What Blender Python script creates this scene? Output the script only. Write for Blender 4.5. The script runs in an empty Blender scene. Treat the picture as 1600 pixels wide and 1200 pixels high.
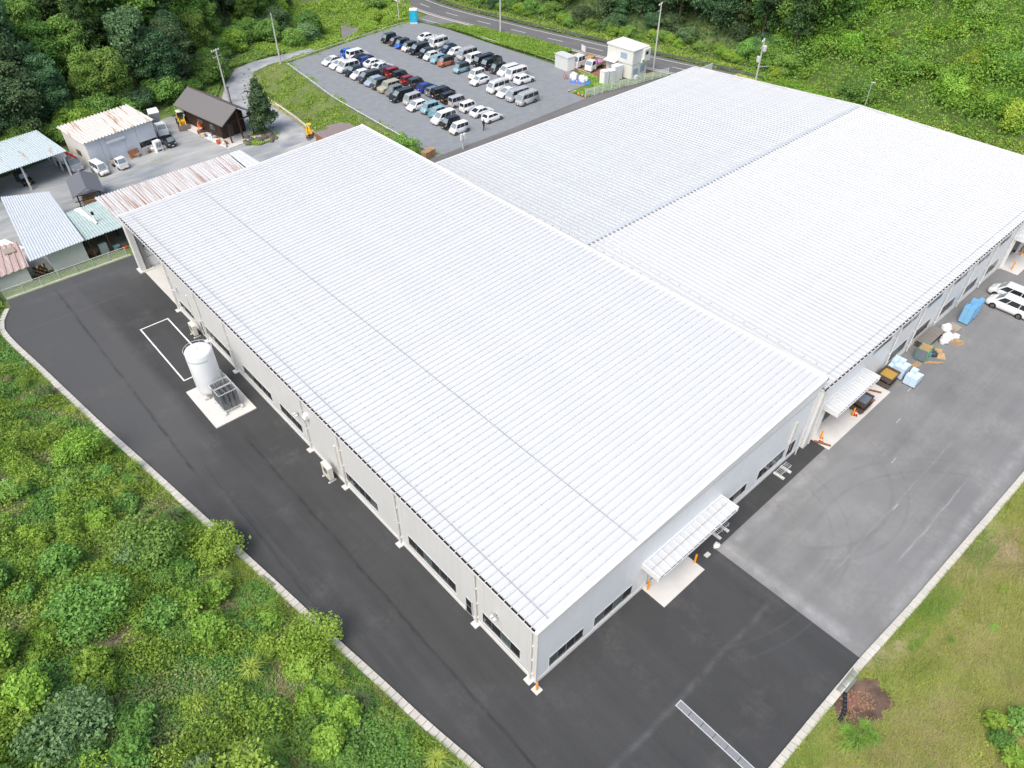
import bpy, bmesh, math, random
import numpy as np
from mathutils import Vector, Matrix
from mathutils.geometry import tessellate_polygon
random.seed(7); rng = np.random.default_rng(11)
SC = bpy.context.scene; COL = SC.collection
# ---------------------------------------------------------------- camera, sky, sun, exposure
CAM_LOC = (-17.582, -16.873, 50.182)
cr, cu, cf = Vector((.742529, -.669812, .00177)), Vector((.446727, .497190, .743799)), Vector((.499086, .551501, -.668401))
cam = bpy.data.cameras.new('camera'); camo = bpy.data.objects.new('camera', cam); COL.objects.link(camo)
cam.sensor_width = 36; cam.lens = 36 * 1143.774 / 1600; cam.clip_start = .5; cam.clip_end = 2000
M = Matrix((cr, cu, -cf)).transposed().to_4x4(); M.translation = CAM_LOC; camo.matrix_world = M
SC.camera = camo
SUN_EL, SUN_AZ = 55, 200        # degrees; azimuth counted from +x towards +y: where the sun stands
w = bpy.data.worlds.new('World'); SC.world = w; w.use_nodes = True
nt = w.node_tree; bg = nt.nodes['Background']; sky = nt.nodes.new('ShaderNodeTexSky')
sky.sky_type = 'NISHITA'; sky.sun_disc = False; sky.sun_elevation = math.radians(SUN_EL)
sky.sun_rotation = math.radians(90 - SUN_AZ); sky.air_density = 1.0; sky.dust_density = 4.0; sky.ozone_density = 1.0
nt.links.new(sky.outputs[0], bg.inputs[0]); bg.inputs[1].default_value = .12
sun = bpy.data.lights.new('sun', 'SUN'); sun.energy = 1.6; sun.angle = math.radians(42); sun.color = (1, .97, .92)
suno = bpy.data.objects.new('sun', sun); COL.objects.link(suno)
d = Vector((math.cos(math.radians(SUN_AZ)) * math.cos(math.radians(SUN_EL)), math.sin(math.radians(SUN_AZ)) * math.cos(math.radians(SUN_EL)), math.sin(math.radians(SUN_EL))))
suno.rotation_euler = d.to_track_quat('Z', 'Y').to_euler()
SC.view_settings.view_transform = 'Standard'; SC.view_settings.look = 'None'
SC.view_settings.exposure = .72; SC.view_settings.gamma = 1; SC.view_settings.use_curve_mapping = False
SC.render.engine = 'CYCLES'
SC.cycles.max_bounces = 6; SC.cycles.diffuse_bounces = 3; SC.cycles.transparent_max_bounces = 4

# ---------------------------------------------------------------- helpers
_n, _c = np.array(cr), np.array(CAM_LOC)
def inview(P, mx=140, my=120):
    D = P - _c; z = D @ np.array(cf); x = 800 + 1143.774 * (D @ np.array(cr)) / z; y = 600 - 1143.774 * (D @ np.array(cu)) / z
    return (z > 1) & (x > -mx) & (x < 1600 + mx) & (y > -my) & (y < 1200 + my)

MATS = {}
def mat(name, col, rough=.6, var=.08, scale=2., metal=0, col2=None, bump=0, stretch=(1, 1, 1), spec=.4, contrast=.5, objvar=0, detail=4, world=False):
    if name in MATS: return MATS[name]
    m = bpy.data.materials.new(name); m.use_nodes = True; nt = m.node_tree; N, L = nt.nodes, nt.links
    b = N['Principled BSDF']; b.inputs['Roughness'].default_value = rough; b.inputs['Metallic'].default_value = metal
    b.inputs['Specular IOR Level'].default_value = spec
    if world: tc = N.new('ShaderNodeNewGeometry'); src = tc.outputs['Position']
    else: tc = N.new('ShaderNodeTexCoord'); src = tc.outputs['Object']
    mp = N.new('ShaderNodeMapping'); mp.inputs['Scale'].default_value = stretch; L.new(src, mp.inputs[0])
    no = N.new('ShaderNodeTexNoise'); no.inputs['Scale'].default_value = scale; no.inputs['Detail'].default_value = detail; no.inputs['Roughness'].default_value = .6
    L.new(mp.outputs[0], no.inputs[0])
    r = N.new('ShaderNodeMapRange'); r.inputs[1].default_value = .5 - contrast / 2; r.inputs[2].default_value = .5 + contrast / 2
    L.new(no.outputs[0], r.inputs[0])
    mx = N.new('ShaderNodeMix'); mx.data_type = 'RGBA'
    a = tuple(c * (1 - var) for c in col) + (1,); c2 = (tuple(c * (1 + var) for c in col) if col2 is None else col2) + (1,)
    if col2 is not None: a = tuple(col) + (1,)
    mx.inputs[6].default_value = a; mx.inputs[7].default_value = c2; L.new(r.outputs[0], mx.inputs[0])
    out = mx.outputs[2]
    if objvar:
        oi = N.new('ShaderNodeObjectInfo'); rr = N.new('ShaderNodeMapRange'); rr.inputs[3].default_value = 1 - objvar; rr.inputs[4].default_value = 1 + objvar
        L.new(oi.outputs['Random'], rr.inputs[0]); hs = N.new('ShaderNodeHueSaturation'); L.new(rr.outputs[0], hs.inputs['Value']); L.new(out, hs.inputs['Color']); out = hs.outputs[0]
    L.new(out, b.inputs['Base Color'])
    if bump:
        bp = N.new('ShaderNodeBump'); bp.inputs['Strength'].default_value = bump; bp.inputs['Distance'].default_value = .05
        n2 = N.new('ShaderNodeTexNoise'); n2.inputs['Scale'].default_value = scale * 6; L.new(mp.outputs[0], n2.inputs[0])
        L.new(n2.outputs[0], bp.inputs['Height']); L.new(bp.outputs[0], b.inputs['Normal'])
    MATS[name] = m; return m

def leafmat(name, c1, c2, objhue=.03, objval=.25, trans=.25, rough=.55):
    m = bpy.data.materials.new(name); m.use_nodes = True; nt = m.node_tree; N, L = nt.nodes, nt.links
    b = N['Principled BSDF']; b.inputs['Roughness'].default_value = rough; b.inputs['Specular IOR Level'].default_value = .25
    g = N.new('ShaderNodeNewGeometry'); mx = N.new('ShaderNodeMix'); mx.data_type = 'RGBA'
    mx.inputs[6].default_value = c1 + (1,); mx.inputs[7].default_value = c2 + (1,)
    no = N.new('ShaderNodeTexNoise'); no.inputs['Scale'].default_value = .35; L.new(g.outputs['Position'], no.inputs[0]); no.inputs['Detail'].default_value = 3
    rr = N.new('ShaderNodeMapRange'); rr.inputs[1].default_value = .36; rr.inputs[2].default_value = .64; L.new(no.outputs[0], rr.inputs[0])
    ad = N.new('ShaderNodeMath'); ad.operation = 'MULTIPLY_ADD'; ad.inputs[1].default_value = .55; L.new(g.outputs['Random Per Island'], ad.inputs[0])
    m2 = N.new('ShaderNodeMath'); m2.operation = 'MULTIPLY'; m2.inputs[1].default_value = .45; L.new(rr.outputs[0], m2.inputs[0]); L.new(m2.outputs[0], ad.inputs[2])
    L.new(ad.outputs[0], mx.inputs[0])
    oi = N.new('ShaderNodeObjectInfo'); hs = N.new('ShaderNodeHueSaturation')
    a = N.new('ShaderNodeMapRange'); a.inputs[3].default_value = .5 - objhue; a.inputs[4].default_value = .5 + objhue; L.new(oi.outputs['Random'], a.inputs[0]); L.new(a.outputs[0], hs.inputs['Hue'])
    ml = N.new('ShaderNodeMath'); ml.operation = 'MULTIPLY'; ml.inputs[1].default_value = 7.31; L.new(oi.outputs['Random'], ml.inputs[0])
    fr = N.new('ShaderNodeMath'); fr.operation = 'FRACT'; L.new(ml.outputs[0], fr.inputs[0])
    v = N.new('ShaderNodeMapRange'); v.inputs[3].default_value = 1 - objval; v.inputs[4].default_value = 1 + objval; L.new(fr.outputs[0], v.inputs[0]); L.new(v.outputs[0], hs.inputs['Value'])
    L.new(mx.outputs[2], hs.inputs['Color']); L.new(hs.outputs[0], b.inputs['Base Color'])
    tr = N.new('ShaderNodeBsdfTranslucent'); L.new(hs.outputs[0], tr.inputs[0]); ms = N.new('ShaderNodeMixShader'); ms.inputs[0].default_value = trans
    L.new(b.outputs[0], ms.inputs[1]); L.new(tr.outputs[0], ms.inputs[2]); L.new(ms.outputs[0], N['Material Output'].inputs[0])
    MATS[name] = m; return m

def tag(o, label=None, cat=None, group=None, kind=None):
    if label: o['label'] = label
    if cat: o['category'] = cat
    if group: o['group'] = group
    if kind: o['kind'] = kind
    return o
def empty(name, loc=(0, 0, 0), rz=0, label=None, cat=None, group=None):
    o = bpy.data.objects.new(name, None); COL.objects.link(o); o.location = loc; o.rotation_euler = (0, 0, rz); o.empty_display_size = .3
    return tag(o, label, cat, group)
def link(name, me, m=None, parent=None, loc=None, rz=None):
    o = bpy.data.objects.new(name, me); COL.objects.link(o)
    if parent: o.parent = parent
    if loc is not None: o.location = loc
    if rz is not None: o.rotation_euler = (0, 0, rz)
    if m is not None:
        if len(me.materials) == 0: me.materials.append(m)
        else: o.material_slots[0].link = 'OBJECT'; o.material_slots[0].material = m
    return o
class MB:
    """collects boxes, bars, tubes; build() links them as one mesh; coordinates are given in the frame of the thing (origin subtracted)"""
    def __init__(s, origin=(0, 0, 0)): s.v = []; s.f = []; s.o = Vector(origin)
    def add(s, vs, fs):
        n = len(s.v); s.v += [tuple(Vector(p) - s.o) for p in vs]; s.f += [tuple(i + n for i in f) for f in fs]; return s
    def box(s, x0, x1, y0, y1, z0, z1):
        return s.add([(x0, y0, z0), (x1, y0, z0), (x1, y1, z0), (x0, y1, z0), (x0, y0, z1), (x1, y0, z1), (x1, y1, z1), (x0, y1, z1)],
                     [(0, 3, 2, 1), (4, 5, 6, 7), (0, 1, 5, 4), (1, 2, 6, 5), (2, 3, 7, 6), (3, 0, 4, 7)])
    def hexa(s, b, t):      # bottom 4 points, top 4 points
        return s.add(list(b) + list(t), [(0, 3, 2, 1), (4, 5, 6, 7), (0, 1, 5, 4), (1, 2, 6, 5), (2, 3, 7, 6), (3, 0, 4, 7)])
    def quad(s, a, b, c, d): return s.add([a, b, c, d], [(0, 1, 2, 3)])
    def tube(s, p, q, r, n=8, r2=None, cap=True):
        p, q = Vector(p), Vector(q); d = (q - p).normalized(); u = d.orthogonal().normalized(); v = d.cross(u); r2 = r if r2 is None else r2
        vs = [p + (u * math.cos(a) + v * math.sin(a)) * r for a in [2 * math.pi * i / n for i in range(n)]] + [q + (u * math.cos(a) + v * math.sin(a)) * r2 for a in [2 * math.pi * i / n for i in range(n)]]
        fs = [(i, (i + 1) % n, n + (i + 1) % n, n + i) for i in range(n)]
        if cap: fs += [tuple(range(n))[::-1], tuple(range(n, 2 * n))]
        return s.add(vs, fs)
    def bar(s, p, q, w, h=None):   # square bar between points, w wide, h high
        h = w if h is None else h; p, q = Vector(p), Vector(q); d = (q - p).normalized(); u = d.cross(Vector((0, 0, 1)))
        u = Vector((1, 0, 0)) if u.length < .01 else u.normalized(); v = u.cross(d)
        c = [(u * a * w / 2 + v * b * h / 2) for a, b in ((-1, -1), (1, -1), (1, 1), (-1, 1))]
        return s.hexa([p + x for x in c], [q + x for x in c])
    def prism(s, pts, d):          # polygon extruded by vector d
        d = Vector(d); n = len(pts); P = [Vector(p) for p in pts]; tri = tessellate_polygon([P])
        fs = [tuple(t)[::-1] for t in tri] + [tuple(i + n for i in t) for t in tri] + [(i, (i + 1) % n, n + (i + 1) % n, n + i) for i in range(n)]
        return s.add(P + [p + d for p in P], fs)
    def lathe(s, c, prof, n=24):   # prof: list of (r, z)
        c = Vector(c); vs = []; fs = []
        for r, z in prof: vs += [c + Vector((r * math.cos(2 * math.pi * i / n), r * math.sin(2 * math.pi * i / n), z)) for i in range(n)]
        for k in range(len(prof) - 1): fs += [(k * n + i, k * n + (i + 1) % n, (k + 1) * n + (i + 1) % n, (k + 1) * n + i) for i in range(n)]
        fs += [tuple(range(n))[::-1], tuple((len(prof) - 1) * n + i for i in range(n))]
        return s.add(vs, fs)
    def mesh(s, name, smooth=False):
        me = bpy.data.meshes.new(name); me.from_pydata(s.v, [], s.f)
        if smooth: me.polygons.foreach_set('use_smooth', [True] * len(me.polygons))
        me.update(); return me
    def build(s, name, m, parent=None, smooth=False, **k):
        o = link(name, s.mesh(name, smooth), m, parent)
        if k: tag(o, **k)
        return o
def sheet(name, pts, z, m, kind='structure', parent=None, origin=(0, 0, 0)):
    P = [Vector((p[0], p[1], z)) - Vector(origin) for p in pts]; tri = tessellate_polygon([P]); me = bpy.data.meshes.new(name)
    fs = []
    for t in tri:
        a, b, c = [P[i] for i in t]
        fs.append(tuple(t) if (b - a).cross(c - a).z > 0 else tuple(t)[::-1])
    me.from_pydata([tuple(p) for p in P], [], fs); me.update()
    o = link(name, me, m, parent)
    if kind: o['kind'] = kind
    return o
def npmesh(name, V, F):           # V (n,3) float, F (m,k) int
    me = bpy.data.meshes.new(name); k = F.shape[1]; me.vertices.add(len(V)); me.loops.add(F.size); me.polygons.add(len(F))
    me.vertices.foreach_set('co', np.asarray(V, np.float32).ravel()); me.loops.foreach_set('vertex_index', F.astype(np.int32).ravel())
    me.polygons.foreach_set('loop_start', np.arange(0, F.size, k, dtype=np.int32)); me.update(calc_edges=True); return me
_lat = {}
def vnoise(x, y, scale, seed=0):
    if seed not in _lat: _lat[seed] = np.random.default_rng(seed + 100).random((256, 256))
    g = _lat[seed]; u, v = np.asarray(x) / scale, np.asarray(y) / scale; i, j = np.floor(u).astype(int), np.floor(v).astype(int); fu, fv = u - i, v - j
    fu, fv = fu * fu * (3 - 2 * fu), fv * fv * (3 - 2 * fv); i &= 255; j &= 255; i1, j1 = (i + 1) & 255, (j + 1) & 255
    return (g[i, j] * (1 - fu) + g[i1, j] * fu) * (1 - fv) + (g[i, j1] * (1 - fu) + g[i1, j1] * fu) * fv
def fbm(x, y, s, seed=0): return .55 * vnoise(x, y, s, seed) + .3 * vnoise(x, y, s / 2.1, seed + 1) + .15 * vnoise(x, y, s / 4.3, seed + 2)
def sdist(X, Y, poly):            # distance to polygon, negative inside
    X, Y = np.asarray(X, float), np.asarray(Y, float); d = np.full(X.shape, 1e9); ins = np.zeros(X.shape, bool); n = len(poly)
    for i in range(n):
        (x1, y1), (x2, y2) = poly[i], poly[(i + 1) % n]; ex, ey = x2 - x1, y2 - y1; t = np.clip(((X - x1) * ex + (Y - y1) * ey) / (ex * ex + ey * ey + 1e-12), 0, 1)
        d = np.minimum(d, np.hypot(X - x1 - t * ex, Y - y1 - t * ey))
        if y1 != y2: c = ((y1 > Y) != (y2 > Y)) & (X < (x2 - x1) * (Y - y1) / (y2 - y1) + x1); ins ^= c
    return np.where(ins, -d, d)

# ---------------------------------------------------------------- materials
WHITE = mat('white_coated_steel', (.575, .59, .60), .38, .018, .35, objvar=.015, contrast=.3, detail=7)
WHITE_C = mat('white_steel_hall', (.53, .543, .55), .42, .02, .4, objvar=.02, contrast=.3, detail=7)
WHITE_B = mat('weathered_white_steel', (.50, .52, .53), .45, .03, .4, objvar=.02, col2=(.46, .48, .49))
TRIM = mat('white_trim', (.72, .72, .71), .4, .02)
WALL = mat('cream_wall_panel', (.65, .655, .64), .45, .015, .6, objvar=.012)
WALLF = mat('skylit_wall_panel', (.78, .81, .835), .4, .015, .6, objvar=.012)  # wall cladding with bluish skylight and extra brightness put into the colour
PLINTH = mat('plinth_concrete', (.66, .66, .64), .8, .06, 1.2)
GLASS = mat('dark_window_glass', (.015, .022, .024), .06, .3, .7, spec=.8, objvar=.3)
GLASS2 = mat('window_glass_with_blind', (.09, .12, .12), .1, .4, 1.5, spec=.8, objvar=.3)
FRAME = mat('window_frame', (.55, .57, .58), .4)
MULL = mat('mullion_grey', (.20, .21, .22), .4)
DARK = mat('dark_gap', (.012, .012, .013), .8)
PIPE = mat('pipe_cream', (.70, .69, .64), .4, .03)
CONC = mat('pale_concrete', (.60, .59, .56), .85, .07, .8, bump=.1)
KERB = mat('kerb_concrete', (.56, .54, .48), .85, .1, 1.5, bump=.2, objvar=.07)
ORANGE = mat('orange_plastic', (.9, .33, .01), .5)
RED = mat('red_paint', (.55, .03, .02), .45)
STEEL = mat('galvanised_steel', (.42, .44, .45), .4, .1, 3, metal=.5)
LSTEEL = mat('pale_steel', (.62, .64, .65), .45, .05, 3, metal=.2)
RUST = mat('rusty_steel', (.18, .075, .035), .8, .3, 3, col2=(.32, .15, .06))
BROWNS = mat('brown_steel', (.10, .075, .062), .6, .2, 2)
WOOD = mat('bare_wood', (.45, .30, .16), .75, .2, 5)
DWOOD = mat('dark_wood', (.05, .028, .018), .7, .3, 3)
BLACK = mat('black_plastic', (.015, .015, .016), .5)
TYRE = mat('tyre_rubber', (.02, .02, .021), .8)
RIM = mat('wheel_rim', (.35, .36, .37), .3, metal=.7)
CGLASS = mat('car_glass', (.02, .028, .03), .05, .1, spec=.9)
CWIND = mat('windscreen_glass', (.22, .27, .28), .08, .2, 1, spec=.9)
LAMP = mat('headlamp_lens', (.7, .72, .74), .15)
TAIL = mat('tail_lamp_red', (.45, .01, .01), .25)
YPLATE = mat('yellow_plate', (.85, .55, .02), .5)
WPLATE = mat('white_plate', (.75, .77, .75), .5)
BLUEB = mat('blue_plastic', (.22, .48, .74), .45, .08, 2)
WRAP = mat('clear_blue_wrap', (.42, .60, .80), .25, .25, 2, col2=(.78, .86, .93))
CARD = mat('cardboard', (.50, .34, .18), .85, .1, 2)
PAINT = mat('road_paint_white', (.74, .74, .72), .7, .08, 3)
OLDPAINT = mat('worn_road_paint', (.36, .36, .35), .8, .15, 3)
YELLOW = mat('machine_yellow', (.65, .40, .02), .45)
MORANGE = mat('machine_orange', (.75, .14, .01), .4)
MINT = mat('mint_sheet', (.40, .50, .48), .5, .08, .8, stretch=(.3, 2, 1))
PALEB = mat('pale_blue_sheet', (.52, .565, .60), .45, .04, .7)
def rustmat(name, base, rustc, axis, lo=.5, hi=.62, sx=6., sl=.25):
    m = bpy.data.materials.new(name); m.use_nodes = True; N, L = m.node_tree.nodes, m.node_tree.links; b = N['Principled BSDF']; b.inputs['Roughness'].default_value = .6
    g = N.new('ShaderNodeNewGeometry'); mp = N.new('ShaderNodeMapping'); mp.inputs['Scale'].default_value = (sl, sx, .2) if axis == 'x' else (sx, sl, .2)
    L.new(g.outputs['Position'], mp.inputs[0]); no = N.new('ShaderNodeTexNoise'); no.inputs['Scale'].default_value = 1; no.inputs['Detail'].default_value = 5; L.new(mp.outputs[0], no.inputs[0])
    r = N.new('ShaderNodeMapRange'); r.inputs[1].default_value = lo; r.inputs[2].default_value = hi; L.new(no.outputs[0], r.inputs[0])
    mx = N.new('ShaderNodeMix'); mx.data_type = 'RGBA'; mx.inputs[6].default_value = base + (1,); mx.inputs[7].default_value = rustc + (1,); L.new(r.outputs[0], mx.inputs[0]); L.new(mx.outputs[2], b.inputs[0])
    MATS[name] = m; return m
RUSTROOF = rustmat('rusty_white_sheet', (.62, .60, .56), (.33, .15, .08), 'y', .56, .68, 3.5, .10)
RUSTSTRIPE = rustmat('rusty_striped_sheet', (.55, .55, .55), (.33, .20, .15), 'y', .51, .62, 6.5, .10)
BLUERUST = rustmat('pale_blue_rusty_sheet', (.46, .54, .57), (.42, .30, .20), 'y', .60, .70, 1.6, .25)
PINK = rustmat('faded_pink_sheet', (.42, .31, .28), (.52, .44, .41), 'y', .45, .65, 3, .2)
SHINGLE = mat('grey_brown_roof_shingle', (.16, .155, .155), .85, .12, 9, objvar=.02)
DSHINGLE = mat('dark_grey_shingle', (.14, .15, .17), .8, .08, 8)

def asphalt(name, c, streak_dir, patches, marks=(), lines=(), dust=(.2, .19, .17), speck=.12, dustlo=.56):
    """c base colour; soft long streaks; marks: tyre arcs (cx, cy, radius, width, strength)"""
    m = bpy.data.materials.new(name); m.use_nodes = True; N, L = m.node_tree.nodes, m.node_tree.links; b = N['Principled BSDF']; b.inputs['Roughness'].default_value = .95; b.inputs['Specular IOR Level'].default_value = .12
    g = N.new('ShaderNodeNewGeometry'); pos = g.outputs['Position']
    def noise(scale, st, det=4, rot=0):
        mp = N.new('ShaderNodeMapping'); mp.inputs['Scale'].default_value = st; mp.inputs['Rotation'].default_value = (0, 0, rot); L.new(pos, mp.inputs[0])
        no = N.new('ShaderNodeTexNoise'); no.inputs['Scale'].default_value = scale; no.inputs['Detail'].default_value = det; no.inputs['Roughness'].default_value = .65; L.new(mp.outputs[0], no.inputs[0]); return no.outputs[0]
    def rng_(s, a, b_, c_=0, d_=1):
        r = N.new('ShaderNodeMapRange'); r.inputs[1].default_value = a; r.inputs[2].default_value = b_; r.inputs[3].default_value = c_; r.inputs[4].default_value = d_; L.new(s, r.inputs[0]); return r.outputs[0]
    def mul(a, b_):
        x = N.new('ShaderNodeMath'); x.operation = 'MULTIPLY'; L.new(a, x.inputs[0])
        if isinstance(b_, (int, float)): x.inputs[1].default_value = b_
        else: L.new(b_, x.inputs[1])
        return x.outputs[0]
    def mixc(f, a, b_):
        x = N.new('ShaderNodeMix'); x.data_type = 'RGBA'; L.new(f, x.inputs[0])
        for k, v in ((6, a), (7, b_)):
            if isinstance(v, tuple): x.inputs[k].default_value = v + (1,)
            else: L.new(v, x.inputs[k])
        return x.outputs[2]
    lane = noise(1, (.7, .03, 1) if streak_dir == 'y' else (.03, .7, 1), 6)
    big = noise(.09, (1, 1, 1), 5)
    col = mixc(rng_(lane, .32, .68), tuple(x * .9 for x in c), tuple(x * 1.12 for x in c))
    col = mixc(rng_(big, .4, .7, 0, .6), col, tuple(x * 1.35 for x in c))
    if patches:      # paler far and outer area with soft ragged edges
        sx = N.new('ShaderNodeSeparateXYZ'); L.new(pos, sx.inputs[0]); ya = N.new('ShaderNodeMath'); ya.operation = 'MULTIPLY_ADD'; ya.inputs[1].default_value = 9; L.new(noise(.25, (1, 1, 1), 5), ya.inputs[0]); L.new(sx.outputs[1], ya.inputs[2])
        xa = N.new('ShaderNodeMath'); xa.operation = 'MULTIPLY_ADD'; xa.inputs[1].default_value = 1.5; L.new(noise(.3, (1, .2, 1), 4), xa.inputs[0]); L.new(sx.outputs[0], xa.inputs[2])
        pf = mul(rng_(ya.outputs[0], 34, 44), rng_(xa.outputs[0], -5.4, -6.6)); pf2 = rng_(ya.outputs[0], 66, 76); mxm = N.new('ShaderNodeMath'); mxm.operation = 'MAXIMUM'; L.new(pf, mxm.inputs[0]); L.new(mul(pf2, .8), mxm.inputs[1])
        col = mixc(mul(mxm.outputs[0], .75), col, tuple(x * 1.75 for x in c))
        st_ = mul(rng_(noise(.8, (1, .06, 1), 4), .5, .62), rng_(xa.outputs[0], -4.6, -6.0)); col = mixc(mul(mul(st_, rng_(ya.outputs[0], 40, 30)), .4), col, tuple(x * 1.6 for x in c))
    dn = mul(rng_(noise(.22, (1, 1, 1), 7), dustlo, .78), rng_(noise(2.5, (1, 1, 1), 5), .3, .75))
    col = mixc(mul(dn, .7), col, dust)
    for (cx, cy, rad, wd, st, a0, a1) in marks:
        v = N.new('ShaderNodeVectorMath'); v.operation = 'SUBTRACT'; L.new(pos, v.inputs[0]); v.inputs[1].default_value = (cx, cy, 0)
        ln = N.new('ShaderNodeVectorMath'); ln.operation = 'LENGTH'; L.new(v.outputs[0], ln.inputs[0])
        s = N.new('ShaderNodeMath'); s.operation = 'SUBTRACT'; L.new(ln.outputs['Value'], s.inputs[0]); s.inputs[1].default_value = rad
        ab = N.new('ShaderNodeMath'); ab.operation = 'ABSOLUTE'; L.new(s.outputs[0], ab.inputs[0])
        sp = N.new('ShaderNodeSeparateXYZ'); L.new(v.outputs[0], sp.inputs[0]); at = N.new('ShaderNodeMath'); at.operation = 'ARCTAN2'; L.new(sp.outputs[1], at.inputs[0]); L.new(sp.outputs[0], at.inputs[1])
        e = mul(rng_(at.outputs[0], a0, a0 + .35), rng_(at.outputs[0], a1, a1 - .35))
        f = mul(mul(mul(rng_(ab.outputs[0], wd, wd * .25), e), rng_(noise(.8, (1, 1, 1)), .3, .6)), abs(st) * .32)
        col = mixc(f, col, tuple(x * (.42 if st > 0 else 2.6) for x in c))
    if lines:
        sl = N.new('ShaderNodeSeparateXYZ'); L.new(pos, sl.inputs[0]); wob = noise(.35, (1, 1, 1), 3)
        for (ax, p0, wd, a0, a1, st) in lines:   # straight joints and dust lines: axis they run along, offset, half width, from, to, strength
            run, crs = (sl.outputs[0], sl.outputs[1]) if ax == 'x' else (sl.outputs[1], sl.outputs[0])
            w1 = N.new('ShaderNodeMath'); w1.operation = 'MULTIPLY_ADD'; w1.inputs[1].default_value = .5; L.new(wob, w1.inputs[0]); L.new(crs, w1.inputs[2])
            s = N.new('ShaderNodeMath'); s.operation = 'SUBTRACT'; L.new(w1.outputs[0], s.inputs[0]); s.inputs[1].default_value = p0 + .25
            ab = N.new('ShaderNodeMath'); ab.operation = 'ABSOLUTE'; L.new(s.outputs[0], ab.inputs[0])
            f = mul(mul(mul(rng_(ab.outputs[0], wd, 0), mul(rng_(run, a0, a0 + 1.5), rng_(run, a1, a1 - 1.5))), rng_(noise(.7, (1, 1, 1), 6), .3, .62)), abs(st))
            col = mixc(f, col, tuple(x * .45 for x in c) if st > 0 else tuple(min(.5, x * 2.1) for x in c))
    sp = rng_(noise(14, (1, 1, 1), 3), .35, .65, 1 - speck, 1 + speck)
    hs = N.new('ShaderNodeHueSaturation'); L.new(sp, hs.inputs['Value']); L.new(col, hs.inputs['Color']); L.new(hs.outputs[0], b.inputs['Base Color'])
    bp = N.new('ShaderNodeBump'); bp.inputs['Strength'].default_value = .3; bp.inputs['Distance'].default_value = .02; L.new(noise(30, (1, 1, 1), 3), bp.inputs['Height']); L.new(bp.outputs[0], b.inputs['Normal'])
    MATS[name] = m; return m
NEWASPH = asphalt('new_asphalt', (.056, .0575, .0585), 'y', 1, marks=[(20, 6, 15.5, .16, -.5, -2.2, -1.2), (20, 6.6, 17.2, .16, -.4, -2.2, -1.2)], lines=[('y', -9.4, .22, 34, 74, .6), ('y', -3.9, .2, -14, 36, .7), ('x', -7.5, .35, -3, 19, -.7), ('x', 67.2, .25, -15, -2.5, -.5), ('x', 72.6, 1.0, -14, 0, -.5), ('y', -5.6, .8, -4, 30, -.22), ('y', 18.2, .9, -9, -1.5, -.35), ('x', -2.2, .5, 17, 35, -.25), ('y', -8.4, .15, 5, 36, .4)], dust=(.15, .145, .137), dustlo=.54)
OLDASPH = asphalt('worn_asphalt', (.19, .192, .192), 'x', 0, marks=[(30, -20, 14.5, .22, .55, .2, 1.9), (30, -20, 16, .22, .5, .2, 1.9), (31, -1, 8.6, .25, .6, -2.6, -.5), (31, -1, 9.9, .22, .55, -2.6, -.5),
    (46, 8, 15.5, .8, .4, -2.6, -.8), (46, 9, 19.5, .5, .35, -2.5, -.9), (23, -1, 7.6, .2, .45, -1.9, .1), (23, -1, 9, .2, .45, -1.9, .1)], lines=[('x', -9.3, .10, 23, 46, -.25), ('x', -8.1, .1, 44, 75, -.15), ('y', 19.5, .9, -14, -1, -.6), ('x', -2.3, .8, 18, 36, -.5), ('x', -14.2, .7, 22, 60, -.45), ('x', -12.3, .12, 28, 42, -.5), ('x', -6, .8, 36, 56, .25)], dust=(.36, .355, .33), dustlo=.47, speck=.08)
LANEASPH = asphalt('lane_asphalt', (.15, .148, .145), 'x', 0, dust=(.25, .24, .22))
ROADASPH = asphalt('road_asphalt', (.14, .142, .145), 'y', 0, dust=(.2, .2, .2), speck=.06)
LOTGRAV = mat('blue_grey_gravel', (.20, .217, .232), .9, .1, .8, col2=(.26, .277, .29), world=True, detail=12, contrast=.5, bump=.5)
YARDGRAV = mat('pale_gravel', (.19, .215, .235), .9, .1, .22, col2=(.46, .46, .44), world=True, detail=10, contrast=.42, stretch=(.5, 1.4, 1), bump=.5)
TRACKGRAV = mat('track_gravel', (.22, .245, .28), .9, .1, .3, col2=(.46, .46, .445), world=True, detail=8, contrast=.36, bump=.5)
UNDER = mat('undergrowth', (.075, .14, .03), .95, .1, .6, col2=(.17, .21, .07), world=True, detail=8, contrast=.4, bump=.6)
SOIL = mat('soil', (.19, .16, .085), .95, .1, .5, col2=(.34, .30, .19), world=True, detail=8, contrast=.4, bump=.6)
DRYSOIL = mat('dry_grassy_soil', (.26, .24, .10), .95, .1, .35, col2=(.42, .36, .22), world=True, detail=8, contrast=.4, bump=.6)
FOREST_FLOOR = mat('forest_floor', (.03, .045, .015), .95, .1, .4, col2=(.06, .06, .03), world=True)
REDSOIL = mat('reddish_soil', (.20, .10, .06), .95, .15, .6, col2=(.28, .17, .11), world=True)
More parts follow.
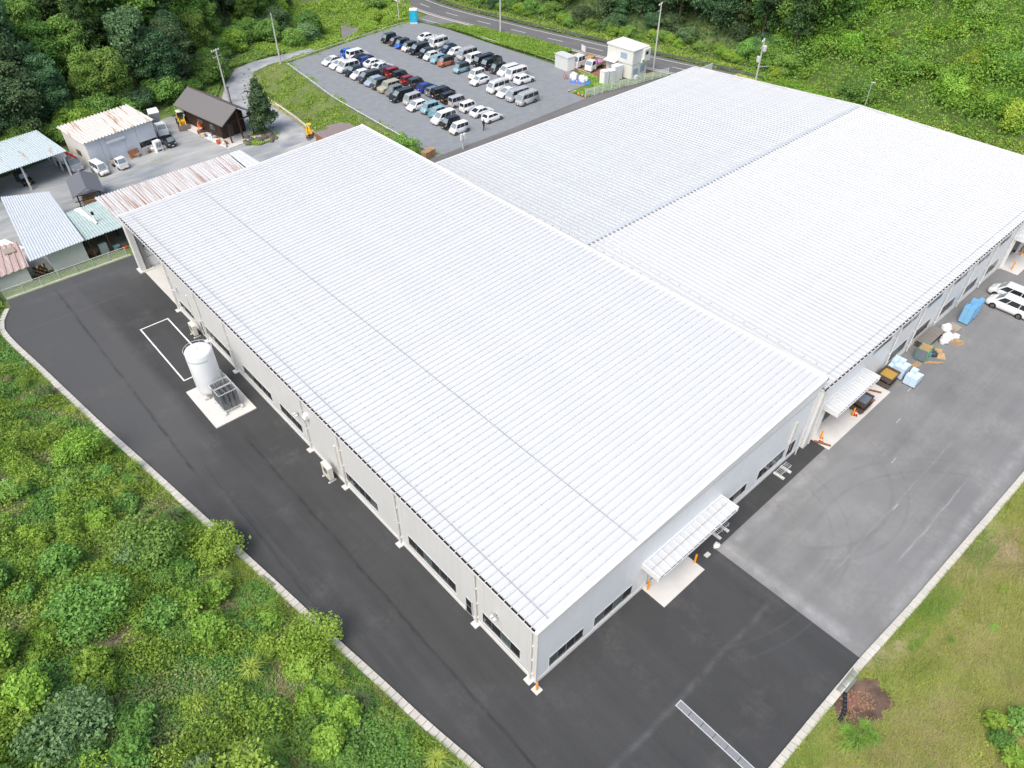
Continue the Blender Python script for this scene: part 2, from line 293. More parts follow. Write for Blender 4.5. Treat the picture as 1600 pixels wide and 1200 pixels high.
# ---------------------------------------------------------------- ground
LK = [(-14.4, 73.2), (-16.1, 70), (-16.0, 66.5), (-15.1, 60.1), (-14.3, 53.9), (-13.3, 46.0), (-12.0, 37.4), (-10.8, 28.8), (-10.0, 23.2), (-9.2, 17.5), (-8.5, 11.7), (-7.9, 7.8), (-7.2, 2.5), (-6.4, -1.8), (-4.6, -14.2)]
RK = [(-4.6, -14.2), (7.5, -14.2), (18.6, -14.35), (25.6, -14.7), (34.7, -14.95), (43.8, -15.2), (60, -15.6), (90, -16.4), (125, -17.2)]
LOT = [(46.6, 72.0), (47.6, 103), (50.3, 125.6), (68, 129), (86.3, 132.0), (88.4, 122), (90.0, 90), (89.8, 84), (87.5, 77.8), (83.5, 77.6), (81.7, 76.4), (81.8, 73.2), (64, 72.2)]
ROADC = [(97.5, 152), (95.6, 142), (95.9, 131), (97.8, 119), (100.2, 104), (101.9, 97), (103.3, 89), (105.0, 79), (107.2, 70), (108.8, 60), (109.3, 45), (109.3, -45)]
LOW = [(-6, 200), (96, 200), (96.5, 150), (92.5, 142), (91.2, 133), (86.3, 133.0), (50, 126.6), (46.6, 103), (45.6, 75.8), (44, 72.8), (36, 72.8), (34.5, 75.7), (-15.4, 75.7), (-60, 75.7), (-60, 200)]
NWHILL = [(-70, 104), (-20, 112), (0, 118.5), (20, 124), (34, 127), (44, 142), (60, 152), (72, 168), (82, 200), (86, 320), (-70, 320)]
NEHILL = [(101, 152), (102, 140), (103.5, 128), (106.5, 114), (108.5, 104), (111.5, 92), (114.5, 80), (116, 66), (115.8, 30), (113.5, 14), (112.5, -60), (320, -60), (320, 320), (96, 320), (98, 200)]
def hgt(X, Y):
    X, Y = np.asarray(X, float), np.asarray(Y, float)
    z = np.full(X.shape, -.08)
    d = sdist(X, Y, LOW); fall = np.where((Y < 76.6) & (X < 34), 1.0, 6.2)
    z = np.where(d < 0, -.08 - 1.98 * np.clip(-d / fall, 0, 1), z)
    vd = np.clip(1 - np.hypot(X - 74, (Y - 146) * .6) / 22, 0, 1); z = z - 3.0 * vd * (d < -6)
    d = sdist(X, Y, NWHILL); z = z + np.where(d < 0, np.minimum(-d * .5, 55) + 1.5 * (fbm(X, Y, 14, 3) - .5) * np.clip(-d / 6, 0, 1), 0)
    d = sdist(X, Y, NEHILL); z = z + np.where(d < 0, np.minimum(-d * .52, 60) + 2.5 * (fbm(X, Y, 18, 5) - .5) * np.clip(-d / 6, 0, 1), 0)
    return z
gx = np.arange(-70, 321, 1.25); gy = np.arange(-60, 321, 1.25); GX, GY = np.meshgrid(gx, gy); GZ = hgt(GX, GY)
V = np.stack([GX.ravel(), GY.ravel(), GZ.ravel()], 1); nx = len(gx); i = np.arange(len(gy) - 1)[:, None] * nx + np.arange(nx - 1)[None, :]; i = i.ravel()
me = npmesh('ground', V, np.stack([i, i + 1, i + nx + 1, i + nx], 1)); me.polygons.foreach_set('use_smooth', [True] * len(me.polygons)); g = link('ground', me, UNDER); g['kind'] = 'structure'
far = sheet('far_ground', [(-1500, -1500), (1500, -1500), (1500, 1500), (-1500, 1500)], -6, FOREST_FLOOR)

def off(poly, d):                # offset an open polyline to its side
    out = []
    for k, (x, y) in enumerate(poly):
        a = Vector(poly[max(k - 1, 0)]); b = Vector(poly[min(k + 1, len(poly) - 1)]); t = (b - a).normalized(); out.append((x + t.y * -d, y + t.x * d))
    return out
asph = sheet('new_asphalt_yard', [(-14.3, 75.0)] + LK[:-1] + [(-4.6, -14.2), (7.5, -14.2), (18.75, -14.35), (18.75, -1.72), (35.7, -1.72), (35.7, 2.2), (33.6, 2.2), (33.6, .3), (.2, .3), (.2, 71), (5, 71), (5, 75.0)], 0, NEWASPH)
sheet('worn_asphalt_yard', [(18.75, -14.35)] + RK[3:] + [(125, .6), (35.7, .6), (35.7, -1.72), (18.75, -1.72)], 0, OLDASPH)
sheet('back_lane', [(34.2, 56), (101.5, 56), (101.5, 70.6), (82, 73.4), (64, 72.4), (46.6, 72.2), (44, 72.6), (34.2, 72.6)], -.004, LANEASPH)
sheet('gravel_car_park', LOT, .004, LOTGRAV)
sheet('old_yard', [(-40, 76.6), (37, 76.6), (39, 97), (40.2, 105), (39.8, 113), (36, 118), (34, 121.5), (27, 121), (8, 118), (-6, 114.5), (-40, 108)], -2.04, YARDGRAV)
tr = [(39.5, 95), (40.2, 105), (40.3, 112.5), (40.4, 118.8), (42.0, 124), (45.2, 129), (49, 130.8), (54, 131.6), (62, 131.2), (62, 136.6), (54, 137.2), (48, 137.1), (43.5, 135.2), (38.7, 129), (33.4, 120.5), (33, 116), (34.5, 108), (34, 100), (32, 95)]
sheet('gravel_track', tr, -2.02, TRACKGRAV)
sheet('track_verge', [(38.6, 96), (39.6, 105), (39.8, 112.5), (39.8, 119), (41.4, 124.5), (44.6, 130), (46, 129.5), (42.8, 124), (41.4, 118), (41.4, 112.5), (41.0, 105), (40.4, 96)], -2.0, DRYSOIL)
# main road with edge lines and dashes
def ribbon(name, c, a, b, z, m, kind='structure', parent=None):
    A, B = off(c, a), off(c, b); me = bpy.data.meshes.new(name); n = len(c)
    me.from_pydata([(x, y, z) for x, y in A] + [(x, y, z) for x, y in B], [], [(k, n + k, n + k + 1, k + 1) for k in range(n - 1)]); me.update()
    o = link(name, me, m, parent)
    if kind: o['kind'] = kind
    return o
def resample(c, step):
    out = [c[0]]; acc = 0
    P = [Vector(p) for p in c]; tot = sum((P[i + 1] - P[i]).length for i in range(len(P) - 1)); n = int(tot / step)
    for k in range(1, n + 1):
        t = k * step; i = 0
        while i < len(P) - 2 and t > (P[i + 1] - P[i]).length: t -= (P[i + 1] - P[i]).length; i += 1
        d = (P[i + 1] - P[i]); out.append(tuple(P[i] + d * min(1, t / d.length)))
    return out
def smooth_line(c, k=3):
    for _ in range(k):
        o = [c[0]]
        for a, b in zip(c[:-1], c[1:]): o += [(a[0] * .75 + b[0] * .25, a[1] * .75 + b[1] * .25), (a[0] * .25 + b[0] * .75, a[1] * .25 + b[1] * .75)]
        c = o + [c[-1]]
    return c
RC = smooth_line(ROADC)
road = ribbon('main_road', RC, -4.2, 4.2, .004, ROADASPH)
for a in (-3.0, 2.85): ribbon('edge_line', RC, a, a + .16, .010, PAINT, None, road)
ribbon('edge_line', RC, -3.9, -3.45, .011, KERB, None, road)
rs = resample(RC, .5)
for k in range(0, len(rs) - 12, 20):
    if rs[k][1] < 55: break
    ribbon('lane_marking', rs[k:k + 9], -.07, .09, .010, PAINT, None, road)
sheet('road_junction', [(86.4, 132.6), (88.2, 126.4), (92.6, 124.5), (94.6, 125.5), (92.6, 137), (91.6, 133.2)], -.002, OLDASPH)
sheet('site_office_yard', [(90.3, 88.6), (90.9, 77.9), (97, 73.6), (101.5, 73.0), (100.5, 86), (97, 92)], .002, REDSOIL)
va = sheet('valley_path', [(72.6, 137.6), (76, 137.2), (78, 141.5), (84, 150), (90, 160), (86, 162), (79, 152), (73.6, 143)], -4.0, OLDASPH)
# painted bay beside the tank
bay = sheet('painted_bay', [(-4.95, 59.05), (-4.95, 47.4), (-4.8, 47.4), (-4.8, 58.9), (-1.85, 58.9), (-1.85, 47.55), (-4.8, 47.55), (-4.8, 47.4), (-1.7, 47.4), (-1.7, 59.05)], .004, PAINT)
for x, y0 in ((33.5, -9.5), (38.5, -6.8), (43.8, -4.6), (49, -3.2)):
    MB().box(x, x + .9, y0, y0 + .10, .003, .006).build('worn_marking', OLDPAINT, kind='structure')

# kerbs, one block after another
def kerb(line, width, label, name='kerb', rise=.14, step=.6, outside=1):
    r = resample(line, step); root = empty(name, (r[0][0], r[0][1], 0), 0, label, 'kerb')
    m = MB().hexa([(.012, 0, -.06), (step - .012, 0, -.06), (step - .012, width, -.06), (.012, width, -.06)], [(.02, .02, rise), (step - .02, .02, rise), (step - .02, width, rise + .06), (.02, width, rise + .06)]).mesh('kerb_block')
    for a, b in zip(r[:-1], r[1:]):
        c = (Vector(a) + Vector(b)) / 2
        if not inview(np.array([[c.x, c.y, 0]]), 60, 60)[0]: continue
        d = Vector(b) - Vector(a); ang = math.atan2(d.y, d.x)
        s = a if outside > 0 else b; ang2 = ang if outside > 0 else ang + math.pi
        o = link('kerb_block', m, KERB, root, (s[0] - r[0][0], s[1] - r[0][1], random.uniform(-.008, .008)), ang2 + random.uniform(-.01, .01))
    return root
kerb(smooth_line(LK, 1)[::-1], .62, 'long pale concrete kerb curving between dark asphalt and the shrub covered slope', outside=1)
kerb(RK, .56, 'pale concrete block kerb between grey asphalt and the grassy bank', outside=-1)
kerb([(39.0, 95), (40.2, 105), (40.6, 112.6), (41.0, 117.8)], .25, 'thin concrete kerb at the foot of the car park bank', step=1.2, outside=-1).location.z = -1.95
# retaining kerb and fence at the yard's end
fx0, fx1, fy = -14.3, -.2, 75.0
fen = empty('guard_fence', (fx0, fy, 0), 0, 'low galvanised rail fence between the dark asphalt yard and the old sheds', 'fence')
o3 = (fx0, fy, 0)
MB(o3).box(fx0, fx1 + .4, fy, fy + .35, -.3, .16).build('footing', mat('mossy_concrete', (.50, .53, .36), .9, .15, 1.5), fen)
post = MB().box(-.04, .04, -.04, .04, .15, 1.35).mesh('post'); n = 8
for k in range(n): link('post', post, LSTEEL, fen, (k * (fx1 - fx0) / (n - 1), .15, 0))
for z, r_ in ((1.33, .035), (1.12, .015), (.96, .015), (.8, .015), (.64, .015), (.48, .015), (.34, .015)):
    MB(o3).tube((fx0, fy + .15, z), (fx1, fy + .15, z), r_, 6).build('rail', LSTEEL, fen)

# ---------------------------------------------------------------- factory walls
def wallmap(plane):
    if plane == 'A_side': return lambda u, d, z: (-d, u, z)
    if plane == 'A_front': return lambda u, d, z: (u, -d, z)
    if plane == 'B_front': return lambda u, d, z: (u, .1 - d, z)
def cladding(root, plane, u0, u1, topf, openings, pw, m, origin=(0, 0, 0), z0=.35):
    W = wallmap(plane); n = round((u1 - u0) / pw); pw = (u1 - u0) / n; g = .006
    def cells(a, b):
        br = sorted({a, b} | {v for o in openings for v in o[:2] if a < v < b}); out = []
        for l, r in zip(br[:-1], br[1:]):
            mid = (l + r) / 2; zs = sorted([(o[2], o[3]) for o in openings if o[0] < mid < o[1]]); z = z0
            for zl, zh in zs:
                if zl > z + .01: out.append((l, r, z, zl, zl))
                z = max(z, zh)
            out.append((l, r, z, None, None))
        return out
    for k in range(n):
        a, b = u0 + k * pw, u0 + (k + 1) * pw; mb = MB(origin)
        for l, r, zl, zh, _ in cells(a, b):
            l2, r2 = (l + g if l == a else l), (r - g if r == b else r)
            t0, t1 = (topf(l), topf(r)) if zh is None else (zh, zh)
            q = [W(l2, 0, zl), W(r2, 0, zl), W(r2, 0, t1), W(l2, 0, t0)]; q2 = [W(l2, -.05, zl), W(r2, -.05, zl), W(r2, -.05, t1), W(l2, -.05, t0)]
            mb.add(q + q2, [(0, 1, 2, 3), (0, 4, 5, 1), (1, 5, 6, 2), (2, 6, 7, 3), (3, 7, 4, 0)])
        mb.build('wall_panel', m, root)
    back = MB(origin)
    for l, r, zl, zh, _ in cells(u0, u1):
        t0, t1 = (topf(l), topf(r)) if zh is None else (zh, zh)
        back.quad(W(l, -.06, zl), W(r, -.06, zl), W(r, -.06, t1), W(l, -.06, t0))
    back.build('wall_core', m, root)
def window(root, plane, u0, u1, z0, z1, n, origin=(0, 0, 0), blind_share=.3):  # last argument: share of panes given the paler glass with a blind
    W = wallmap(plane); t = .045; f = MB(origin)
    def bx(a, b, c, d, e0=-.12, e1=.018): f.hexa([W(a, e0, c), W(b, e0, c), W(b, e1, c), W(a, e1, c)], [W(a, e0, d), W(b, e0, d), W(b, e1, d), W(a, e1, d)])
    bx(u0 - t, u1 + t, z1, z1 + t); bx(u0 - t, u1 + t, z0 - t, z0, -.12, .05); bx(u0 - t, u0, z0, z1); bx(u1, u1 + t, z0, z1)
    mul = MB(origin)
    for k in range(1, n):
        u = u0 + (u1 - u0) * k / n; e = .028 if k % 2 == 0 else .015; mul.hexa([W(u - e, -.06, z0), W(u + e, -.06, z0), W(u + e, .004, z0), W(u - e, .004, z0)], [W(u - e, -.06, z1), W(u + e, -.06, z1), W(u + e, .004, z1), W(u - e, .004, z1)])
    fr = f.build('window_frame', TRIM, root)
    if n > 1: mul.build('mullion', MULL, fr)
    for k in range(n):
        a, b = u0 + (u1 - u0) * k / n, u0 + (u1 - u0) * (k + 1) / n; dd = -.008 - .014 * (k % 2)
        MB(origin).quad(W(a, dd, z0), W(b, dd, z0), W(b, dd, z1), W(a, dd, z1)).build('pane', GLASS2 if random.random() < blind_share else GLASS, fr)
def downpipe(root, plane, u, top, origin=(0, 0, 0), foot=True, m=None, dist=.16):
    W = wallmap(plane); mb = MB(origin); m = m or PIPE
    mb.tube(W(u, dist, .12), W(u, dist, top), .07, 8)
    for z in np.arange(.9, top, 1.9): mb.hexa([W(u - .12, 0, z), W(u + .12, 0, z), W(u + .12, dist - .03, z), W(u - .12, dist - .03, z)], [W(u - .12, 0, z + .02), W(u + .12, 0, z + .02), W(u + .12, dist - .03, z + .02), W(u - .12, dist - .03, z + .02)])
    o = mb.build('downpipe', m, root)
    if foot:
        f = MB(origin).hexa([W(u - .3, -.1, -.02), W(u + .3, -.1, -.02), W(u + .3, .5, -.02), W(u - .3, .5, -.02)], [W(u - .3, -.1, .10), W(u + .3, -.1, .10), W(u + .3, .5, .10), W(u - .3, .5, .10)]); f.build('pipe_base', CONC, root)
def plinth(root, plane, u0, u1, openings, origin=(0, 0, 0), h=.35):
    W = wallmap(plane); br = [u0]; segs = []; a = u0
    for o in sorted(openings):
        if o[2] < h: segs.append((a, o[0])); a = o[1]
    segs.append((a, u1)); mb = MB(origin)
    for l, r in segs:
        mb.hexa([W(l, -.3, -.05), W(r, -.3, -.05), W(r, .06, -.05), W(l, .06, -.05)], [W(l, -.3, h - .003), W(r, -.3, h - .003), W(r, .03, h - .003), W(l, .03, h - .003)])
    mb.build('plinth', PLINTH, root)

# ===== hall A : single slope roof
LA, WA, HE, HR = 33.8, 71.2, 7.0, 8.62
roofA = lambda x: HE + .2 + (HR - HE - .1) * (x + .1) / (LA + .1)
A = empty('factory_hall', (0, 0, 0), 0, 'large white factory hall with a single slope ribbed roof beside the dark asphalt', 'factory')
winL = [(1.65, 5.68, .95, 2.25, 4), (8.8, 14.85, .95, 2.22, 6), (19.2, 24.0, .95, 2.15, 5), (31.5, 35.62, .98, 2.15, 4), (37.3, 43.2, .98, 2.15, 6), (46.1, 51.8, .98, 2.1, 6), (52.6, 53.3, .1, 2.0, 1), (55.0, 58.6, 1.0, 1.9, 3)]
opL = [(a, b, c, d) for a, b, c, d, _ in winL] + [(6.82, 7.70, .05, 2.1), (60.2, 70.6, 0, 6.2)]
cladding(A, 'A_side', 0, WA, lambda u: HE, opL, .9, WALL); plinth(A, 'A_side', 0, WA, opL)
for w_ in winL: window(A, 'A_side', *w_, blind_share=.15)
opF = [(1.25, 4.68, .65, 1.98), (5.85, 10.0, .65, 1.95), (11.9, 16.6, 0, 3.3), (22.2, 24.9, .95, 2.1), (26.6, 30.7, .85, 2.2), (31.35, 32.45, .4, 2.2)]
cladding(A, 'A_front', 0, LA, lambda u: roofA(u) - .12, opF, .9, WALLF); plinth(A, 'A_front', 0, LA, opF)
for (a, b, c, d), n in zip([opF[i] for i in (0, 1, 3, 4, 5)], (4, 4, 3, 5, 1)): window(A, 'A_front', a, b, c, d, n)
for y in (.45, 6.3, 16.0, 24.2, 30.2, 45.2, 52.0, 59.6): downpipe(A, 'A_side', y, HE - .05, foot=True)
MB().box(-.05, .02, -.05, .02, .3, HE + .1).build('corner_trim', TRIM, A)
MB().box(LA - .02, LA + .1, -.05, .3, .3, HR + .05).build('corner_trim', TRIM, A)
# side door
d_ = MB(); d_.box(-.03, .05, 6.86, 7.66, .05, 2.06); dr = d_.build('door', FRAME, A); MB().box(-.05, -.031, 6.96, 7.56, 1.15, 1.95).build('door_glass', GLASS, dr); MB().box(-.05, -.031, 6.96, 7.56, .2, 1.05).build('door_glass', GLASS, dr)
MB().box(-.09, -.03, 6.92, 6.96, 1.0, 1.12).build('handle', STEEL, dr)
# other walls
MB().box(.3, LA, WA - .25, WA, -2.1, 7.0).add([(.3, WA - .001, 7.0), (LA, WA - .001, 7.0), (LA, WA - .001, roofA(LA) - .15)], [(0, 1, 2)]).build('rear_wall', WALL, A)
MB().hexa([(LA - .25, .3, 0), (LA, .3, 0), (LA, WA, 0), (LA - .25, WA, 0)], [(LA - .25, .3, HR), (LA, .3, HR), (LA, WA, HR), (LA - .25, WA, HR)]).build('inner_wall', WHITE_B, A)
# open bay at the far end of the side wall
MB().box(.06, 9, 60.1, 70.9, -.05, .06).build('bay_floor', CONC, A)
MB().box(9, 9.2, 60, 70.95, 0, 7.0).build('bay_back_wall', WALLF, A); MB().box(.07, 9, 59.9, 60.1, .06, 7.0).build('bay_side_wall', WALLF, A)
for z in (0.1, 1.55, 3.1, 4.6): MB().box(.9, 9, 70.75, 70.90, z, z + 1.35).build('bay_wall_board', WALLF, A)
MB().box(.9, 9, 70.92, 70.94, 0, 6.6).build('bay_wall_core', DARK, A)
MB().box(-.25, .35, 70.25, 71.2, .1, HE).build('corner_column', TRIM, A); MB().box(.36, .95, 70.4, 71.1, .1, HE).build('bay_column', mat('grey_column', (.25, .25, .24), .7), A)
MB().box(-.5, 1.3, 70.0, 71.4, -.02, .14).build('column_footing', CONC, A)
MB().box(-.02, .06, 60.2, 70.3, 6.2, HE - .01).build('bay_lintel', WALL, A)
# roof panels
npan = 110; pitch = (WA + .3) / npan
def roofpanel(pit, prof_base, prof_top, h, P0, along, length_z):
    """panel: flat pan then a folded rib; P0->P1 along the slope"""
    pass
def panel_mesh(name, pit, x0, x1, z0, z1, h=.085, axis='x', rb=.13, rt=.06):
    pr = [(0, 0), (pit - rb, 0), (pit - (rb + rt) / 2, h), (pit - (rb - rt) / 2, h), (pit, 0)]; th = .05
    pts = []
    for x, z in ((x0, z0), (x1, z1)):
        for (y, dz) in pr: pts.append((x, y, z + dz) if axis == 'x' else (y, x, z + dz))
    for x, z in ((x0, z0), (x1, z1)):
        for (y, dz) in pr: pts.append((x, y, z + dz - th) if axis == 'x' else (y, x, z + dz - th))
    fs = [(k, 5 + k, 6 + k, k + 1) for k in range(4)] + [(k, k + 1, 11 + k, 10 + k) for k in range(4)]
    if axis != 'x': fs = [f[::-1] for f in fs]
    me = bpy.data.meshes.new(name); me.from_pydata(pts, [], fs); me.update(); return me
zA0, zA1 = roofA(-.1), roofA(LA + .1)
pm = panel_mesh('roof_panel', pitch, -.10, LA + .12, zA0, zA1, .125, 'x', .075, .03)
for k in range(npan): link('roof_panel', pm, WHITE, A, (0, -.15 + k * pitch, random.uniform(-.002, .002)))
MB().box(0, LA, 0, WA, HE - .3, HE - .25).build('ceiling_deck', DARK, A)
g = MB(); g.box(-.32, -.29, -.15, WA + .15, HE - .02, HE + .16); g.box(-.32, .0, -.15, WA + .15, HE - .05, HE - .02); g.box(-.08, -.05, -.15, WA + .15, HE - .05, HE + .14); g.build('gutter', TRIM, A)
MB().box(-.285, -.085, -.1, WA + .1, HE - .015, HE + .02).build('gutter_shade_strip', DARK, A)  # near-black strip painting the shade inside the white gutter
br = MB().box(-.30, -.06, -.02, .02, HE + .10, HE + .17).mesh('gutter_bracket')
for k in range(npan): link('gutter_bracket', br, TRIM, A, (0, -.15 + (k + .9) * pitch, 0))
def verge(y, lab): 
    MB().hexa([(-.3, y - .14, zA0 - .25), (LA + .2, y - .14, zA1 - .25), (LA + .2, y + .14, zA1 - .25), (-.3, y + .14, zA0 - .25)], [(-.3, y - .14, zA0 + .11), (LA + .2, y - .14, zA1 + .11), (LA + .2, y + .14, zA1 + .11), (-.3, y + .14, zA0 + .11)]).build('verge_trim', TRIM, A)
verge(-.12, 0); verge(WA + .16, 0)
MB().box(LA + .02, LA + .28, -.26, WA + .3, zA1 - .2, zA1 + .16).build('ridge_trim', TRIM, A)
zr = lambda x: roofA(x)
for x in (.95, 9.6): MB().tube((x, .1, zr(x) + .13), (x, WA - .3, zr(x) + .13), .022, 6).build('snow_guard', STEEL, A)
cl = MB(); clip = mat('clip_grey', (.42, .46, .49), .5)
for x in (1.25, 3.1, 5.0, 6.9, 27.4, 29.3, 31.2, 33.0):
    for k in range(npan):
        y = -.15 + (k + .9) * pitch; cl.box(x - .07, x + .07, y + .0, y + .05, zr(x) + .12, zr(x) + .145)
cl.build('roof_clips', clip, A, kind='stuff')
# canopy over the loading door
cz0, cz1, cx0, cx1 = 3.75, 3.62, 10.9, 20.7
def canopy(root, x0, x1, zb, zf, dep, y0, n, origin, ribw=.12, m=WHITE):
    pit = (x1 - x0) / n; pm_ = panel_mesh('canopy_panel', pit, y0 - dep, y0, zf, zb, .10, 'y', ribw, .06)
    for k in range(n): link('canopy_panel', pm_, m, root, (x0 + k * pit - origin[0], -origin[1], -origin[2]))
    MB(origin).box(x0 - .12, x0, y0 - dep - .1, y0, zf - .28, zb + .10).build('canopy_trim', TRIM, root); MB(origin).box(x1, x1 + .12, y0 - dep - .1, y0, zf - .28, zb + .10).build('canopy_trim', TRIM, root)
    MB(origin).box(x0, x1, y0 - dep - .10, y0 - dep - .06, zf - .24, zf - .04).box(x0, x1, y0 - dep - .06, y0 - dep + .12, zf - .22, zf - .20).build('canopy_gutter', TRIM, root)
    MB(origin).box(x0, x1, y0 - dep - .06, y0 - .02, zf - .30, zf - .24).build('canopy_soffit', TRIM, root)
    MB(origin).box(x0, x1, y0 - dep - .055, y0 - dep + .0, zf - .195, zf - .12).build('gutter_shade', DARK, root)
    b_ = MB().box(-.03, .03, y0 - dep - .08 - origin[1], y0 - dep + .02 - origin[1], zf - .06 - origin[2], zf + .0 - origin[2]).mesh('gutter_bracket')
    for k in range(n): link('gutter_bracket', b_, TRIM, root, (x0 + (k + .9) * pit - origin[0], 0, 0))
    MB(origin).box(x0, x1, y0 - .08, y0 - .005, zb - .02, zb + .22).build('canopy_flashing', WALLF, root)
canopy(A, 10.95, 20.6, 3.72, 3.55, 1.55, 0, 14, (0, 0, 0))
MB().tube((11, -.75, 3.76), (20.5, -.75, 3.76), .02, 6).build('snow_guard', STEEL, A)
MB().box(11.9, 16.6, .02, .06, .05, 3.3).build('shutter', mat('shutter_white', (.66, .69, .72), .5, .03), A)
MB().box(11.75, 11.9, -.05, .02, .05, 3.35).build('door_post', FRAME, A)
MB().box(11.4, 16.45, -2.28, -.03, -.03, .05).build('door_apron', CONC, A)
MB().tube((32.75, -.3, .1), (32.75, -.3, 3.9), .05, 6).build('conduit', PIPE, A)
MB().box(31.0, 31.25, -.12, 0, 2.5, 5.2).build('conduit', mat('cream_duct', (.66, .64, .56), .5), A)

# ===== hall B : ridge along x
B0 = (33.8, 0, 0)
HB, HRB, YR, YB, XB = 7.45, 8.42, 29.1, 56.9, 92.5
B = empty('factory_hall', B0, 0, 'long white factory hall with a ridged roof adjoining the single slope hall', 'factory')
xend = lambda y: 95.6 - .085 * y
npb = 91; pb = .66
bpm = {}
for k in range(npb + 5):
    x = 34.1 + k * pb
    for side in (0, 1):
        # length is cut where the far gable slants
        ymax = min(YB + .2, (95.6 - (x + pb)) / .085)
        if side == 0:
            y1 = min(YR - .02, ymax)
            if y1 < -.4: continue
            a, b_ = -.26, y1; za, zb_ = HB, HB + (HRB - HB) * (y1 + .26) / (YR + .26)
        else:
            if ymax < YR + .3: continue
            a, b_ = YR + .02, ymax; za, zb_ = HRB, HRB - (HRB - HB) * (ymax - YR) / (YB + .2 - YR)
        key = (side, round(b_, 2))
        if key not in bpm: bpm[key] = panel_mesh('roof_panel', pb, a, b_, za, zb_, .12, 'y', .30, .13)
        link('roof_panel', bpm[key], WHITE_B if side else WHITE_C, B, (x - B0[0], 0, random.uniform(-.002, .002)))
MB(B0).hexa([(34, YR - .28, HRB - .03), (xend(YR), YR - .28, HRB - .03), (xend(YR), YR + .28, HRB - .03), (34, YR + .28, HRB - .03)], [(34, YR - .22, HRB + .13), (xend(YR), YR - .22, HRB + .13), (xend(YR), YR + .22, HRB + .13), (34, YR + .22, HRB + .13)]).build('ridge_cap', mat('ridge_grey', (.50, .54, .57), .5), B)
MB(B0).box(34, xend(YR) - .3, YR - .46, YR - .30, HRB - .06, HRB + .04).build('ridge_shade_strip', mat('ridge_shade', (.2, .22, .24), .6), B)  # solid dark strip; shade along the ridge cap put in as colour
pts = [(xend(-.5), -.5, HB), (xend(YR), YR, HRB), (xend(YB), YB + .2, HB)]
e = MB(B0)
for p, q in zip(pts[:-1], pts[1:]): e.bar((p[0], p[1], p[2] + .02), (q[0], q[1], q[2] + .02), .2, .3)
e.build('gable_trim', TRIM, B)
MB(B0).box(34, xend(YB) - .1, YB + .2, YB + .45, HB - .2, HB + .08).build('rear_gutter', TRIM, B)
gm = MB(B0).box(34, 95.6, -.49, -.46, HB - .18, HB + .02).box(34, 95.6, -.49, -.22, HB - .21, HB - .18).box(34, 95.6, -.27, -.24, HB - .21, HB - .02); gm.build('gutter', TRIM, B)
MB(B0).box(34.02, 95.5, -.455, -.275, HB - .175, HB - .14).build('gutter_shade_strip', DARK, B)  # dark strip colours in the shade within the eaves gutter
brb = MB().box(-.03, .03, -.48, -.22, HB - .04, HB + .03).mesh('gutter_bracket')
for k in range(npb): link('gutter_bracket', brb, TRIM, B, (34.1 - B0[0] + (k + .88) * pb, 0, 0))
MB(B0).box(34, 95.5, -.24, .1, HB - .30, HB - .25).build('soffit', WALLF, B)
zb = lambda y: HB + (HRB - HB) * (y + .26) / (YR + .26) if y < YR else HRB - (HRB - HB) * (y - YR) / (YB - YR)
MB(B0).tube((34.3, .55, zb(.55) + .13), (95, .55, zb(.55) + .13), .022, 6).build('snow_guard', STEEL, B)
cl = MB(B0)
for y in (1.5, 3.3, 5.1, 7.0, 8.9, 14.5, 16, 46, 48, 50, 52, 54, 55.6):
    for k in range(npb):
        x = 34.1 + (k + .77) * pb
        if x < xend(y) - .3 and not (14 < y < 17 and k % 3): cl.box(x - .02, x + .05, y - .09, y + .09, zb(y) + .118, zb(y) + .14)
for x0 in (1.2, 2.6, 4.0, 5.4):
    for y in np.arange(2, 56, 1.3):
        cl.box(33.8 + x0, 33.9 + x0, y - .07, y + .07, zb(y) + .0, zb(y) + .1)
cl.build('roof_clips', clip, B, kind='stuff')
winB = []; 
feet = [49.5, 54.9, 61.1, 67.1, 73.0, 79.0]
for a in feet[:-1]:
    winB.append((a + .7, a + 4.4, .95, 2.35, 4)); winB.append((a + .9, a + 4.4, 5.15, 6.4, 4))
winB.append((43.6 + .9, 43.6 + 4.6, 5.25, 6.5, 4))
opB = [(w_[0], w_[1], w_[2], w_[3]) for w_ in winB] + [(36.9, 42.6, 0, 3.6), (80.6, 84.8, 0, 3.6)]
cladding(B, 'B_front', 33.95, 95.4, lambda u: HB - .35, opB, 1.0, WALLF, B0); plinth(B, 'B_front', 33.95, 95.4, opB, B0, .35)
for w_ in winB: window(B, 'B_front', *w_, origin=B0, blind_share=.35)
for x in feet: downpipe(B, 'B_front', x, HB - .2, B0, foot=False, dist=.18)
downpipe(B, 'B_front', 35.15, HB - .2, B0, foot=False); downpipe(B, 'B_front', 85.6, HB - .2, B0, foot=False)
MB(B0).box(33.95, 95.5, YB - .1, YB, -.08, HB - .3).build('rear_wall', WALL, B)
MB(B0).hexa([(95.3, .2, -.1), (95.5, .2, -.1), (90.9, YB, -.1), (90.7, YB, -.1)], [(95.3, .2, HB), (95.5, .2, HB), (90.9, YB, HB), (90.7, YB, HB)]).build('gable_wall', WALLF, B)
MB(B0).hexa([(95.3, .2, HB), (95.4, .2, HB), (90.9, YB, HB), (90.8, YB, HB)], [(93.1, YR - .2, HRB - .1), (93.15, YR - .2, HRB - .1), (93.1, YR + .2, HRB - .1), (93.05, YR + .2, HRB - .1)]).build('gable_top', WALLF, B)
canopy(B, 36.2, 43.6, 4.05, 3.85, 1.55, .08, 17, B0, .14)
canopy(B, 80.2, 86.6, 4.3, 4.1, 1.8, .08, 14, B0, .14)
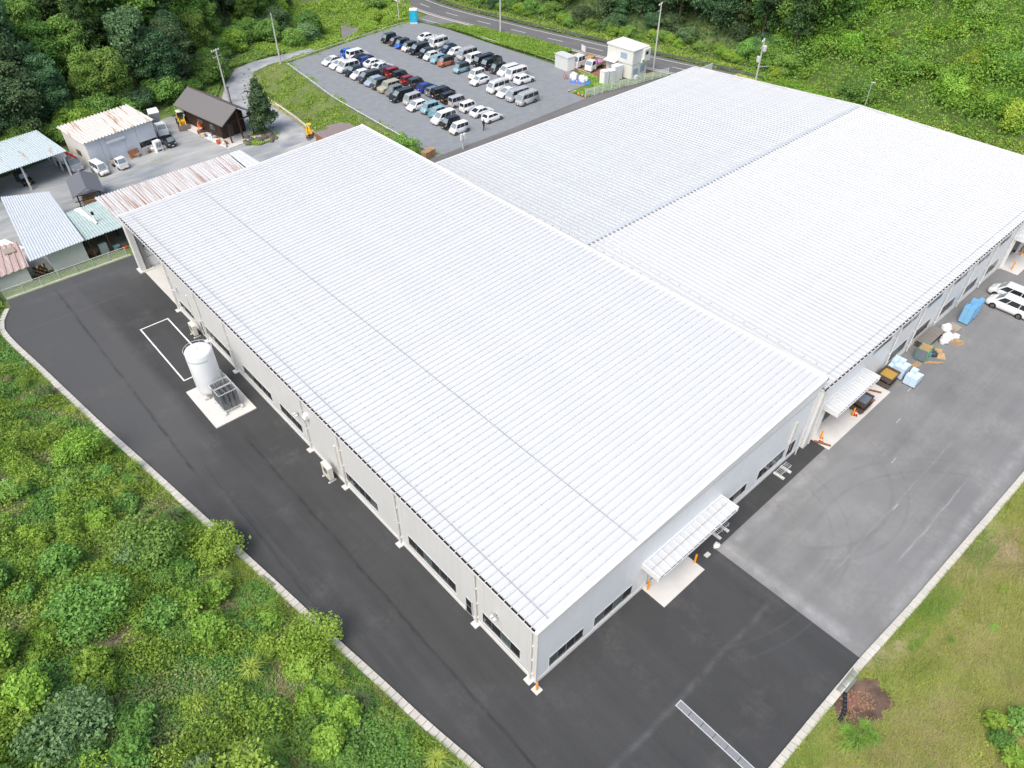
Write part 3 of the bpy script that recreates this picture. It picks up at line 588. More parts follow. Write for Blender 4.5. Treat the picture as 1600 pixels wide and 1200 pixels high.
MB(B0).box(35.7, 47.6, -2.05, .3, -.03, .045).build('dock_apron', CONC, B); MB(B0).box(79.6, 85.4, -2.2, .3, -.03, .045).build('dock_apron', CONC, B)
for x0, x1 in ((36.9, 42.6), (80.6, 84.8)):
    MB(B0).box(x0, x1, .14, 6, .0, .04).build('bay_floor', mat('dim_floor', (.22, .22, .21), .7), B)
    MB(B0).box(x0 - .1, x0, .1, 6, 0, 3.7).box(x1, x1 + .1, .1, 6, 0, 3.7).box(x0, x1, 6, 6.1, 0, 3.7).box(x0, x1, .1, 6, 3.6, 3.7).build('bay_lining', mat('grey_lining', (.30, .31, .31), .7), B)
    MB(B0).box(x0 - .25, x0 - .02, -.15, .09, .05, 3.7).build('door_post', TRIM, B); MB(B0).box(x1 + .02, x1 + .25, -.15, .09, .05, 3.7).build('door_post', TRIM, B)
MB(B0).box(34.05, 34.75, -.35, .05, .0, HB - .4).build('corner_column', TRIM, B)
MB(B0).tube((34.9, -.35, 5.9), (34.9, -.35, .1), .08, 8).tube((34.9, -.35, 5.9), (36.1, -.35, 5.6), .08, 8).build('downpipe', PIPE, B)
for x, y in ((78.9, -.75), (72.9, -1.0)): MB((x, y, 0)).box(x, x + .5, y, y + .4, -.02, .05).build('concrete_pad', CONC, label='small pale drain slab on the asphalt near the ' + ('dock with two orange bollards' if x > 75 else 'blue crate stack'), cat='drain slab')
# ---------------------------------------------------------------- things round the halls
pad = MB((-3.4, 42.1, 0)).box(-5.5, -1.3, 38.7, 45.55, -.03, .10).build('tank_pad', CONC, label='pale concrete pad carrying the white tank and the finned vaporiser', cat='concrete pad'); pad.location = (-3.4, 42.1, 0)
TX, TY = -3.45, 43.75
T = empty('storage_tank', (TX, TY, .1), 0, 'tall white cylindrical gas tank with a pale green band on the concrete pad', 'tank')
TW = mat('tank_white', (.80, .82, .84), .3, .01)
MB().lathe((0, 0, .0), [(.5, .55), (1.0, .62), (1.25, .85), (1.3, 1.05), (1.3, 5.25), (1.27, 5.40), (1.17, 5.52), (.8, 5.60), (.3, 5.64)], 40).build('tank_shell', TW, T, smooth=True)
bm_ = MB(); R = 1.306
for k in range(10):
    a0, a1 = math.radians(185 + k * 9.5), math.radians(185 + (k + 1) * 9.5)
    bm_.quad((R * math.cos(a0), R * math.sin(a0), 4.72), (R * math.cos(a1), R * math.sin(a1), 4.72), (R * math.cos(a1), R * math.sin(a1), 4.86), (R * math.cos(a0), R * math.sin(a0), 4.86))
bm_.build('green_band', mat('pale_green_paint', (.42, .62, .54), .4), T)
rl = MB()
for k in range(24):
    a0, a1 = 2 * math.pi * k / 24, 2 * math.pi * (k + 1) / 24; rl.tube((1.33 * math.cos(a0), 1.33 * math.sin(a0), 5.66), (1.33 * math.cos(a1), 1.33 * math.sin(a1), 5.66), .022, 5, cap=False)
    if k % 4 == 0: rl.tube((1.30 * math.cos(a0), 1.30 * math.sin(a0), 5.3), (1.33 * math.cos(a0), 1.33 * math.sin(a0), 5.66), .018, 5)
rl.build('top_rail', LSTEEL, T)
for a in (35, 125, 215, 305):
    x, y = 1.12 * math.cos(math.radians(a)), 1.12 * math.sin(math.radians(a))
    lg = MB().box(x - .09, x + .09, y - .09, y + .09, .2, 1.1).build('leg', TW, T); MB().box(x - .26, x + .26, y - .2, y + .2, -.02, .28).build('footing', CONC, lg)
MB().tube((1.25, -.55, .4), (1.25, -.55, 2.6), .05).tube((1.38, -.2, .3), (1.38, -.2, 2.2), .035).box(1.22, 1.5, -.5, -.2, 1.5, 1.9).tube((.3, -1.1, .5), (1.2, -1.2, .5), .05).box(-.2, .25, -1.3, -1.1, .35, .75).build('pipework', LSTEEL, T)
MB().tube((-.02, 0, 5.63), (-.02, 0, 5.72), .09).tube((.4, .3, 5.58), (.4, .3, 5.68), .06).build('nozzle', LSTEEL, T)
E_ = empty('gas_vaporiser', (-3.1, 41.0, .1), 0, 'grey finned ambient vaporiser standing on rails beside the white tank', 'vaporiser')
fn = MB()
for i in range(4):
    for j in range(6):
        x, y = -.72 + i * .48, -.98 + j * .36 + (.12 if j > 2 else 0)
        for k in range(4):
            a = math.radians(k * 45); dx, dy = .16 * math.cos(a), .16 * math.sin(a)
            fn.add([(x - dx, y - dy, .35), (x + dx, y + dy, .35), (x + dx, y + dy, 2.35), (x - dx, y - dy, 2.35)], [(0, 1, 2, 3)])
        fn.tube((x, y, .3), (x, y, 2.42), .03, 5)
fn.build('fins', mat('fin_aluminium', (.40, .42, .43), .35, .1, 3, metal=.4), E_)
fr = MB()
for y0, y1 in ((-1.18, -.06), (.02, 1.14)):
    fr.box(-.95, .95, y0, y0 + .05, 2.36, 2.42).box(-.95, .95, y1 - .05, y1, 2.36, 2.42).box(-.97, -.92, y0, y1, 2.36, 2.42).box(.92, .97, y0, y1, 2.36, 2.42)
fr.box(-.93, .93, -1.2, -1.15, .3, .36).box(-.93, .93, 1.1, 1.15, .3, .36); fr.build('vaporiser_frame', LSTEEL, E_)
for x in (-.85, .85):
    MB().box(x - .08, x + .08, -1.45, 1.3, .18, .30).build('rail', LSTEEL, E_)
    for y in (-1.3, 1.1): MB().box(x - .14, x + .14, y - .15, y + .15, 0, .2).build('footing', CONC, E_)
def ac_unit(x, y, rz, label, w=1.1, h=1.25, dpt=.42):
    r = empty('air_conditioner', (x, y, 0), rz, label, 'air conditioner', 'outdoor units by the factory wall'); c = mat('ac_cream', (.66, .64, .55), .5, .03)
    MB().box(-dpt / 2, dpt / 2, -w / 2, w / 2, .32, .32 + h).build('casing', c, r)
    MB().lathe((0, 0, 0), [(.34, 0), (.34, .02)], 20).build('fan_grille', mat('grille_dark', (.12, .12, .11), .6), r).matrix_local = Matrix.Translation((-dpt / 2 - .01, 0, .32 + h * .6)) @ Matrix.Rotation(math.pi / 2, 4, 'Y')
    for yy in (-w / 2 + .1, w / 2 - .1): MB().box(-dpt * .9, dpt * .9, yy - .07, yy + .07, .0, .12).build('foot', CONC, r)
    f = MB()
    for yy in (-w / 2 + .05, w / 2 - .05):
        for xx in (-dpt / 2, dpt / 2): f.box(xx - .02, xx + .02, yy - .02, yy + .02, .1, .34)
        f.box(-dpt / 2, dpt / 2, yy - .02, yy + .02, .28, .32)
    f.box(-dpt / 2 - .02, -dpt / 2 + .02, -w / 2, w / 2, .28, .32).build('stand', STEEL, r); return r
ac_unit(-.75, 26.1, 0, 'cream air conditioner on a stand with a tall duct on the wall behind', 1.25, 1.45)
ac_unit(-.75, 53.9, 0, 'cream air conditioner between the windows nearest the white tank')
for y in (25.1, 54.9): MB((0, y, 0)).box(-.13, -.005, y - .1, y + .1, 1.9, 4.5).build('duct_cover', mat('cream_duct', (.62, .56, .40), .5), A).location = (0, y, 0)
def floodlight(x, y, z, label):
    r = empty('floodlight', (x, y, z), 0, label, 'floodlight', 'floodlights on the cream wall')
    MB().box(-.03, 0, -.1, .1, -.1, .1).bar((0, 0, 0), (-.3, 0, .0), .05).build('bracket', STEEL, r)
    for yy in (-.28, .05): MB().box(-.5, -.22, yy, yy + .22, -.14, -.02).build('lamp_head', LSTEEL, r)
floodlight(0, 4.1, 3.9, 'floodlight on the wall over the window by the building corner')
floodlight(0, 31.4, 3.9, 'floodlight on the wall between two downpipes and below the vent hood')
floodlight(0, 57.8, 3.9, 'floodlight on the wall beside the open bay')
r = empty('vent_hood', (0, 29.5, 4.6), 0, 'small white vent hood high on the cream wall', 'vent'); MB().hexa([(-.4, -.25, .1), (0, -.25, 0), (0, .25, 0), (-.4, .25, .1)], [(-.25, -.25, .45), (0, -.25, .5), (0, .25, .5), (-.25, .25, .45)]).build('hood', TRIM, r); MB().box(-.45, -.05, -.26, .26, -.02, .08).build('grille', STEEL, r)
def bollard(x, y, label, h=1.0, rad=.085, base=False, z=0):
    r = empty('bollard', (x, y, z), 0, label, 'bollard', 'orange bollards at doors and corners'); MB().tube((0, 0, 0), (0, 0, h), rad, 12).build('post', ORANGE, r)
    MB().lathe((0, 0, h - .02), [(rad, 0), (rad * .7, .05)], 12).build('cap', ORANGE, r)
    if base: MB().box(-.3, .3, -.3, .3, -.02, .06).build('base_slab', CONC, r)
bollard(-.28, -.42, 'orange bollard on a square pale slab at the building corner', .95, base=True)
bollard(11.65, -.42, 'orange bollard at the open end of the canopy apron, beside the four pane window', z=.05, h=1.25)
bollard(16.35, -1.35, 'orange bollard under the canopy edge at the far side of the apron', z=.05, h=1.1)
bollard(36.4, -.75, 'orange bollard beside the traffic cone and rusty bar at the dock', z=.045)
bollard(41.5, -1.2, 'orange bollard half under the dock canopy next to a red based cone', z=.045)
bollard(80.2, -1.2, 'orange bollard at the near edge of the distant dock apron', z=.045, h=1.2); bollard(84.6, -.6, 'orange bollard at the far edge of the distant dock apron', z=.045, h=1.2)
CW = mat('cone_white', (.8, .8, .78), .5)
def cone(x, y, z, label, body=None, h=.7, group='traffic cones'):
    r = empty('traffic_cone', (x, y, z), random.uniform(0, 1), label, 'traffic cone', group); body = body or mat('cone_red', (.75, .08, .02), .5)
    MB().lathe((0, 0, 0), [(.145, .03), (.10, h * .38)], 12).build('cone_body', body, r); MB().lathe((0, 0, 0), [(.101, h * .38), (.075, h * .6)], 12).build('stripe', CW, r); MB().lathe((0, 0, 0), [(.076, h * .6), (.05, h * .8), (.03, h)], 12).build('cone_tip', body, r); MB().box(-.19, .19, -.19, .19, 0, .035).build('base', BLACK if h > .65 else body, r)
cone(36.05, -1.05, .045, 'orange and white cone on a black base beside the rusty bar'); cone(41.8, -1.35, .045, 'red and white cone on a black base at the canopy edge')
for i, (x, y, l) in enumerate([(81.8, 77.4, 'single red cone by the grass tip, apart from the three others'), (82.3, 76.4, 'pale cone in the grass between the car park and the white fence'), (81.9, 75.2, 'red striped cone second from the white mesh fence end'), (81.9, 74.2, 'red striped cone touching the end of the white mesh fence'),
    (86.2, 81.1, 'tall red and white cone behind the white sacks'), (86.2, 79.7, 'red cone in front of the white sacks on the blue sheet'), (86.7, 78.4, 'red cone at the corner of the blue sheet')]): cone(x, y, .01, l, h=.72)
# drain channel, grates, hoses
dg = empty('drain_channel', (6.35, -7.6, 0), 0, 'long narrow galvanised drain grating set in dark asphalt', 'drain')
MB().box(-.30, -.24, -6.3, 0, -.05, .022).box(.24, .30, -6.3, 0, -.05, .022).box(-.24, .24, -.06, 0, -.05, .022).build('channel_frame', LSTEEL, dg)
gr = MB().box(-.235, .235, .01, .97, .0, .014).mesh('grating'); GRT = mat('grating_steel', (.30, .31, .31), .5, .2, 12, metal=.4)
for k in range(6): link('grating', gr, GRT, dg, (0, -1.03 - k, 0))
def grate(x, y, rz, l, w, label):
    r = empty('drain_grate', (x, y, .15), rz, label, 'drain grate', 'grates set in the kerb'); m = mat('grate_green_grey', (.20, .23, .20), .6)
    MB().box(-l / 2, l / 2, -w / 2, -w / 2 + .05, 0, .05).box(-l / 2, l / 2, w / 2 - .05, w / 2, 0, .05).build('grate_frame', m, r); b = MB()
    for k in range(int(l / .08)): b.box(-l / 2 + k * .08, -l / 2 + k * .08 + .045, -w / 2 + .05, w / 2 - .05, 0, .045)
    b.build('grate_bars', m, r); MB().box(-l / 2, l / 2, -w / 2, w / 2, -.1, -.002).build('grate_pit', DARK, r)
grate(16.4, -14.75, 0, 2.3, .62, 'grey green grate in the kerb above the rusty puddle'); grate(-10.15, 20.0, math.radians(102), 1.5, .6, 'grey grate in the kerb beside the shrub slope')
def hose(name, pts, rad, m, label):
    mb = MB(pts[0])
    for a, b in zip(pts[:-1], pts[1:]): mb.tube(a, b, rad, 8)
    o = mb.build(name, m, smooth=True, label=label, cat='hose'); o.location = pts[0]
def curve(p, q, n=8, sag=.0, side=(0, 0, 0)):
    return [tuple(Vector(p).lerp(Vector(q), i / n) + Vector(side) * math.sin(math.pi * i / n) + Vector((0, 0, -sag * math.sin(math.pi * i / n)))) for i in range(n + 1)]
HOSE = mat('black_hose', (.02, .03, .04), .45)
hose('drain_hose', curve((15.4, -15.0, .2), (13.2, -15.7, .42), 8, .02, (-.15, -.25, .12)), .13, HOSE, 'thick black corrugated hose lying from the kerb grate into the grass')
hose('drain_hose', curve((-10.4, 19.4, .2), (-11.0, 18.2, .35), 6, 0, (-.1, 0, .08)), .11, HOSE, 'short black hose stub below the kerb grate on the shrub slope')
MB((36, -1.55, 0)).bar((35.6, -.55, .12), (36.2, -1.95, .12), .16, .14).build('steel_bar', RUST, label='rusty steel bar lying across the near end of the dock apron', cat='steel bar').location = (36, -1.55, 0)
MB((46.6, -.9, 0)).bar((46.1, -.3, .12), (46.7, -1.5, .12), .16, .14).build('steel_bar', RUST, label='rusty steel bar lying flat at the far end of the dock apron', cat='steel bar').location = (46.6, -.9, 0)
MB((45.0, -1.4, 0)).box(44.7, 45.3, -1.65, -1.2, .046, .10).build('steel_plate', RUST, label='small rusty plate lying on the dock apron', cat='steel plate').location = (45, -1.4, 0)
def skip(x, y, rz, w, l, h, z, label, fill, m=BROWNS):
    r = empty('metal_bin', (x, y, z), rz, label, 'metal bin', 'stacked metal bins by the dock'); t = .05; a = .12
    o_ = [(-l / 2 + a, -w / 2 + a), (l / 2 - a, -w / 2 + a), (l / 2 - a, w / 2 - a), (-l / 2 + a, w / 2 - a)]; u_ = [(-l / 2, -w / 2), (l / 2, -w / 2), (l / 2, w / 2), (-l / 2, w / 2)]
    for i in range(4):
        j = (i + 1) % 4; n = Vector(((u_[i][1] - u_[j][1]), -(u_[i][0] - u_[j][0]), 0)).normalized() * -t
        b0, b1, t0, t1 = Vector((*o_[i], .12)), Vector((*o_[j], .12)), Vector((*u_[i], h)), Vector((*u_[j], h))
        MB().hexa([b0, b1, b1 + n, b0 + n], [t0, t1, t1 + n, t0 + n]).build('side_plate', m, r)
    MB().box(-l / 2 + a, l / 2 - a, -w / 2 + a, w / 2 - a, .1, .15).build('floor_plate', m, r)
    for s in (-1, 1): MB().box(-l / 2 + .05, l / 2 - .05, s * (w / 2 - .25) - .05, s * (w / 2 - .25) + .05, 0, .1).build('runner', m, r)
    if fill: MB().box(-l / 2 + .1, l / 2 - .1, -w / 2 + .1, w / 2 - .1, .16, h * .72).build('contents', fill, r)
ASHF = mat('scrap_blue_grey', (.16, .20, .25), .8, .4, 6); RSTF = mat('orange_rust_scrap', (.50, .22, .05), .8, .3, 4, col2=(.35, .33, .06))
skip(43.0, -1.1, .0, 1.45, 1.75, .72, .045, 'lower dark metal bin of the stack at the edge of the dock canopy', None); skip(43.05, -1.05, .04, 1.45, 1.7, .75, .77, 'upper metal bin full of blue grey scrap at the dock canopy edge', ASHF)
skip(48.4, -1.0, .03, 1.5, 1.75, .72, 0, 'lower brown metal bin of the stack beside the wrapped blue pallets', None); skip(48.4, -1.0, .0, 1.5, 1.75, .78, .73, 'upper brown metal bin with an orange rusty inside beside the blue pallets', RSTF)
def crate_pallet(x, y, rz, nx_, ny_, nz_, label, m, cw=.6, cd=.5, ch=.33, wrap=False):
    r = empty('crate_pallet', (x, y, 0), rz, label, 'pallet of crates', 'blue crate pallets by the wall')
    p = MB()
    for k in range(5): p.box(-nx_ * cw / 2 + k * nx_ * cw / 5 + .02, -nx_ * cw / 2 + (k + 1) * nx_ * cw / 5 - .03, -ny_ * cd / 2, ny_ * cd / 2, .10, .13)
    p.box(-nx_ * cw / 2, nx_ * cw / 2, -ny_ * cd / 2, -ny_ * cd / 2 + .1, 0, .1).box(-nx_ * cw / 2, nx_ * cw / 2, ny_ * cd / 2 - .1, ny_ * cd / 2, 0, .1).build('pallet_base', BLACK if wrap else DWOOD, r)
    cm = MB(); t = .03; cm.box(-cw / 2, cw / 2, -cd / 2, -cd / 2 + t, 0, ch).box(-cw / 2, cw / 2, cd / 2 - t, cd / 2, 0, ch).box(-cw / 2, -cw / 2 + t, -cd / 2 + t, cd / 2 - t, 0, ch).box(cw / 2 - t, cw / 2, -cd / 2 + t, cd / 2 - t, 0, ch).box(-cw / 2 + t, cw / 2 - t, -cd / 2 + t, cd / 2 - t, 0, .03 if not wrap else ch * .9)
    cm = cm.mesh('crate')
    for i in range(nx_):
        for j in range(ny_):
            for k in range(nz_ - (1 if (i + j) % 3 == 2 else 0)): link('crate', cm, m, r, ((i - (nx_ - 1) / 2) * (cw + .015), (j - (ny_ - 1) / 2) * (cd + .015), .135 + k * (ch + .008)), random.uniform(-.02, .02))
crate_pallet(50.9, -1.0, .05, 3, 3, 4, 'wrapped pallet of pale blue crates against the wall by the bins', WRAP, .6, .55, .32, True)
crate_pallet(50.7, -2.75, .03, 3, 2, 3, 'wrapped pallet of pale blue crates standing further out from the wall', WRAP, .6, .6, .34, True)
crate_pallet(65.2, -1.9, .0, 2, 2, 6, 'tall open pale blue crate stack at the near side of its pair', BLUEB, .62, .52, .34)
crate_pallet(66.9, -1.9, .03, 2, 2, 6, 'tall open pale blue crate stack nearer the parked minivans', BLUEB, .62, .52, .34)
# rubbish heap along the wall
c_ = empty('roll_cage', (55.3, -1.6, 0), .05, 'green framed roll cage leaning full of cardboard with a grey board on its side', 'roll cage')
gm_ = mat('cage_green', (.08, .40, .26), .5); fr = MB()
for x in (-.8, .8):
    for y in (-.55, .55): fr.tube((x, y, 0), (x, y, 1.5), .03, 6)
for z in (.15, .8, 1.5): fr.bar((-.8, -.55, z), (.8, -.55, z), .04).bar((-.8, .55, z), (.8, .55, z), .04).bar((-.8, -.55, z), (-.8, .55, z), .04).bar((.8, -.55, z), (.8, .55, z), .04)
fr.build('cage_frame', gm_, c_); MB().hexa([(-.86, -.5, .2), (-.86, .5, .2), (-.83, .5, .2), (-.83, -.5, .2)], [(-.86, -.5, 1.4), (-.86, .5, 1.4), (-.83, .5, 1.4), (-.83, -.5, 1.4)]).build('side_board', mat('grey_board', (.16, .19, .22), .6), c_)
for k in range(5): MB().hexa([(-.6 + .2 * k, -.5, .2), (-.5 + .2 * k, -.5, .2), (-.45 + .2 * k, .5, .2), (-.55 + .2 * k, .5, .2)], [(-.7 + .25 * k, -.5, 1.35 + .08 * k), (-.62 + .25 * k, -.5, 1.35 + .08 * k), (-.6 + .25 * k, .5, 1.5), (-.68 + .25 * k, .5, 1.5)]).build('cardboard_sheet', CARD, c_)
b_ = empty('mesh_panel_stack', (58.6, -.75, 0), 0, 'grey wire mesh cover lying over a low stack along the wall', 'mesh cover'); mg = mat('mesh_grey_brown', (.22, .20, .18), .7)
MB().box(-1.9, 1.9, -.62, .6, 0, .75).build('stack_body', BROWNS, b_)
for k in range(9): MB().box(-2 + k * .45, -1.58 + k * .45, -.7, .62, .76, .80).build('mesh_section', mg, b_)
for i, (x, y, a, l) in enumerate([(57.1, -2.9, .5, 'flattened cardboard sheet lying out on the asphalt beyond the heap'), (57.5, -2.35, .3, 'upright cardboard piece leaning on the plastic sheeting'), (60.7, -3.1, -.4, 'open cardboard box at the outer end of the white bags')]):
    MB().hexa([(-.55, -.4, 0), (.55, -.4, 0), (.5, .4, 0), (-.5, .45, 0)], [(-.55, -.4, .12 + .2 * i), (.5, -.35, .10 + .12 * i), (.45, .4, .14), (-.45, .4, .5 if i else .15)]).build('cardboard_piece', CARD, label=l, cat='cardboard').matrix_world = Matrix.Translation((x, y, 0)) @ Matrix.Rotation(a, 4, 'Z')
def blob(name, x, y, z, sx, sy, sz, m, label, cat, seed=0, group=None, parent=None):
    bm = bmesh.new(); bmesh.ops.create_icosphere(bm, subdivisions=3, radius=1); r_ = random.Random(seed)
    k1, k2 = r_.uniform(1.5, 3), r_.uniform(1.5, 3)
    for v in bm.verts:
        p = v.co; n = 1 + .14 * math.sin(k1 * 2 * p.x + seed) * math.cos(k2 * 2 * p.y) + .08 * math.sin(7 * p.z + 5 * p.x + seed) + .05 * math.sin(13 * p.y + 9 * p.x)
        v.co = Vector((p.x * sx * n, p.y * sy * n, max(p.z * sz * n, -sz * .55) + sz * .55))
    me = bpy.data.meshes.new(name); bm.to_mesh(me); bm.free(); me.polygons.foreach_set('use_smooth', [True] * len(me.polygons)); o = link(name, me, m, parent, (x, y, z))
    if label: tag(o, label, cat, group)
    return o
PLAS = mat('white_plastic_bag', (.72, .74, .76), .35, .08, 3)
for i, (x, y, s, l) in enumerate([(61.2, -1.35, .55, 'white plastic bag on top of the heap by the wall'), (60.5, -2.0, .6, 'clear grey plastic bag in the middle of the heap'), (61.4, -2.5, .4, 'small white bag at the outer edge of the heap'), (59.6, -2.0, .5, 'crumpled grey plastic sheeting beside the mesh cover')]):
    blob('plastic_bag', x, y, .0 if i else .55, s * 1.1, s, s * .9, PLAS, l, 'plastic bag', i, 'bags in the rubbish heap')
for i, (x, y, c, l) in enumerate([(56.6, -2.3, (.05, .06, .08), 'black bag next to the roll cage'), (57.0, -1.7, (.15, .12, .12), 'dark brown bundle beside the roll cage'), (56.3, -1.9, (.1, .3, .35), 'teal bundle beside the roll cage')]):
    blob('rag_bundle', x, y, 0, .4, .35, .35, mat('rag%d' % i, c, .7), l, 'bundle', 10 + i)
for k in range(4):
    a = (54.6 + .12 * k, -2.2 - .1 * k, .05 + .05 * k); b = (55.6 + .1 * k, -3.3 - .1 * k, .08 + .05 * k)
    o = MB(a).bar(a, b, .10, .05).build('timber_plank', WOOD, label='bare timber plank lying out from the roll cage', cat='plank', group='loose planks by the roll cage'); o.location = a
for k in range(3):
    a = (53.0, -1.5 - .2 * k, .04); b = (54.3, -1.7 - .2 * k, .04)
    o = MB(a).bar(a, b, .12, .05).build('timber_plank', WOOD, label='short timber plank lying between the wrapped crates and the roll cage', cat='plank', group='short planks by the crates'); o.location = a
MB((62.6, -1.7, 0)).hexa([(62, -2.3, 0), (63.1, -2.5, 0), (63.3, -1.2, 0), (62.1, -1.0, 0)], [(62.1, -2.3, .5), (63.0, -2.4, .55), (63.2, -1.2, .6), (62.2, -1.1, .5)]).build('plywood_board_stack', mat('grey_ply', (.33, .29, .24), .8), label='weathered plywood stack between white bags and open blue crates', cat='plywood stack').location = (62.6, -1.7, 0)
# steps / racks at the front wall
def step_rack(x, y, label):
    r = empty('bicycle_rack', (x, y, 0), 0, label, 'metal rack', 'low metal racks by the front wall'); f = MB()
    for yy in (-.28, .28): f.bar((-.85, yy, .42), (.85, yy, .42), .035)
    for xx in np.arange(-.8, .81, .2): f.bar((xx, -.28, .42), (xx, .28, .42), .025)
    for xx in (-.8, -.1, .7):
        for yy in (-.28, .28): f.bar((xx, yy, .1), (xx, yy, .42), .03)
    f.build('rack_frame', LSTEEL, r)
    for xx in (-.75, .35): MB().box(xx - .13, xx + .13, -.62, .45, 0, .12).build('block_foot', CONC, r)
step_rack(30.2, -.65, 'low steel frame on concrete blocks under the five pane window'); step_rack(20.6, -.75, 'low steel frame on concrete blocks at the far end of the canopy')
blob('white_basin', 19.0, -1.55, .0, .35, .25, .22, CW, 'small white basin on the asphalt just outside the canopy edge', 'basin', 3)
MB((17.8, -1.6, 0)).box(17.5, 18.0, -1.75, -1.4, 0, .1).build('concrete_block', CONC, label='small pale concrete block by the canopy edge next to the apron', cat='concrete block').location = (17.8, -1.6, 0)
# rusty puddle
PUD = mat('rusty_puddle', (.12, .07, .06), .12, .2, 2, col2=(.30, .15, .11), world=True)

# ---------------------------------------------------------------- vehicles
def grid_face(P, u0, u1, v0, v1, off):
    a, b, c, d = [Vector(p) for p in P]; n = (b - a).cross(d - a).normalized() * off
    f = lambda u, v: (a * (1 - u) + b * u) * (1 - v) + (d * (1 - u) + c * u) * v + n
    return [f(u0, v0), f(u1, v0), f(u1, v1), f(u0, v1)]
PROTO = {}
def car_proto(kind):
    """front at x=0 facing -x, length along +x, centre line y=0"""
    S = dict(  # L, W, H, hood x/z front, z cowl, x windscreen base, x windscreen top, x roof end, x tail base, belt z rear, wheel r, axle f, axle r, side windows
        sedan=(4.5, 1.76, 1.47, .68, .95, 1.05, 1.95, 3.25, 4.15, .98, .32, .85, 3.55, 2), prius=(4.5, 1.76, 1.49, .66, .93, .85, 2.05, 3.1, 4.30, 1.02, .32, .87, 3.57, 3), hatch=(3.95, 1.69, 1.5, .72, 1.0, .85, 1.65, 3.4, 3.85, 1.02, .31, .75, 3.25, 2),
        keibox=(3.39, 1.475, 1.78, .80, 1.02, .45, .95, 3.2, 3.36, 1.05, .29, .55, 3.0, 3), kei=(3.39, 1.475, 1.55, .75, 1.0, .60, 1.2, 3.0, 3.32, 1.02, .29, .58, 2.98, 2), minivan=(4.7, 1.73, 1.87, .85, 1.12, .75, 1.55, 4.4, 4.65, 1.12, .33, .9, 3.75, 3),
        hiace=(4.69, 1.69, 1.98, .95, 1.18, .22, .78, 4.5, 4.66, 1.18, .33, .98, 3.55, 3), keivan=(3.39, 1.475, 1.89, .80, 1.05, .25, .72, 3.25, 3.37, 1.06, .29, .6, 2.95, 3), suv=(4.3, 1.80, 1.62, .85, 1.05, 1.05, 1.75, 3.6, 4.15, 1.08, .35, .85, 3.45, 3), boxsuv=(4.4, 1.85, 1.82, .98, 1.15, 1.2, 1.6, 4.2, 4.35, 1.18, .38, .85, 3.5, 3),
        jimny=(3.39, 1.475, 1.72, .90, 1.02, 1.0, 1.25, 3.2, 3.36, 1.05, .33, .6, 2.85, 2))[kind]
    L, W, H, zf, zc, xw, xt, xr, xb, zb, wr, af, ar, ns = S; w = W / 2; c = .22
    st = [(0, .45 * zf, zf * .80, .74 * w), (.05, .3, zf * .93, .86 * w), (.22, c, zf, .955 * w), (max(.35, xw * .6), c, (zf * .45 + zc * .55), .985 * w), (xw, c, zc, w), ((xw + xb) / 2, c, (zc + zb) / 2, w), (xb - .05, c, zb, .985 * w), (L - .10, c, zb * .97, .93 * w), (L - .02, .3, zb * .86, .86 * w), (L, .42, zb * .70, .80 * w)]
    V, F = [], []
    for x, z0, z1, hw in st:
        zm = z0 + (z1 - z0) * .45; half = [(hw * .90, z0), (hw, z0 + (z1 - z0) * .22), (hw, zm), (hw * .985, z1 - (z1 - z0) * .12), (hw * .90, z1 - .01), (hw * .5, z1 + .012)]
        V += [(x, -a, b) for a, b in half] + [(x, a, b) for a, b in half[::-1]]
    n = 12
    for i in range(len(st) - 1):
        for j in range(n): F.append((i * n + j, (i + 1) * n + j, (i + 1) * n + (j + 1) % n, i * n + (j + 1) % n))
    F += [tuple(range(n)), tuple(range((len(st) - 1) * n, len(st) * n))[::-1]]
    me = bpy.data.meshes.new('body'); me.from_pydata(V, [], F); me.polygons.foreach_set('use_smooth', [True] * len(me.polygons)); me.update()
    # cabin
    wb, wt = w * .93, w * (.80 if H > 1.7 else .72); zl = .012; bz = lambda x: zc + (zb - zc) * (x - xw) / (xb - xw) - .02
    A4 = [(xw, -wb, bz(xw)), (xb, -wb, bz(xb)), (xb, wb, bz(xb)), (xw, wb, bz(xw))]; T4 = [(xt, -wt, H - .05), (xr, -wt, H - .06), (xr, wt, H - .06), (xt, wt, H - .05)]
    T5 = [(xt + .14, -wt * .86, H), (xr - .12, -wt * .86, H - .01), (xr - .12, wt * .86, H - .01), (xt + .14, wt * .86, H)]
    me2 = bpy.data.meshes.new('cabin'); me2.from_pydata(A4 + T4 + T5, [], [(0, 1, 5, 4), (1, 2, 6, 5), (2, 3, 7, 6), (3, 0, 4, 7), (4, 5, 9, 8), (5, 6, 10, 9), (6, 7, 11, 10), (7, 4, 8, 11), (8, 9, 10, 11)]); me2.update()
    parts = [('body', me, 'paint'), ('cabin', me2, 'paint')]
    def pane(nm, quads, m):
        mb = MB()
        for q in quads: mb.quad(*q)
        parts.append((nm, mb.mesh(nm), m))
    pane('windscreen', [grid_face((A4[3], A4[0], T4[0], T4[3]), .06, .94, .06, .93, .008)], CWIND)
    pane('rear_window', [grid_face((A4[1], A4[2], T4[2], T4[1]), .09, .91, .18 if H > 1.6 else .06, .90, .008)], CGLASS)
    ed = {2: (.10, .50, .53, .90), 3: (.09, .36, .385, .68, .705, .94)}[ns]
    if H > 1.7: ed = {2: (.09, .5, .53, .95), 3: (.07, .31, .335, .66, .685, .965)}[ns]
    for k in range(0, len(ed), 2):
        pane('side_window', [grid_face((A4[0], A4[1], T4[1], T4[0]), ed[k], ed[k + 1], .10, .90, .008)], CGLASS)
        pane('side_window', [grid_face((A4[2], A4[3], T4[3], T4[2]), 1 - ed[k + 1], 1 - ed[k], .10, .90, .008)], CGLASS)
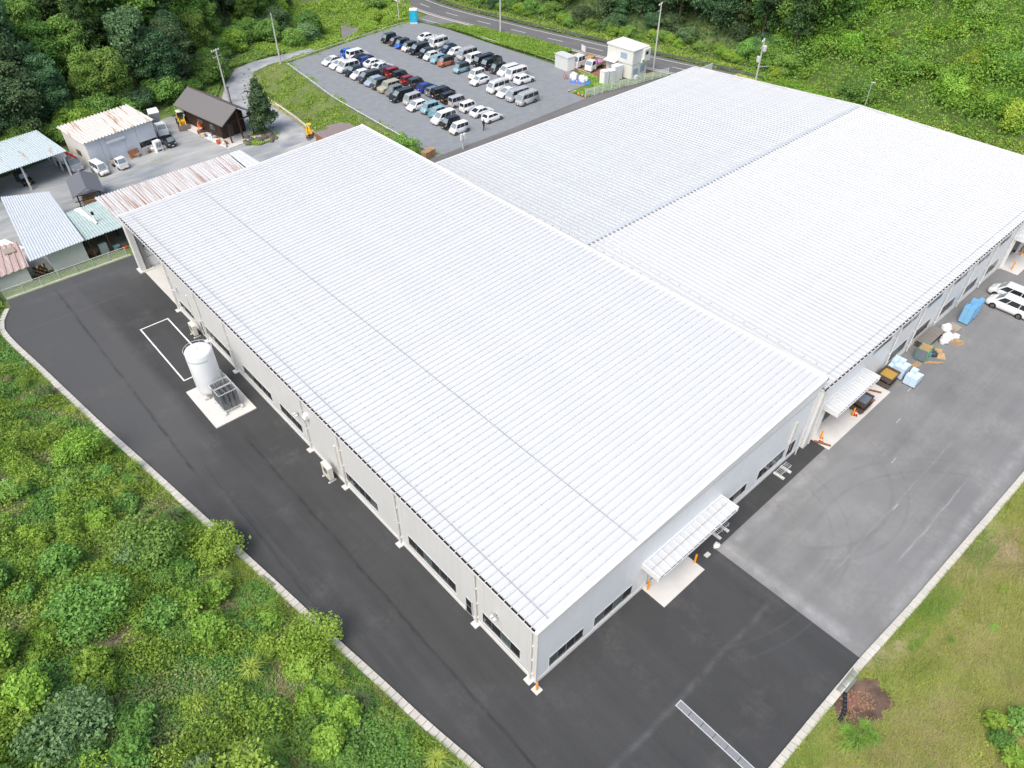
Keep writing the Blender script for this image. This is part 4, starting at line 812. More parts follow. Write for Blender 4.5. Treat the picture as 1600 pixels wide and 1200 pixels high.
    ty = MB().lathe((0, 0, 0), [(wr * .62, -.09), (wr * .96, -.095), (wr, -.06), (wr, .06), (wr * .96, .095), (wr * .62, .09)], 16).mesh('tyre', True); ri = MB().lathe((0, 0, 0), [(wr * .60, -.08), (wr * .60, .098), (wr * .25, .085), (wr * .15, .10)], 12).mesh('rim')
    ar_ = MB().lathe((0, 0, 0), [(wr * 1.16, -.0), (wr * 1.16, .004)], 18).mesh('wheel_arch')
    for x in (af, ar):
        for s in (-1, 1):
            parts.append(('wheel_arch', ar_, BLACK, (x, s * (w + .002), wr + .03), s)); parts.append(('wheel', ty, TYRE, (x, s * (w - .085), wr), s, ri))
    hz = zf * .86
    for s in (-1, 1):
        pane('headlight', [[(.04, s * w * .50, hz - .06), (.13, s * w * .90, hz - .05), (.17, s * w * .90, hz + .07), (.06, s * w * .50, hz + .05)][::1 if s < 0 else -1]], LAMP)
        ht = zb * .9 if H < 1.7 else zb * 1.02
        q = [(L + .006 - .04, s * w * .62, ht - .09), (L - .07, s * w * .93, ht - .09), (L - .09, s * w * .93, ht + .07), (L + .006 - .05, s * w * .62, ht + .07)] if H < 1.7 else [(L - .01, s * w * .78, zb * .68), (L - .06, s * w * .93, zb * .68), (L - .06, s * w * .93, zb * .98), (L - .01, s * w * .78, zb * .98)]
        pane('tail_light', [q[::1 if s > 0 else -1]], TAIL)
    pane('grille', [[(-.006, w * .42, zf * .42), (-.006, -w * .42, zf * .42), (.004, -w * .46, zf * .66), (.004, w * .46, zf * .66)]], BLACK)
    pane('number_plate', [[(-.018, .17, .36), (-.018, -.17, .36), (-.018, -.17, .53), (-.018, .17, .53)], [(L + .012, -.17, .62), (L + .012, .17, .62), (L + .012, .17, .79), (L + .012, -.17, .79)]], 'plate')
    for s in (-1, 1): parts.append(('mirror', MB().box(xw + .18, xw + .34, min(s * w * .97, s * w * 1.13), max(s * w * .97, s * w * 1.13), zc + .02, zc + .17).mesh('mirror'), 'paint'))
    if kind == 'hiace':
        rk = MB()
        for x in np.arange(1.1, 4.4, .55): rk.bar((x, -.66, H + .10), (x, .66, H + .10), .05)
        for s in (-1, 1): rk.bar((1.0, s * .66, H + .06), (4.4, s * .66, H + .06), .04, .08)
        parts.append(('roof_rack', rk.mesh('roof_rack'), 'rack'))
    PROTO[kind] = (parts, L); return PROTO[kind]
PAINTS = {}
def carpaint(c):
    if c in PAINTS: return PAINTS[c]
    v = dict(white=(.78, .79, .80), pearl=(.70, .71, .70), black=(.012, .012, .014), dark=(.045, .047, .052), silver=(.42, .44, .46), bluesilver=(.33, .40, .48), beige=(.42, .38, .28), grey=(.17, .19, .20), lightblue=(.24, .42, .48), red=(.26, .01, .015), blue=(.015, .035, .25),
             brightblue=(.02, .12, .50), navy=(.02, .03, .07), orange=(.42, .13, .06), brown=(.05, .035, .03), teal=(.10, .25, .30))[c]
    m = mat('car_paint_' + c, v, .18, .0, spec=.6); m.node_tree.nodes['Principled BSDF'].inputs['Coat Weight'].default_value = .5; PAINTS[c] = m; return m
def car(kind, color, x, y, rz, label, group=None, plate='y', rack=False, z=0.0, name=None, roof=None):
    """x, y: middle of the front bumper"""
    parts, L = PROTO.get(kind) or car_proto(kind); nm = name or dict(hiace='parked_van', keivan='parked_van', minivan='parked_minivan', suv='parked_suv', boxsuv='parked_suv', jimny='parked_suv').get(kind, 'parked_car')
    cat = dict(hiace='van', keivan='van', minivan='minivan', suv='SUV', boxsuv='SUV', jimny='SUV').get(kind, 'car')
    r = empty(nm, (x, y, z), rz, label, cat, group)
    for p in parts:
        m = p[2]
        if m == 'rack':
            if not rack: continue
            m = LSTEEL
        if m == 'paint': m = carpaint(color) if not (roof and p[0] == 'cabin') else carpaint(roof)
        if m == 'plate': m = YPLATE if plate == 'y' else WPLATE
        me = p[1]
        if len(me.materials) == 0: me.materials.append(m)
        o = link(p[0], me, None, r)
        if me.materials[0] != m: o.material_slots[0].link = 'OBJECT'; o.material_slots[0].material = m
        if len(p) > 3:
            o.location = p[3]; o.rotation_euler = (-math.pi / 2 * p[4], 0, 0)
            if len(p) > 5: link('rim', p[5], RIM, o)
    return r
G = 'cars parked on the gravel car park'
cname = dict(white='white', pearl='pearly', black='black', dark='charcoal', silver='silver', bluesilver='silvery', beige='beige', grey='grey', lightblue='turquoise', red='red', blue='indigo', brightblue='cobalt', navy='navy', orange='copper', brown='brown', teal='teal')
kname = dict(sedan='sedan', prius='fastback', hatch='hatchback', keibox='boxy car', kei='small car', minivan='minivan', hiace='van', keivan='microvan', suv='SUV', boxsuv='off-roader', jimny='jeep')
def row(cars, xf, facing, rowname):
    ys = [c[2] for c in cars]
    for i, c in enumerate(cars):
        kind, colr, y = c[:3]; kw = c[3] if len(c) > 3 else {}; x = kw.pop('x', xf)
        def nm(q): return cname[q[1]] + ' ' + kname[q[0]]
        if i == 0: lab = '%s at the toilet side end of %s' % (nm(c), rowname)
        elif i == len(cars) - 1: lab = '%s at the factory roof end of %s' % (nm(c), rowname)
        else: lab = '%s between %s and %s, %s' % (nm(c), nm(cars[i - 1]), nm(cars[i + 1]), rowname)
        
        rz = (0 if facing < 0 else math.pi) + random.uniform(-.03, .03) + kw.pop('a', 0)
        L = (PROTO.get(kind) or car_proto(kind))[1]
        car(kind, colr, x if facing < 0 else x + L, y, rz, lab, G, **kw)
W_ = dict(plate='w')
row([('prius', 'white', 119.3, dict(plate='w')), ('sedan', 'white', 116.6, dict(plate='w')), ('minivan', 'pearl', 113.9, dict(plate='w')), ('suv', 'black', 111.4, dict(plate='w')), ('hatch', 'white', 109.1, dict(plate='w')), ('minivan', 'dark', 106.7, dict(plate='w')), ('hatch', 'bluesilver', 104.3, dict(plate='w')), ('keibox', 'dark', 102.2), ('boxsuv', 'beige', 99.9, dict(plate='w')), ('jimny', 'grey', 97.6),
     ('minivan', 'black', 94.8, dict(plate='w', x=54.2)), ('keivan', 'silver', 92.0), ('hatch', 'white', 89.4, dict(plate='w', x=54.0)), ('keibox', 'lightblue', 86.9), ('kei', 'teal', 84.7, dict(roof='lightblue')), ('minivan', 'white', 81.9, dict(plate='w', x=53.7)), ('keibox', 'black', 79.4, dict(x=53.8)), ('keibox', 'white', 76.8, dict(x=53.5))], 55.1, -1, 'the bank row')
row([('kei', 'brightblue', 121.2), ('minivan', 'white', 118.9, dict(plate='w')), ('sedan', 'black', 116.9, dict(plate='w')), ('kei', 'blue', 114.6), ('sedan', 'white', 112.7, dict(plate='w')), ('sedan', 'pearl', 110.0, dict(plate='w')), ('hatch', 'dark', 107.6, dict(plate='w')), ('keibox', 'red', 105.4), ('keibox', 'black', 103.1), ('kei', 'red', 100.4),
     ('keibox', 'dark', 98.1), ('hatch', 'blue', 95.3), ('hatch', 'grey', 92.8, dict(plate='w')), ('minivan', 'black', 90.9, dict(plate='w')), ('keibox', 'black', 88.3), ('keivan', 'silver', 85.9), ('keibox', 'white', 82.9), ('sedan', 'white', 79.9, dict(plate='w')), ('hatch', 'white', 76.9, dict(plate='w'))], 60.6, 1, 'the back row')
row([('keibox', 'black', 123.1), ('kei', 'brown', 120.6), ('keibox', 'brightblue', 118.2, dict(roof='black')), ('keibox', 'white', 115.7, dict(roof='dark')), ('minivan', 'black', 113.2, dict(plate='w')), ('suv', 'black', 110.6, dict(plate='w')), ('kei', 'pearl', 108.3), ('kei', 'lightblue', 106.0), ('keibox', 'orange', 103.6, dict(roof='dark')),
     ('keibox', 'lightblue', 98.7, dict(roof='dark')), ('keibox', 'white', 94.0), ('hatch', 'white', 91.5, dict(plate='w', x=70.1)), ('hiace', 'white', 86.4, dict(plate='w', rack=True, x=69.9)), ('prius', 'white', 83.6, dict(plate='w', x=69.8)), ('hiace', 'silver', 81.1, dict(plate='w', x=69.8)), ('hiace', 'silver', 78.5, dict(plate='w', rack=True, x=69.9))], 71.8, -1, 'the middle row')
row([('sedan', 'white', 118.8, dict(plate='w', a=math.pi, x=78.6 + 4.3)), ('hiace', 'white', 113.5, dict(plate='w', rack=True)), ('hatch', 'navy', 109.6, dict(plate='w')), ('kei', 'white', 107.0), ('hiace', 'silver', 104.0, dict(plate='w', rack=True)), ('keivan', 'white', 101.2), ('hiace', 'black', 98.9, dict(plate='w')), ('hiace', 'black', 96.5, dict(plate='w')),
     ('keibox', 'dark', 93.9), ('minivan', 'white', 91.6, dict(plate='w')), ('hiace', 'white', 89.3, dict(plate='w')), ('suv', 'white', 86.3, dict(plate='w', a=math.pi, x=76.6 + 4.3))], 77.0, -1, 'the roadside row')
car('minivan', 'white', 71.0, -1.95, -math.pi / 2, 'white minivan parked on the grey asphalt, nearer of two', 'minivans on the asphalt', 'w'); car('minivan', 'pearl', 73.5, -1.2, -math.pi / 2, 'white minivan half hidden behind another on the grey asphalt', 'minivans on the asphalt', 'w')
ZY = -2.04
car('keivan', 'white', 6.9, 104.3, math.radians(98), 'small white van parked before the white barn wall', None, z=ZY)
car('jimny', 'black', -2.9, 108.7, math.radians(98), 'black small jeep with yellow plate under the pale blue carport', None, z=ZY); car('sedan', 'silver', -8.3, 108.3, math.radians(95), 'silver car at the frame edge beside the carport', None, 'w', z=ZY)
def wheelset(r, xs, w, rad, names='wheel'):
    ty = MB().lathe((0, 0, 0), [(rad * .55, -.1), (rad * .96, -.11), (rad, -.07), (rad, .07), (rad * .96, .11), (rad * .55, .1)], 16).mesh('tyre'); ri = MB().lathe((0, 0, 0), [(rad * .55, -.08), (rad * .55, .11), (rad * .2, .09)], 12).mesh('rim')
    for x in xs:
        for s in (-1, 1):
            o = link('wheel', ty, TYRE, r, (x, s * (w / 2 - .1), rad)); o.rotation_euler = (-math.pi / 2 * s, 0, 0); link('rim', ri, RIM, o)
def truck(x, y, rz, label, L=4.7, W=1.7, H=2.0, cab=1.6, bed=.35, bedz=.85, color='white', z=0., plate='w', tip=0, crane=False, double=False, bedm=None):
    r = empty('parked_truck', (x, y, z), rz, label, 'truck'); w = W / 2; P = carpaint(color)
    zc = H * .58; c = MB().hexa([(.0, -w * .95, .35), (cab, -w, .35), (cab, w, .35), (0, w * .95, .35)], [(.0, -w * .95, zc), (cab, -w, zc), (cab, w, zc), (0, w * .95, zc)]); c.build('cab_body', P, r)
    A4 = [(.03, -w * .93, zc), (cab, -w * .96, zc), (cab, w * .96, zc), (.03, w * .93, zc)]; T4 = [(.38, -w * .85, H), (cab - .08, -w * .88, H), (cab - .08, w * .88, H), (.38, w * .85, H)]
    MB().hexa(A4, T4).build('cab_roof', P, r); MB().quad(*grid_face((A4[3], A4[0], T4[0], T4[3]), .06, .94, .08, .9, .01)).build('windscreen', CWIND, r)
    n = 2 if double else 1
    for k in range(n):
        u0, u1 = .1 + k * .45, (.1 + k * .45 + (.38 if double else .75))
        MB().quad(*grid_face((A4[0], A4[1], T4[1], T4[0]), u0, u1, .12, .88, .01)).build('side_window', CGLASS, r); MB().quad(*grid_face((A4[2], A4[3], T4[3], T4[2]), 1 - u1, 1 - u0, .12, .88, .01)).build('side_window', CGLASS, r)
    for s in (-1, 1): MB().box(-.012, 0, min(s * w * .6, s * w * .9), max(s * w * .6, s * w * .9), .62, .78).build('headlight', LAMP, r)
    MB().box(-.05, 0, -w * .9, w * .9, .3, .5).build('bumper', P if color != 'grey' else STEEL, r); MB().box(-.06, -.05, -.2, .2, .32, .46).build('number_plate', YPLATE if plate == 'y' else WPLATE, r)
    MB().box(.2, L - .1, -w * .4, w * .4, .35, bedz - .12).build('chassis', BLACK, r)
    b = MB(); x0 = cab + (.08 if not crane else .9); bm2 = bedm or (carpaint('white') if color != 'black' else carpaint('dark'))
    b.box(x0, L, -w, w, bedz - .1, bedz); b.box(x0, L, -w, -w + .05, bedz, bedz + bed).box(x0, L, w - .05, w, bedz, bedz + bed).box(L - .05, L, -w + .05, w - .05, bedz, bedz + bed).box(x0, x0 + .05, -w + .05, w - .05, bedz, bedz + max(bed, .5 if not tip else .9))
    o = b.build('load_bed', bm2, r)
    if tip: o.matrix_local = Matrix.Translation((L, 0, bedz)) @ Matrix.Rotation(tip, 4, 'Y') @ Matrix.Translation((-L, 0, -bedz))
    wheelset(r, (cab * .5, L - .85), W, .33 if L > 3.6 else .27)
    if crane:
        MB().box(cab + .1, cab + .7, -w * .8, w * .8, bedz - .1, bedz + .5).tube((cab + .4, 0, bedz + .4), (cab + .4, 0, H + .3), .16).build('crane_base', STEEL, r)
        MB().bar((cab + 1.6, .2, H + .6), (-.2, -.35, H + .15), .22, .26).build('crane_arm', RED, r)
    return r
truck(9.9, 104.5, math.radians(97), 'small white pickup truck in front of the roller shutter', 3.39, 1.475, 1.8, 1.35, .3, .75, 'white', ZY, 'y', bedm=mat('bed_grey', (.35, .33, .30), .7))
truck(4.2, 108.6, math.radians(98), 'grey truck with a red crane arm between carport and barn', 5.6, 1.9, 2.2, 1.7, .4, .95, 'silver', ZY, 'w', crane=True)
truck(19.6, 112.6, math.radians(85), 'white dump truck with its bed raised behind the cab', 4.8, 1.75, 2.1, 1.6, .5, .95, 'white', ZY, 'w', tip=.85)
truck(18.9, 107.4, math.radians(98), 'small black pickup truck beside the vending machine', 3.39, 1.475, 1.78, 1.35, .3, .75, 'black', ZY, 'w')
truck(91.3, 85.5, math.radians(5), 'white double cab truck behind the white shed', 5.6, 1.9, 2.25, 2.4, .35, .95, 'white', 0, 'w', double=True, bedm=WOOD)
truck(91.8, 82.2, math.radians(8), 'white flatbed truck with pink and blue load before the site office', 4.7, 1.7, 2.1, 1.6, .35, .9, 'white', 0, 'w', bedm=mat('bed_grey', (.35, .33, .30), .7))
for k, c in enumerate([(.7, .08, .35), (.08, .15, .6), (.75, .2, .5)]): blob('load_bundle', 93.9 + .5 * k, 82.3 + .2 * (k % 2), .9, .4, .4, .5, mat('bundle%d' % k, c, .5), ['magenta', 'blue', 'pink'][k] + ' bundle in the bed of the flatbed truck', 'bundle', 20 + k)
# wheel loader
r = empty('wheel_loader', (23.4, 113.2, ZY), math.radians(75), 'yellow wheel loader with a low bucket beside the orange digger', 'loader')
MB().hexa([(2.1, -.55, .6), (4.2, -.6, .6), (4.2, .6, .6), (2.1, .55, .6)], [(2.2, -.5, 1.3), (4.15, -.55, 1.45), (4.15, .55, 1.45), (2.2, .5, 1.3)]).build('engine_body', YELLOW, r)
MB().box(1.1, 2.2, -.4, .4, .5, 1.1).build('front_frame', YELLOW, r); cb = MB().hexa([(1.9, -.5, 1.3), (3.1, -.5, 1.3), (3.1, .5, 1.3), (1.9, .5, 1.3)], [(2.05, -.45, 2.35), (3.0, -.45, 2.35), (3.0, .45, 2.35), (2.05, .45, 2.35)]).build('cab_glass', CGLASS, r); MB().box(1.95, 3.1, -.52, .52, 2.352, 2.45).build('cab_roof', CW, cb)
for s in (-.45, .45): MB().bar((1.9, s, 1.4), (.9, s, 1.15), .14, .2).bar((.9, s, 1.15), (.3, s, .45), .12, .16).build('lift_arm', YELLOW, r)
MB().hexa([(-.5, -.95, .05), (.45, -.95, .05), (.45, .95, .05), (-.5, .95, .05)], [(-.2, -.95, .2), (.5, -.95, .75), (.5, .95, .75), (-.2, .95, .2)]).build('bucket', BROWNS, r)
wheelset(r, (1.2, 3.4), 1.7, .5)
# digger
def digger(x, y, z, rz, label, m, boomup, canopy_only=False, cat='digger'):
    r = empty('mini_digger', (x, y, z), rz, label, cat)
    for s in (-1, 1): MB().prism([(-.95, s * .62 - .16, .12), (-.8, s * .62 - .16, 0), (.8, s * .62 - .16, 0), (.95, s * .62 - .16, .12), (.95, s * .62 - .16, .35), (.8, s * .62 - .16, .45), (-.8, s * .62 - .16, .45), (-.95, s * .62 - .16, .35)], (0, .32, 0)).build('track', BROWNS if not canopy_only else BLACK, r)
    MB().hexa([(-.5, -.7, .5), (1.2, -.65, .5), (1.2, .65, .5), (-.5, .7, .5)], [(-.4, -.65, .95), (1.1, -.6, 1.25), (1.1, .6, 1.25), (-.4, .65, .95)]).build('engine_body', m, r)
    if canopy_only:
        f = MB()
        for a in (-.3, .6):
            for b in (-.5, .3): f.bar((a, b, .9), (a, b, 2.1), .07)
        f.build('cab_frame', BLACK, r); MB().box(-.5, .8, -.65, .45, 2.1, 2.2).build('cab_roof', m, r)
    else: cb = MB().hexa([(-.45, -.65, .95), (.6, -.65, .95), (.6, .3, .95), (-.45, .3, .95)], [(-.35, -.6, 2.2), (.55, -.6, 2.2), (.55, .25, 2.2), (-.35, .25, 2.2)]).build('cab_glass', CGLASS, r); MB().box(-.4, .6, -.63, .28, 2.202, 2.28).build('cab_roof', mat('cab_teal', (.05, .10, .11), .4), cb)
    if boomup == 0: pts = [(-.5, .45, .9), (-1.2, .45, 1.9), (-2.0, .45, 1.9), (-2.5, .45, .9)]
    else: pts = [(-.5, 0, .8), (-1.0, 0, 2.4), (-.9, 0, 3.4), (-1.3, 0, 2.6)]
    for a, b, nm in zip(pts[:-1], pts[1:], ('boom', 'boom', 'dipper_arm')): MB().bar(a, b, .18, .24).build(nm, m, r)
    p = Vector(pts[-1]); MB().hexa([p + Vector(v) for v in ((-.35, -.3, -.5), (.15, -.3, -.55), (.15, .3, -.55), (-.35, .3, -.5))], [p + Vector(v) for v in ((-.3, -.3, -.1), (.2, -.3, .1), (.2, .3, .1), (-.3, .3, -.1))]).build('bucket', BROWNS, r)
    MB().box(-1.5, -1.35, -.75, .75, .05, .4).bar((-1.35, -.3, .25), (-.6, -.3, .3), .1).bar((-1.35, .3, .25), (-.6, .3, .3), .1).build('dozer_blade', BROWNS, r); return r
digger(26.0, 111.0, ZY, math.radians(60), 'orange mini digger beside the dark brown house', MORANGE, 0)
digger(38.2, 96.4, ZY, math.radians(60), 'yellow mini crane machine by the brown shed roof', mat('bright_yellow', (.85, .48, .02), .4), 0, True).scale = (.72, .72, .95)

# ---------------------------------------------------------------- old yard buildings
def corr_roof(P, pitch, h, m, parent, name='roof', th=.03, origin=(0, 0, 0), soft=False):
    """P: four corners a,b (high edge), c,d (low edge); folds run from a-b to d-c"""
    a, b, c, d = [Vector(p) for p in P]; n = max(2, int((b - a).length / pitch)); V = []; F = []; N = (b - a).cross(d - a).normalized()
    if N.z < 0: N = -N
    k = 0; pr = [(0, 0), (.3, 0), (.42, 1), (.72, 1), (.84, 0)]
    for i in range(n):
        for u, s in pr:
            t = (i + u) / n; V += [a.lerp(b, t) + N * h * s, d.lerp(c, t) + N * h * s]
    V += [b, c]; m_ = len(V) // 2; F = [(2 * i, 2 * i + 1, 2 * i + 3, 2 * i + 2) for i in range(m_ - 1)]
    base = len(V); V += [v - N * th for v in V[:]]; F += [tuple(base + q for q in f)[::-1] for f in F[:]]
    F += [(2 * i, 2 * i + 2, base + 2 * i + 2, base + 2 * i) for i in range(m_ - 1)] + [(2 * i + 1, base + 2 * i + 1, base + 2 * i + 3, 2 * i + 3) for i in range(m_ - 1)]
    o = Vector(origin); me = bpy.data.meshes.new(name); me.from_pydata([tuple(v - o) for v in V], [], F); me.update(); return link(name, me, m, parent)
# white barn
bo = (6.3, 108.0, ZY); b1 = empty('barn', bo, 0, 'white barn with a rust streaked ribbed roof and a roller shutter', 'barn')
uX = Vector((10.6, 1.75, 0)).normalized(); uY = Vector((-uX.y, uX.x, 0)); K = lambda a, b, z: tuple(uX * a + uY * b + Vector((0, 0, z)))
WB = mat('barn_white', (.62, .66, .70), .6, .05, .8); WBP = mat('barn_side', (.66, .66, .62), .6, .05, .8)
LB, DB = 11.4, 7.0
for a0, a1 in ((0, 2.3), (2.3, 3.2), (3.2, 6.2), (6.2, 8.3), (8.3, LB)):
    if a0 == 3.2: MB().hexa([K(a0 + .02, .1, 0), K(a1 - .02, .1, 0), K(a1 - .02, .16, 0), K(a0 + .02, .16, 0)], [K(a0 + .02, .1, 3.2), K(a1 - .02, .1, 3.2), K(a1 - .02, .16, 3.2), K(a0 + .02, .16, 3.2)]).build('roller_shutter', mat('shutter_pale', (.70, .74, .80), .5), b1); MB().hexa([K(a0, -.32, 3.1), K(a1, -.32, 3.1), K(a1, -.01, 3.1), K(a0, -.01, 3.1)], [K(a0, -.32, 3.5), K(a1, -.32, 3.5), K(a1, -.01, 3.5), K(a0, -.01, 3.5)]).build('shutter_box', TRIM, b1); z0 = 3.22
    else: z0 = 1.5 if a0 >= 8 else 0
    MB().hexa([K(a0 + .02, 0, z0), K(a1 - .02, 0, z0), K(a1 - .02, .12, z0), K(a0 + .02, .12, z0)], [K(a0 + .02, 0, 4.3), K(a1 - .02, 0, 4.3), K(a1 - .02, .12, 4.3), K(a0 + .02, .12, 4.3)]).build('wall_panel', WB, b1)
MB().hexa([K(8.3, .02, 0), K(LB, .02, 0), K(LB, .14, 0), K(8.3, .14, 0)], [K(8.3, .02, .6), K(LB, .02, .6), K(LB, .14, .6), K(8.3, .14, .6)]).build('wall_base', WB, b1)
for a0, a1 in ((8.4, 9.3), (9.36, 10.3), (10.36, 11.3)): MB().hexa([K(a0, .05, .6), K(a1, .05, .6), K(a1, .1, .6), K(a0, .1, .6)], [K(a0, .05, 1.5), K(a1, .05, 1.5), K(a1, .1, 1.5), K(a0, .1, 1.5)]).build('window', GLASS, b1)
MB().hexa([K(0, .12, 0), K(.1, .12, 0), K(.1, DB, 0), K(0, DB, 0)], [K(0, .12, 4.3), K(.1, .12, 4.3), K(.1, DB, 4.9), K(0, DB, 4.9)]).build('side_wall', WBP, b1)
MB().hexa([K(LB - .1, .12, 0), K(LB, .12, 0), K(LB, DB, 0), K(LB - .1, DB, 0)], [K(LB - .1, .12, 4.3), K(LB, .12, 4.3), K(LB, DB, 4.9), K(LB - .1, DB, 4.9)]).build('side_wall', WBP, b1); MB().hexa([K(.1, DB - .1, 0), K(LB - .1, DB - .1, 0), K(LB - .1, DB, 0), K(.1, DB, 0)], [K(.1, DB - .1, 4.9), K(LB - .1, DB - .1, 4.9), K(LB - .1, DB, 4.9), K(.1, DB, 4.9)]).build('rear_wall', WBP, b1)
MB().hexa([K(-.04, 2.6, 1.4), K(-.005, 2.6, 1.4), K(-.005, 4.0, 1.4), K(-.04, 4.0, 1.4)], [K(-.04, 2.6, 2.3), K(-.005, 2.6, 2.3), K(-.005, 4.0, 2.3), K(-.04, 4.0, 2.3)]).build('window', mat('brown_glass', (.12, .10, .07), .2), b1)
corr_roof([K(-.4, DB + .3, 5.0), K(LB + .3, DB + .3, 5.0), K(LB + .3, -.5, 4.38), K(-.4, -.5, 4.38)], .55, .16, RUSTROOF, b1)
# carport
cp = empty('carport', (-5, 108, ZY), 0, 'open carport under a pale blue roof with a rusty lower edge', 'carport')
cv = lambda x, y, z: (x + 5, y - 108, z)
corr_roof([cv(-14, 114.5, 4.6), cv(2.3, 117.2, 4.6), cv(3.6, 107.7, 3.95), cv(-12, 105.2, 3.95)], .35, .09, BLUERUST, cp)
for x, y in ((2.9, 108.3), (2.5, 110.8), (2.3, 113.2), (2.0, 115.8), (-3.2, 107.2)): MB().box(x + 5 - .12, x + 5 + .12, y - 108 - .12, y - 108 + .12, 0, 4.0).build('post', LSTEEL, cp)
MB().hexa([cv(-14, 114.2, 0), cv(2.1, 116.9, 0), cv(2.1, 117.1, 0), cv(-14, 114.4, 0)], [cv(-14, 114.2, 4.4), cv(2.1, 116.9, 4.4), cv(2.1, 117.1, 4.4), cv(-14, 114.4, 4.4)]).build('rear_wall', mat('carport_wall', (.20, .25, .22), .8), cp)
# log house with shingle roof
ho = (26.9, 102.2, ZY); hs_ = empty('wooden_house', ho, 0, 'dark brown wooden house with a wide grey gable roof and flue pipe', 'house')
hv = Vector((-2.1, 14.0, 0)).normalized(); hu = Vector((hv.y, -hv.x, 0)); H_ = lambda a, b, z: tuple(hu * a + hv * b + Vector((0, 0, z)))
Wd, Ln = 4.6, 13.6
wl = MB(); wl.hexa([H_(0, 2.6, 0), H_(Wd, 2.6, 0), H_(Wd, Ln, 0), H_(0, Ln, 0)], [H_(0, 2.6, 3.6), H_(Wd, 2.6, 3.6), H_(Wd, Ln, 3.6), H_(0, Ln, 3.6)]); wl.build('log_wall', DWOOD, hs_)
MB().prism([H_(0, 2.7, 3.6), H_(Wd, 2.7, 3.6), H_(Wd / 2, 2.7, 5.3)], tuple(hv * (Ln - 2.8))).build('gable_wall', DWOOD, hs_)
for s, e in ((-1.2, Wd / 2), (Wd + 1.2, Wd / 2)):
    z0 = 3.3; z1 = 5.5; q = [H_(s, -.2, z0), H_(s, Ln + .6, z0), H_(e, Ln + .6, z1), H_(e, -.2, z1)]; t = [(x, y, z + .16) for x, y, z in q]
    MB().hexa(q, t).build('roof_slope', SHINGLE, hs_)
MB().hexa([H_(Wd / 2 - .12, -.2, 5.6), H_(Wd / 2 + .12, -.2, 5.6), H_(Wd / 2 + .12, Ln + .6, 5.6), H_(Wd / 2 - .12, Ln + .6, 5.6)], [H_(Wd / 2 - .08, -.2, 5.72), H_(Wd / 2 + .08, -.2, 5.72), H_(Wd / 2 + .08, Ln + .6, 5.72), H_(Wd / 2 - .08, Ln + .6, 5.72)]).build('ridge_cap', BROWNS, hs_)
for a in (.1, Wd / 2, Wd - .1): MB().tube(H_(a, .2, 0), H_(a, .5, 3.6 if a != Wd / 2 else 5.3), .13).build('porch_post', DWOOD, hs_)
MB().bar(H_(-.6, .5, 3.3), H_(Wd + .6, .5, 3.3), .18).build('porch_beam', DWOOD, hs_)
MB().hexa([H_(-1.6, -1.2, 0), H_(Wd + .6, -1.2, 0), H_(Wd + .6, Ln, 0), H_(-1.6, Ln, 0)], [H_(-1.6, -1.2, .12), H_(Wd + .6, -1.2, .12), H_(Wd + .6, Ln, .12), H_(-1.6, Ln, .12)]).build('patio_slab', CONC, hs_)
MB().tube(H_(Wd - .6, 4.2, 4.0), H_(Wd - .6, 4.2, 7.2), .10).tube(H_(Wd - .6, 4.2, 7.2), H_(Wd - .6, 4.2, 7.4), .2).build('flue_pipe', BROWNS, hs_)
for b in (4.5, 8.0): MB().hexa([H_(-.04, b, 1.1), H_(0, b, 1.1), H_(0, b + 1.4, 1.1), H_(-.04, b + 1.4, 1.1)], [H_(-.04, b, 2.0), H_(0, b, 2.0), H_(0, b + 1.4, 2.0), H_(-.04, b + 1.4, 2.0)]).build('window', GLASS2, hs_)
MB().hexa([H_(1.2, 2.5, .2), H_(2.2, 2.5, .2), H_(2.2, 2.58, .2), H_(1.2, 2.58, .2)], [H_(1.2, 2.5, 2.2), H_(2.2, 2.5, 2.2), H_(2.2, 2.58, 2.2), H_(1.2, 2.58, 2.2)]).build('door', BROWNS, hs_)
cl_ = [(.65, .62, .58), (.10, .25, .45), (.5, .1, .06), (.55, .45, .3), (.2, .2, .2), (.75, .75, .75), (.35, .3, .2)]
for k in range(26):
    b = random.uniform(-.8, 9); a = random.uniform(-1.5, -.3); s = random.uniform(.15, .42); p = Vector(H_(a, b, .12)) + Vector(ho)
    nmx = ['box', 'crate', 'bucket', 'drum'][k % 4]; m = mat('clutter%d' % (k % 7), cl_[k % 7], .7, .1, 3); r = MB()
    if k % 4 < 2: r.box(-s, s, -s * .7, s * .7, 0, s * 1.3).box(-s * 1.04, s * 1.04, -s * .74, s * .74, s * 1.3, s * 1.4)
    else: r.lathe((0, 0, 0), [(s * .5, 0), (s * .6, s * 1.2), (s * .64, s * 1.22)], 12)
    o = r.build('storage_' + nmx, m, label='small %s among the clutter along the brown house wall' % nmx, cat=nmx, group='clutter along the brown house: ' + nmx); o.location = p; o.rotation_euler = (0, 0, random.uniform(0, 3))
p = Vector(H_(-1.0, .6, .12)) + Vector(ho); o = MB().hexa([(-.9, -.05, 0), (.9, -.05, 0), (.9, .05, 0), (-.9, .05, 0)], [(-.9, .25, .95), (.9, .25, .95), (.9, .33, .95), (-.9, .33, .95)]).build('white_board', CW, label='white board leaning against the porch post of the brown house', cat='board'); o.location = p; o.rotation_euler = (0, 0, math.radians(80))
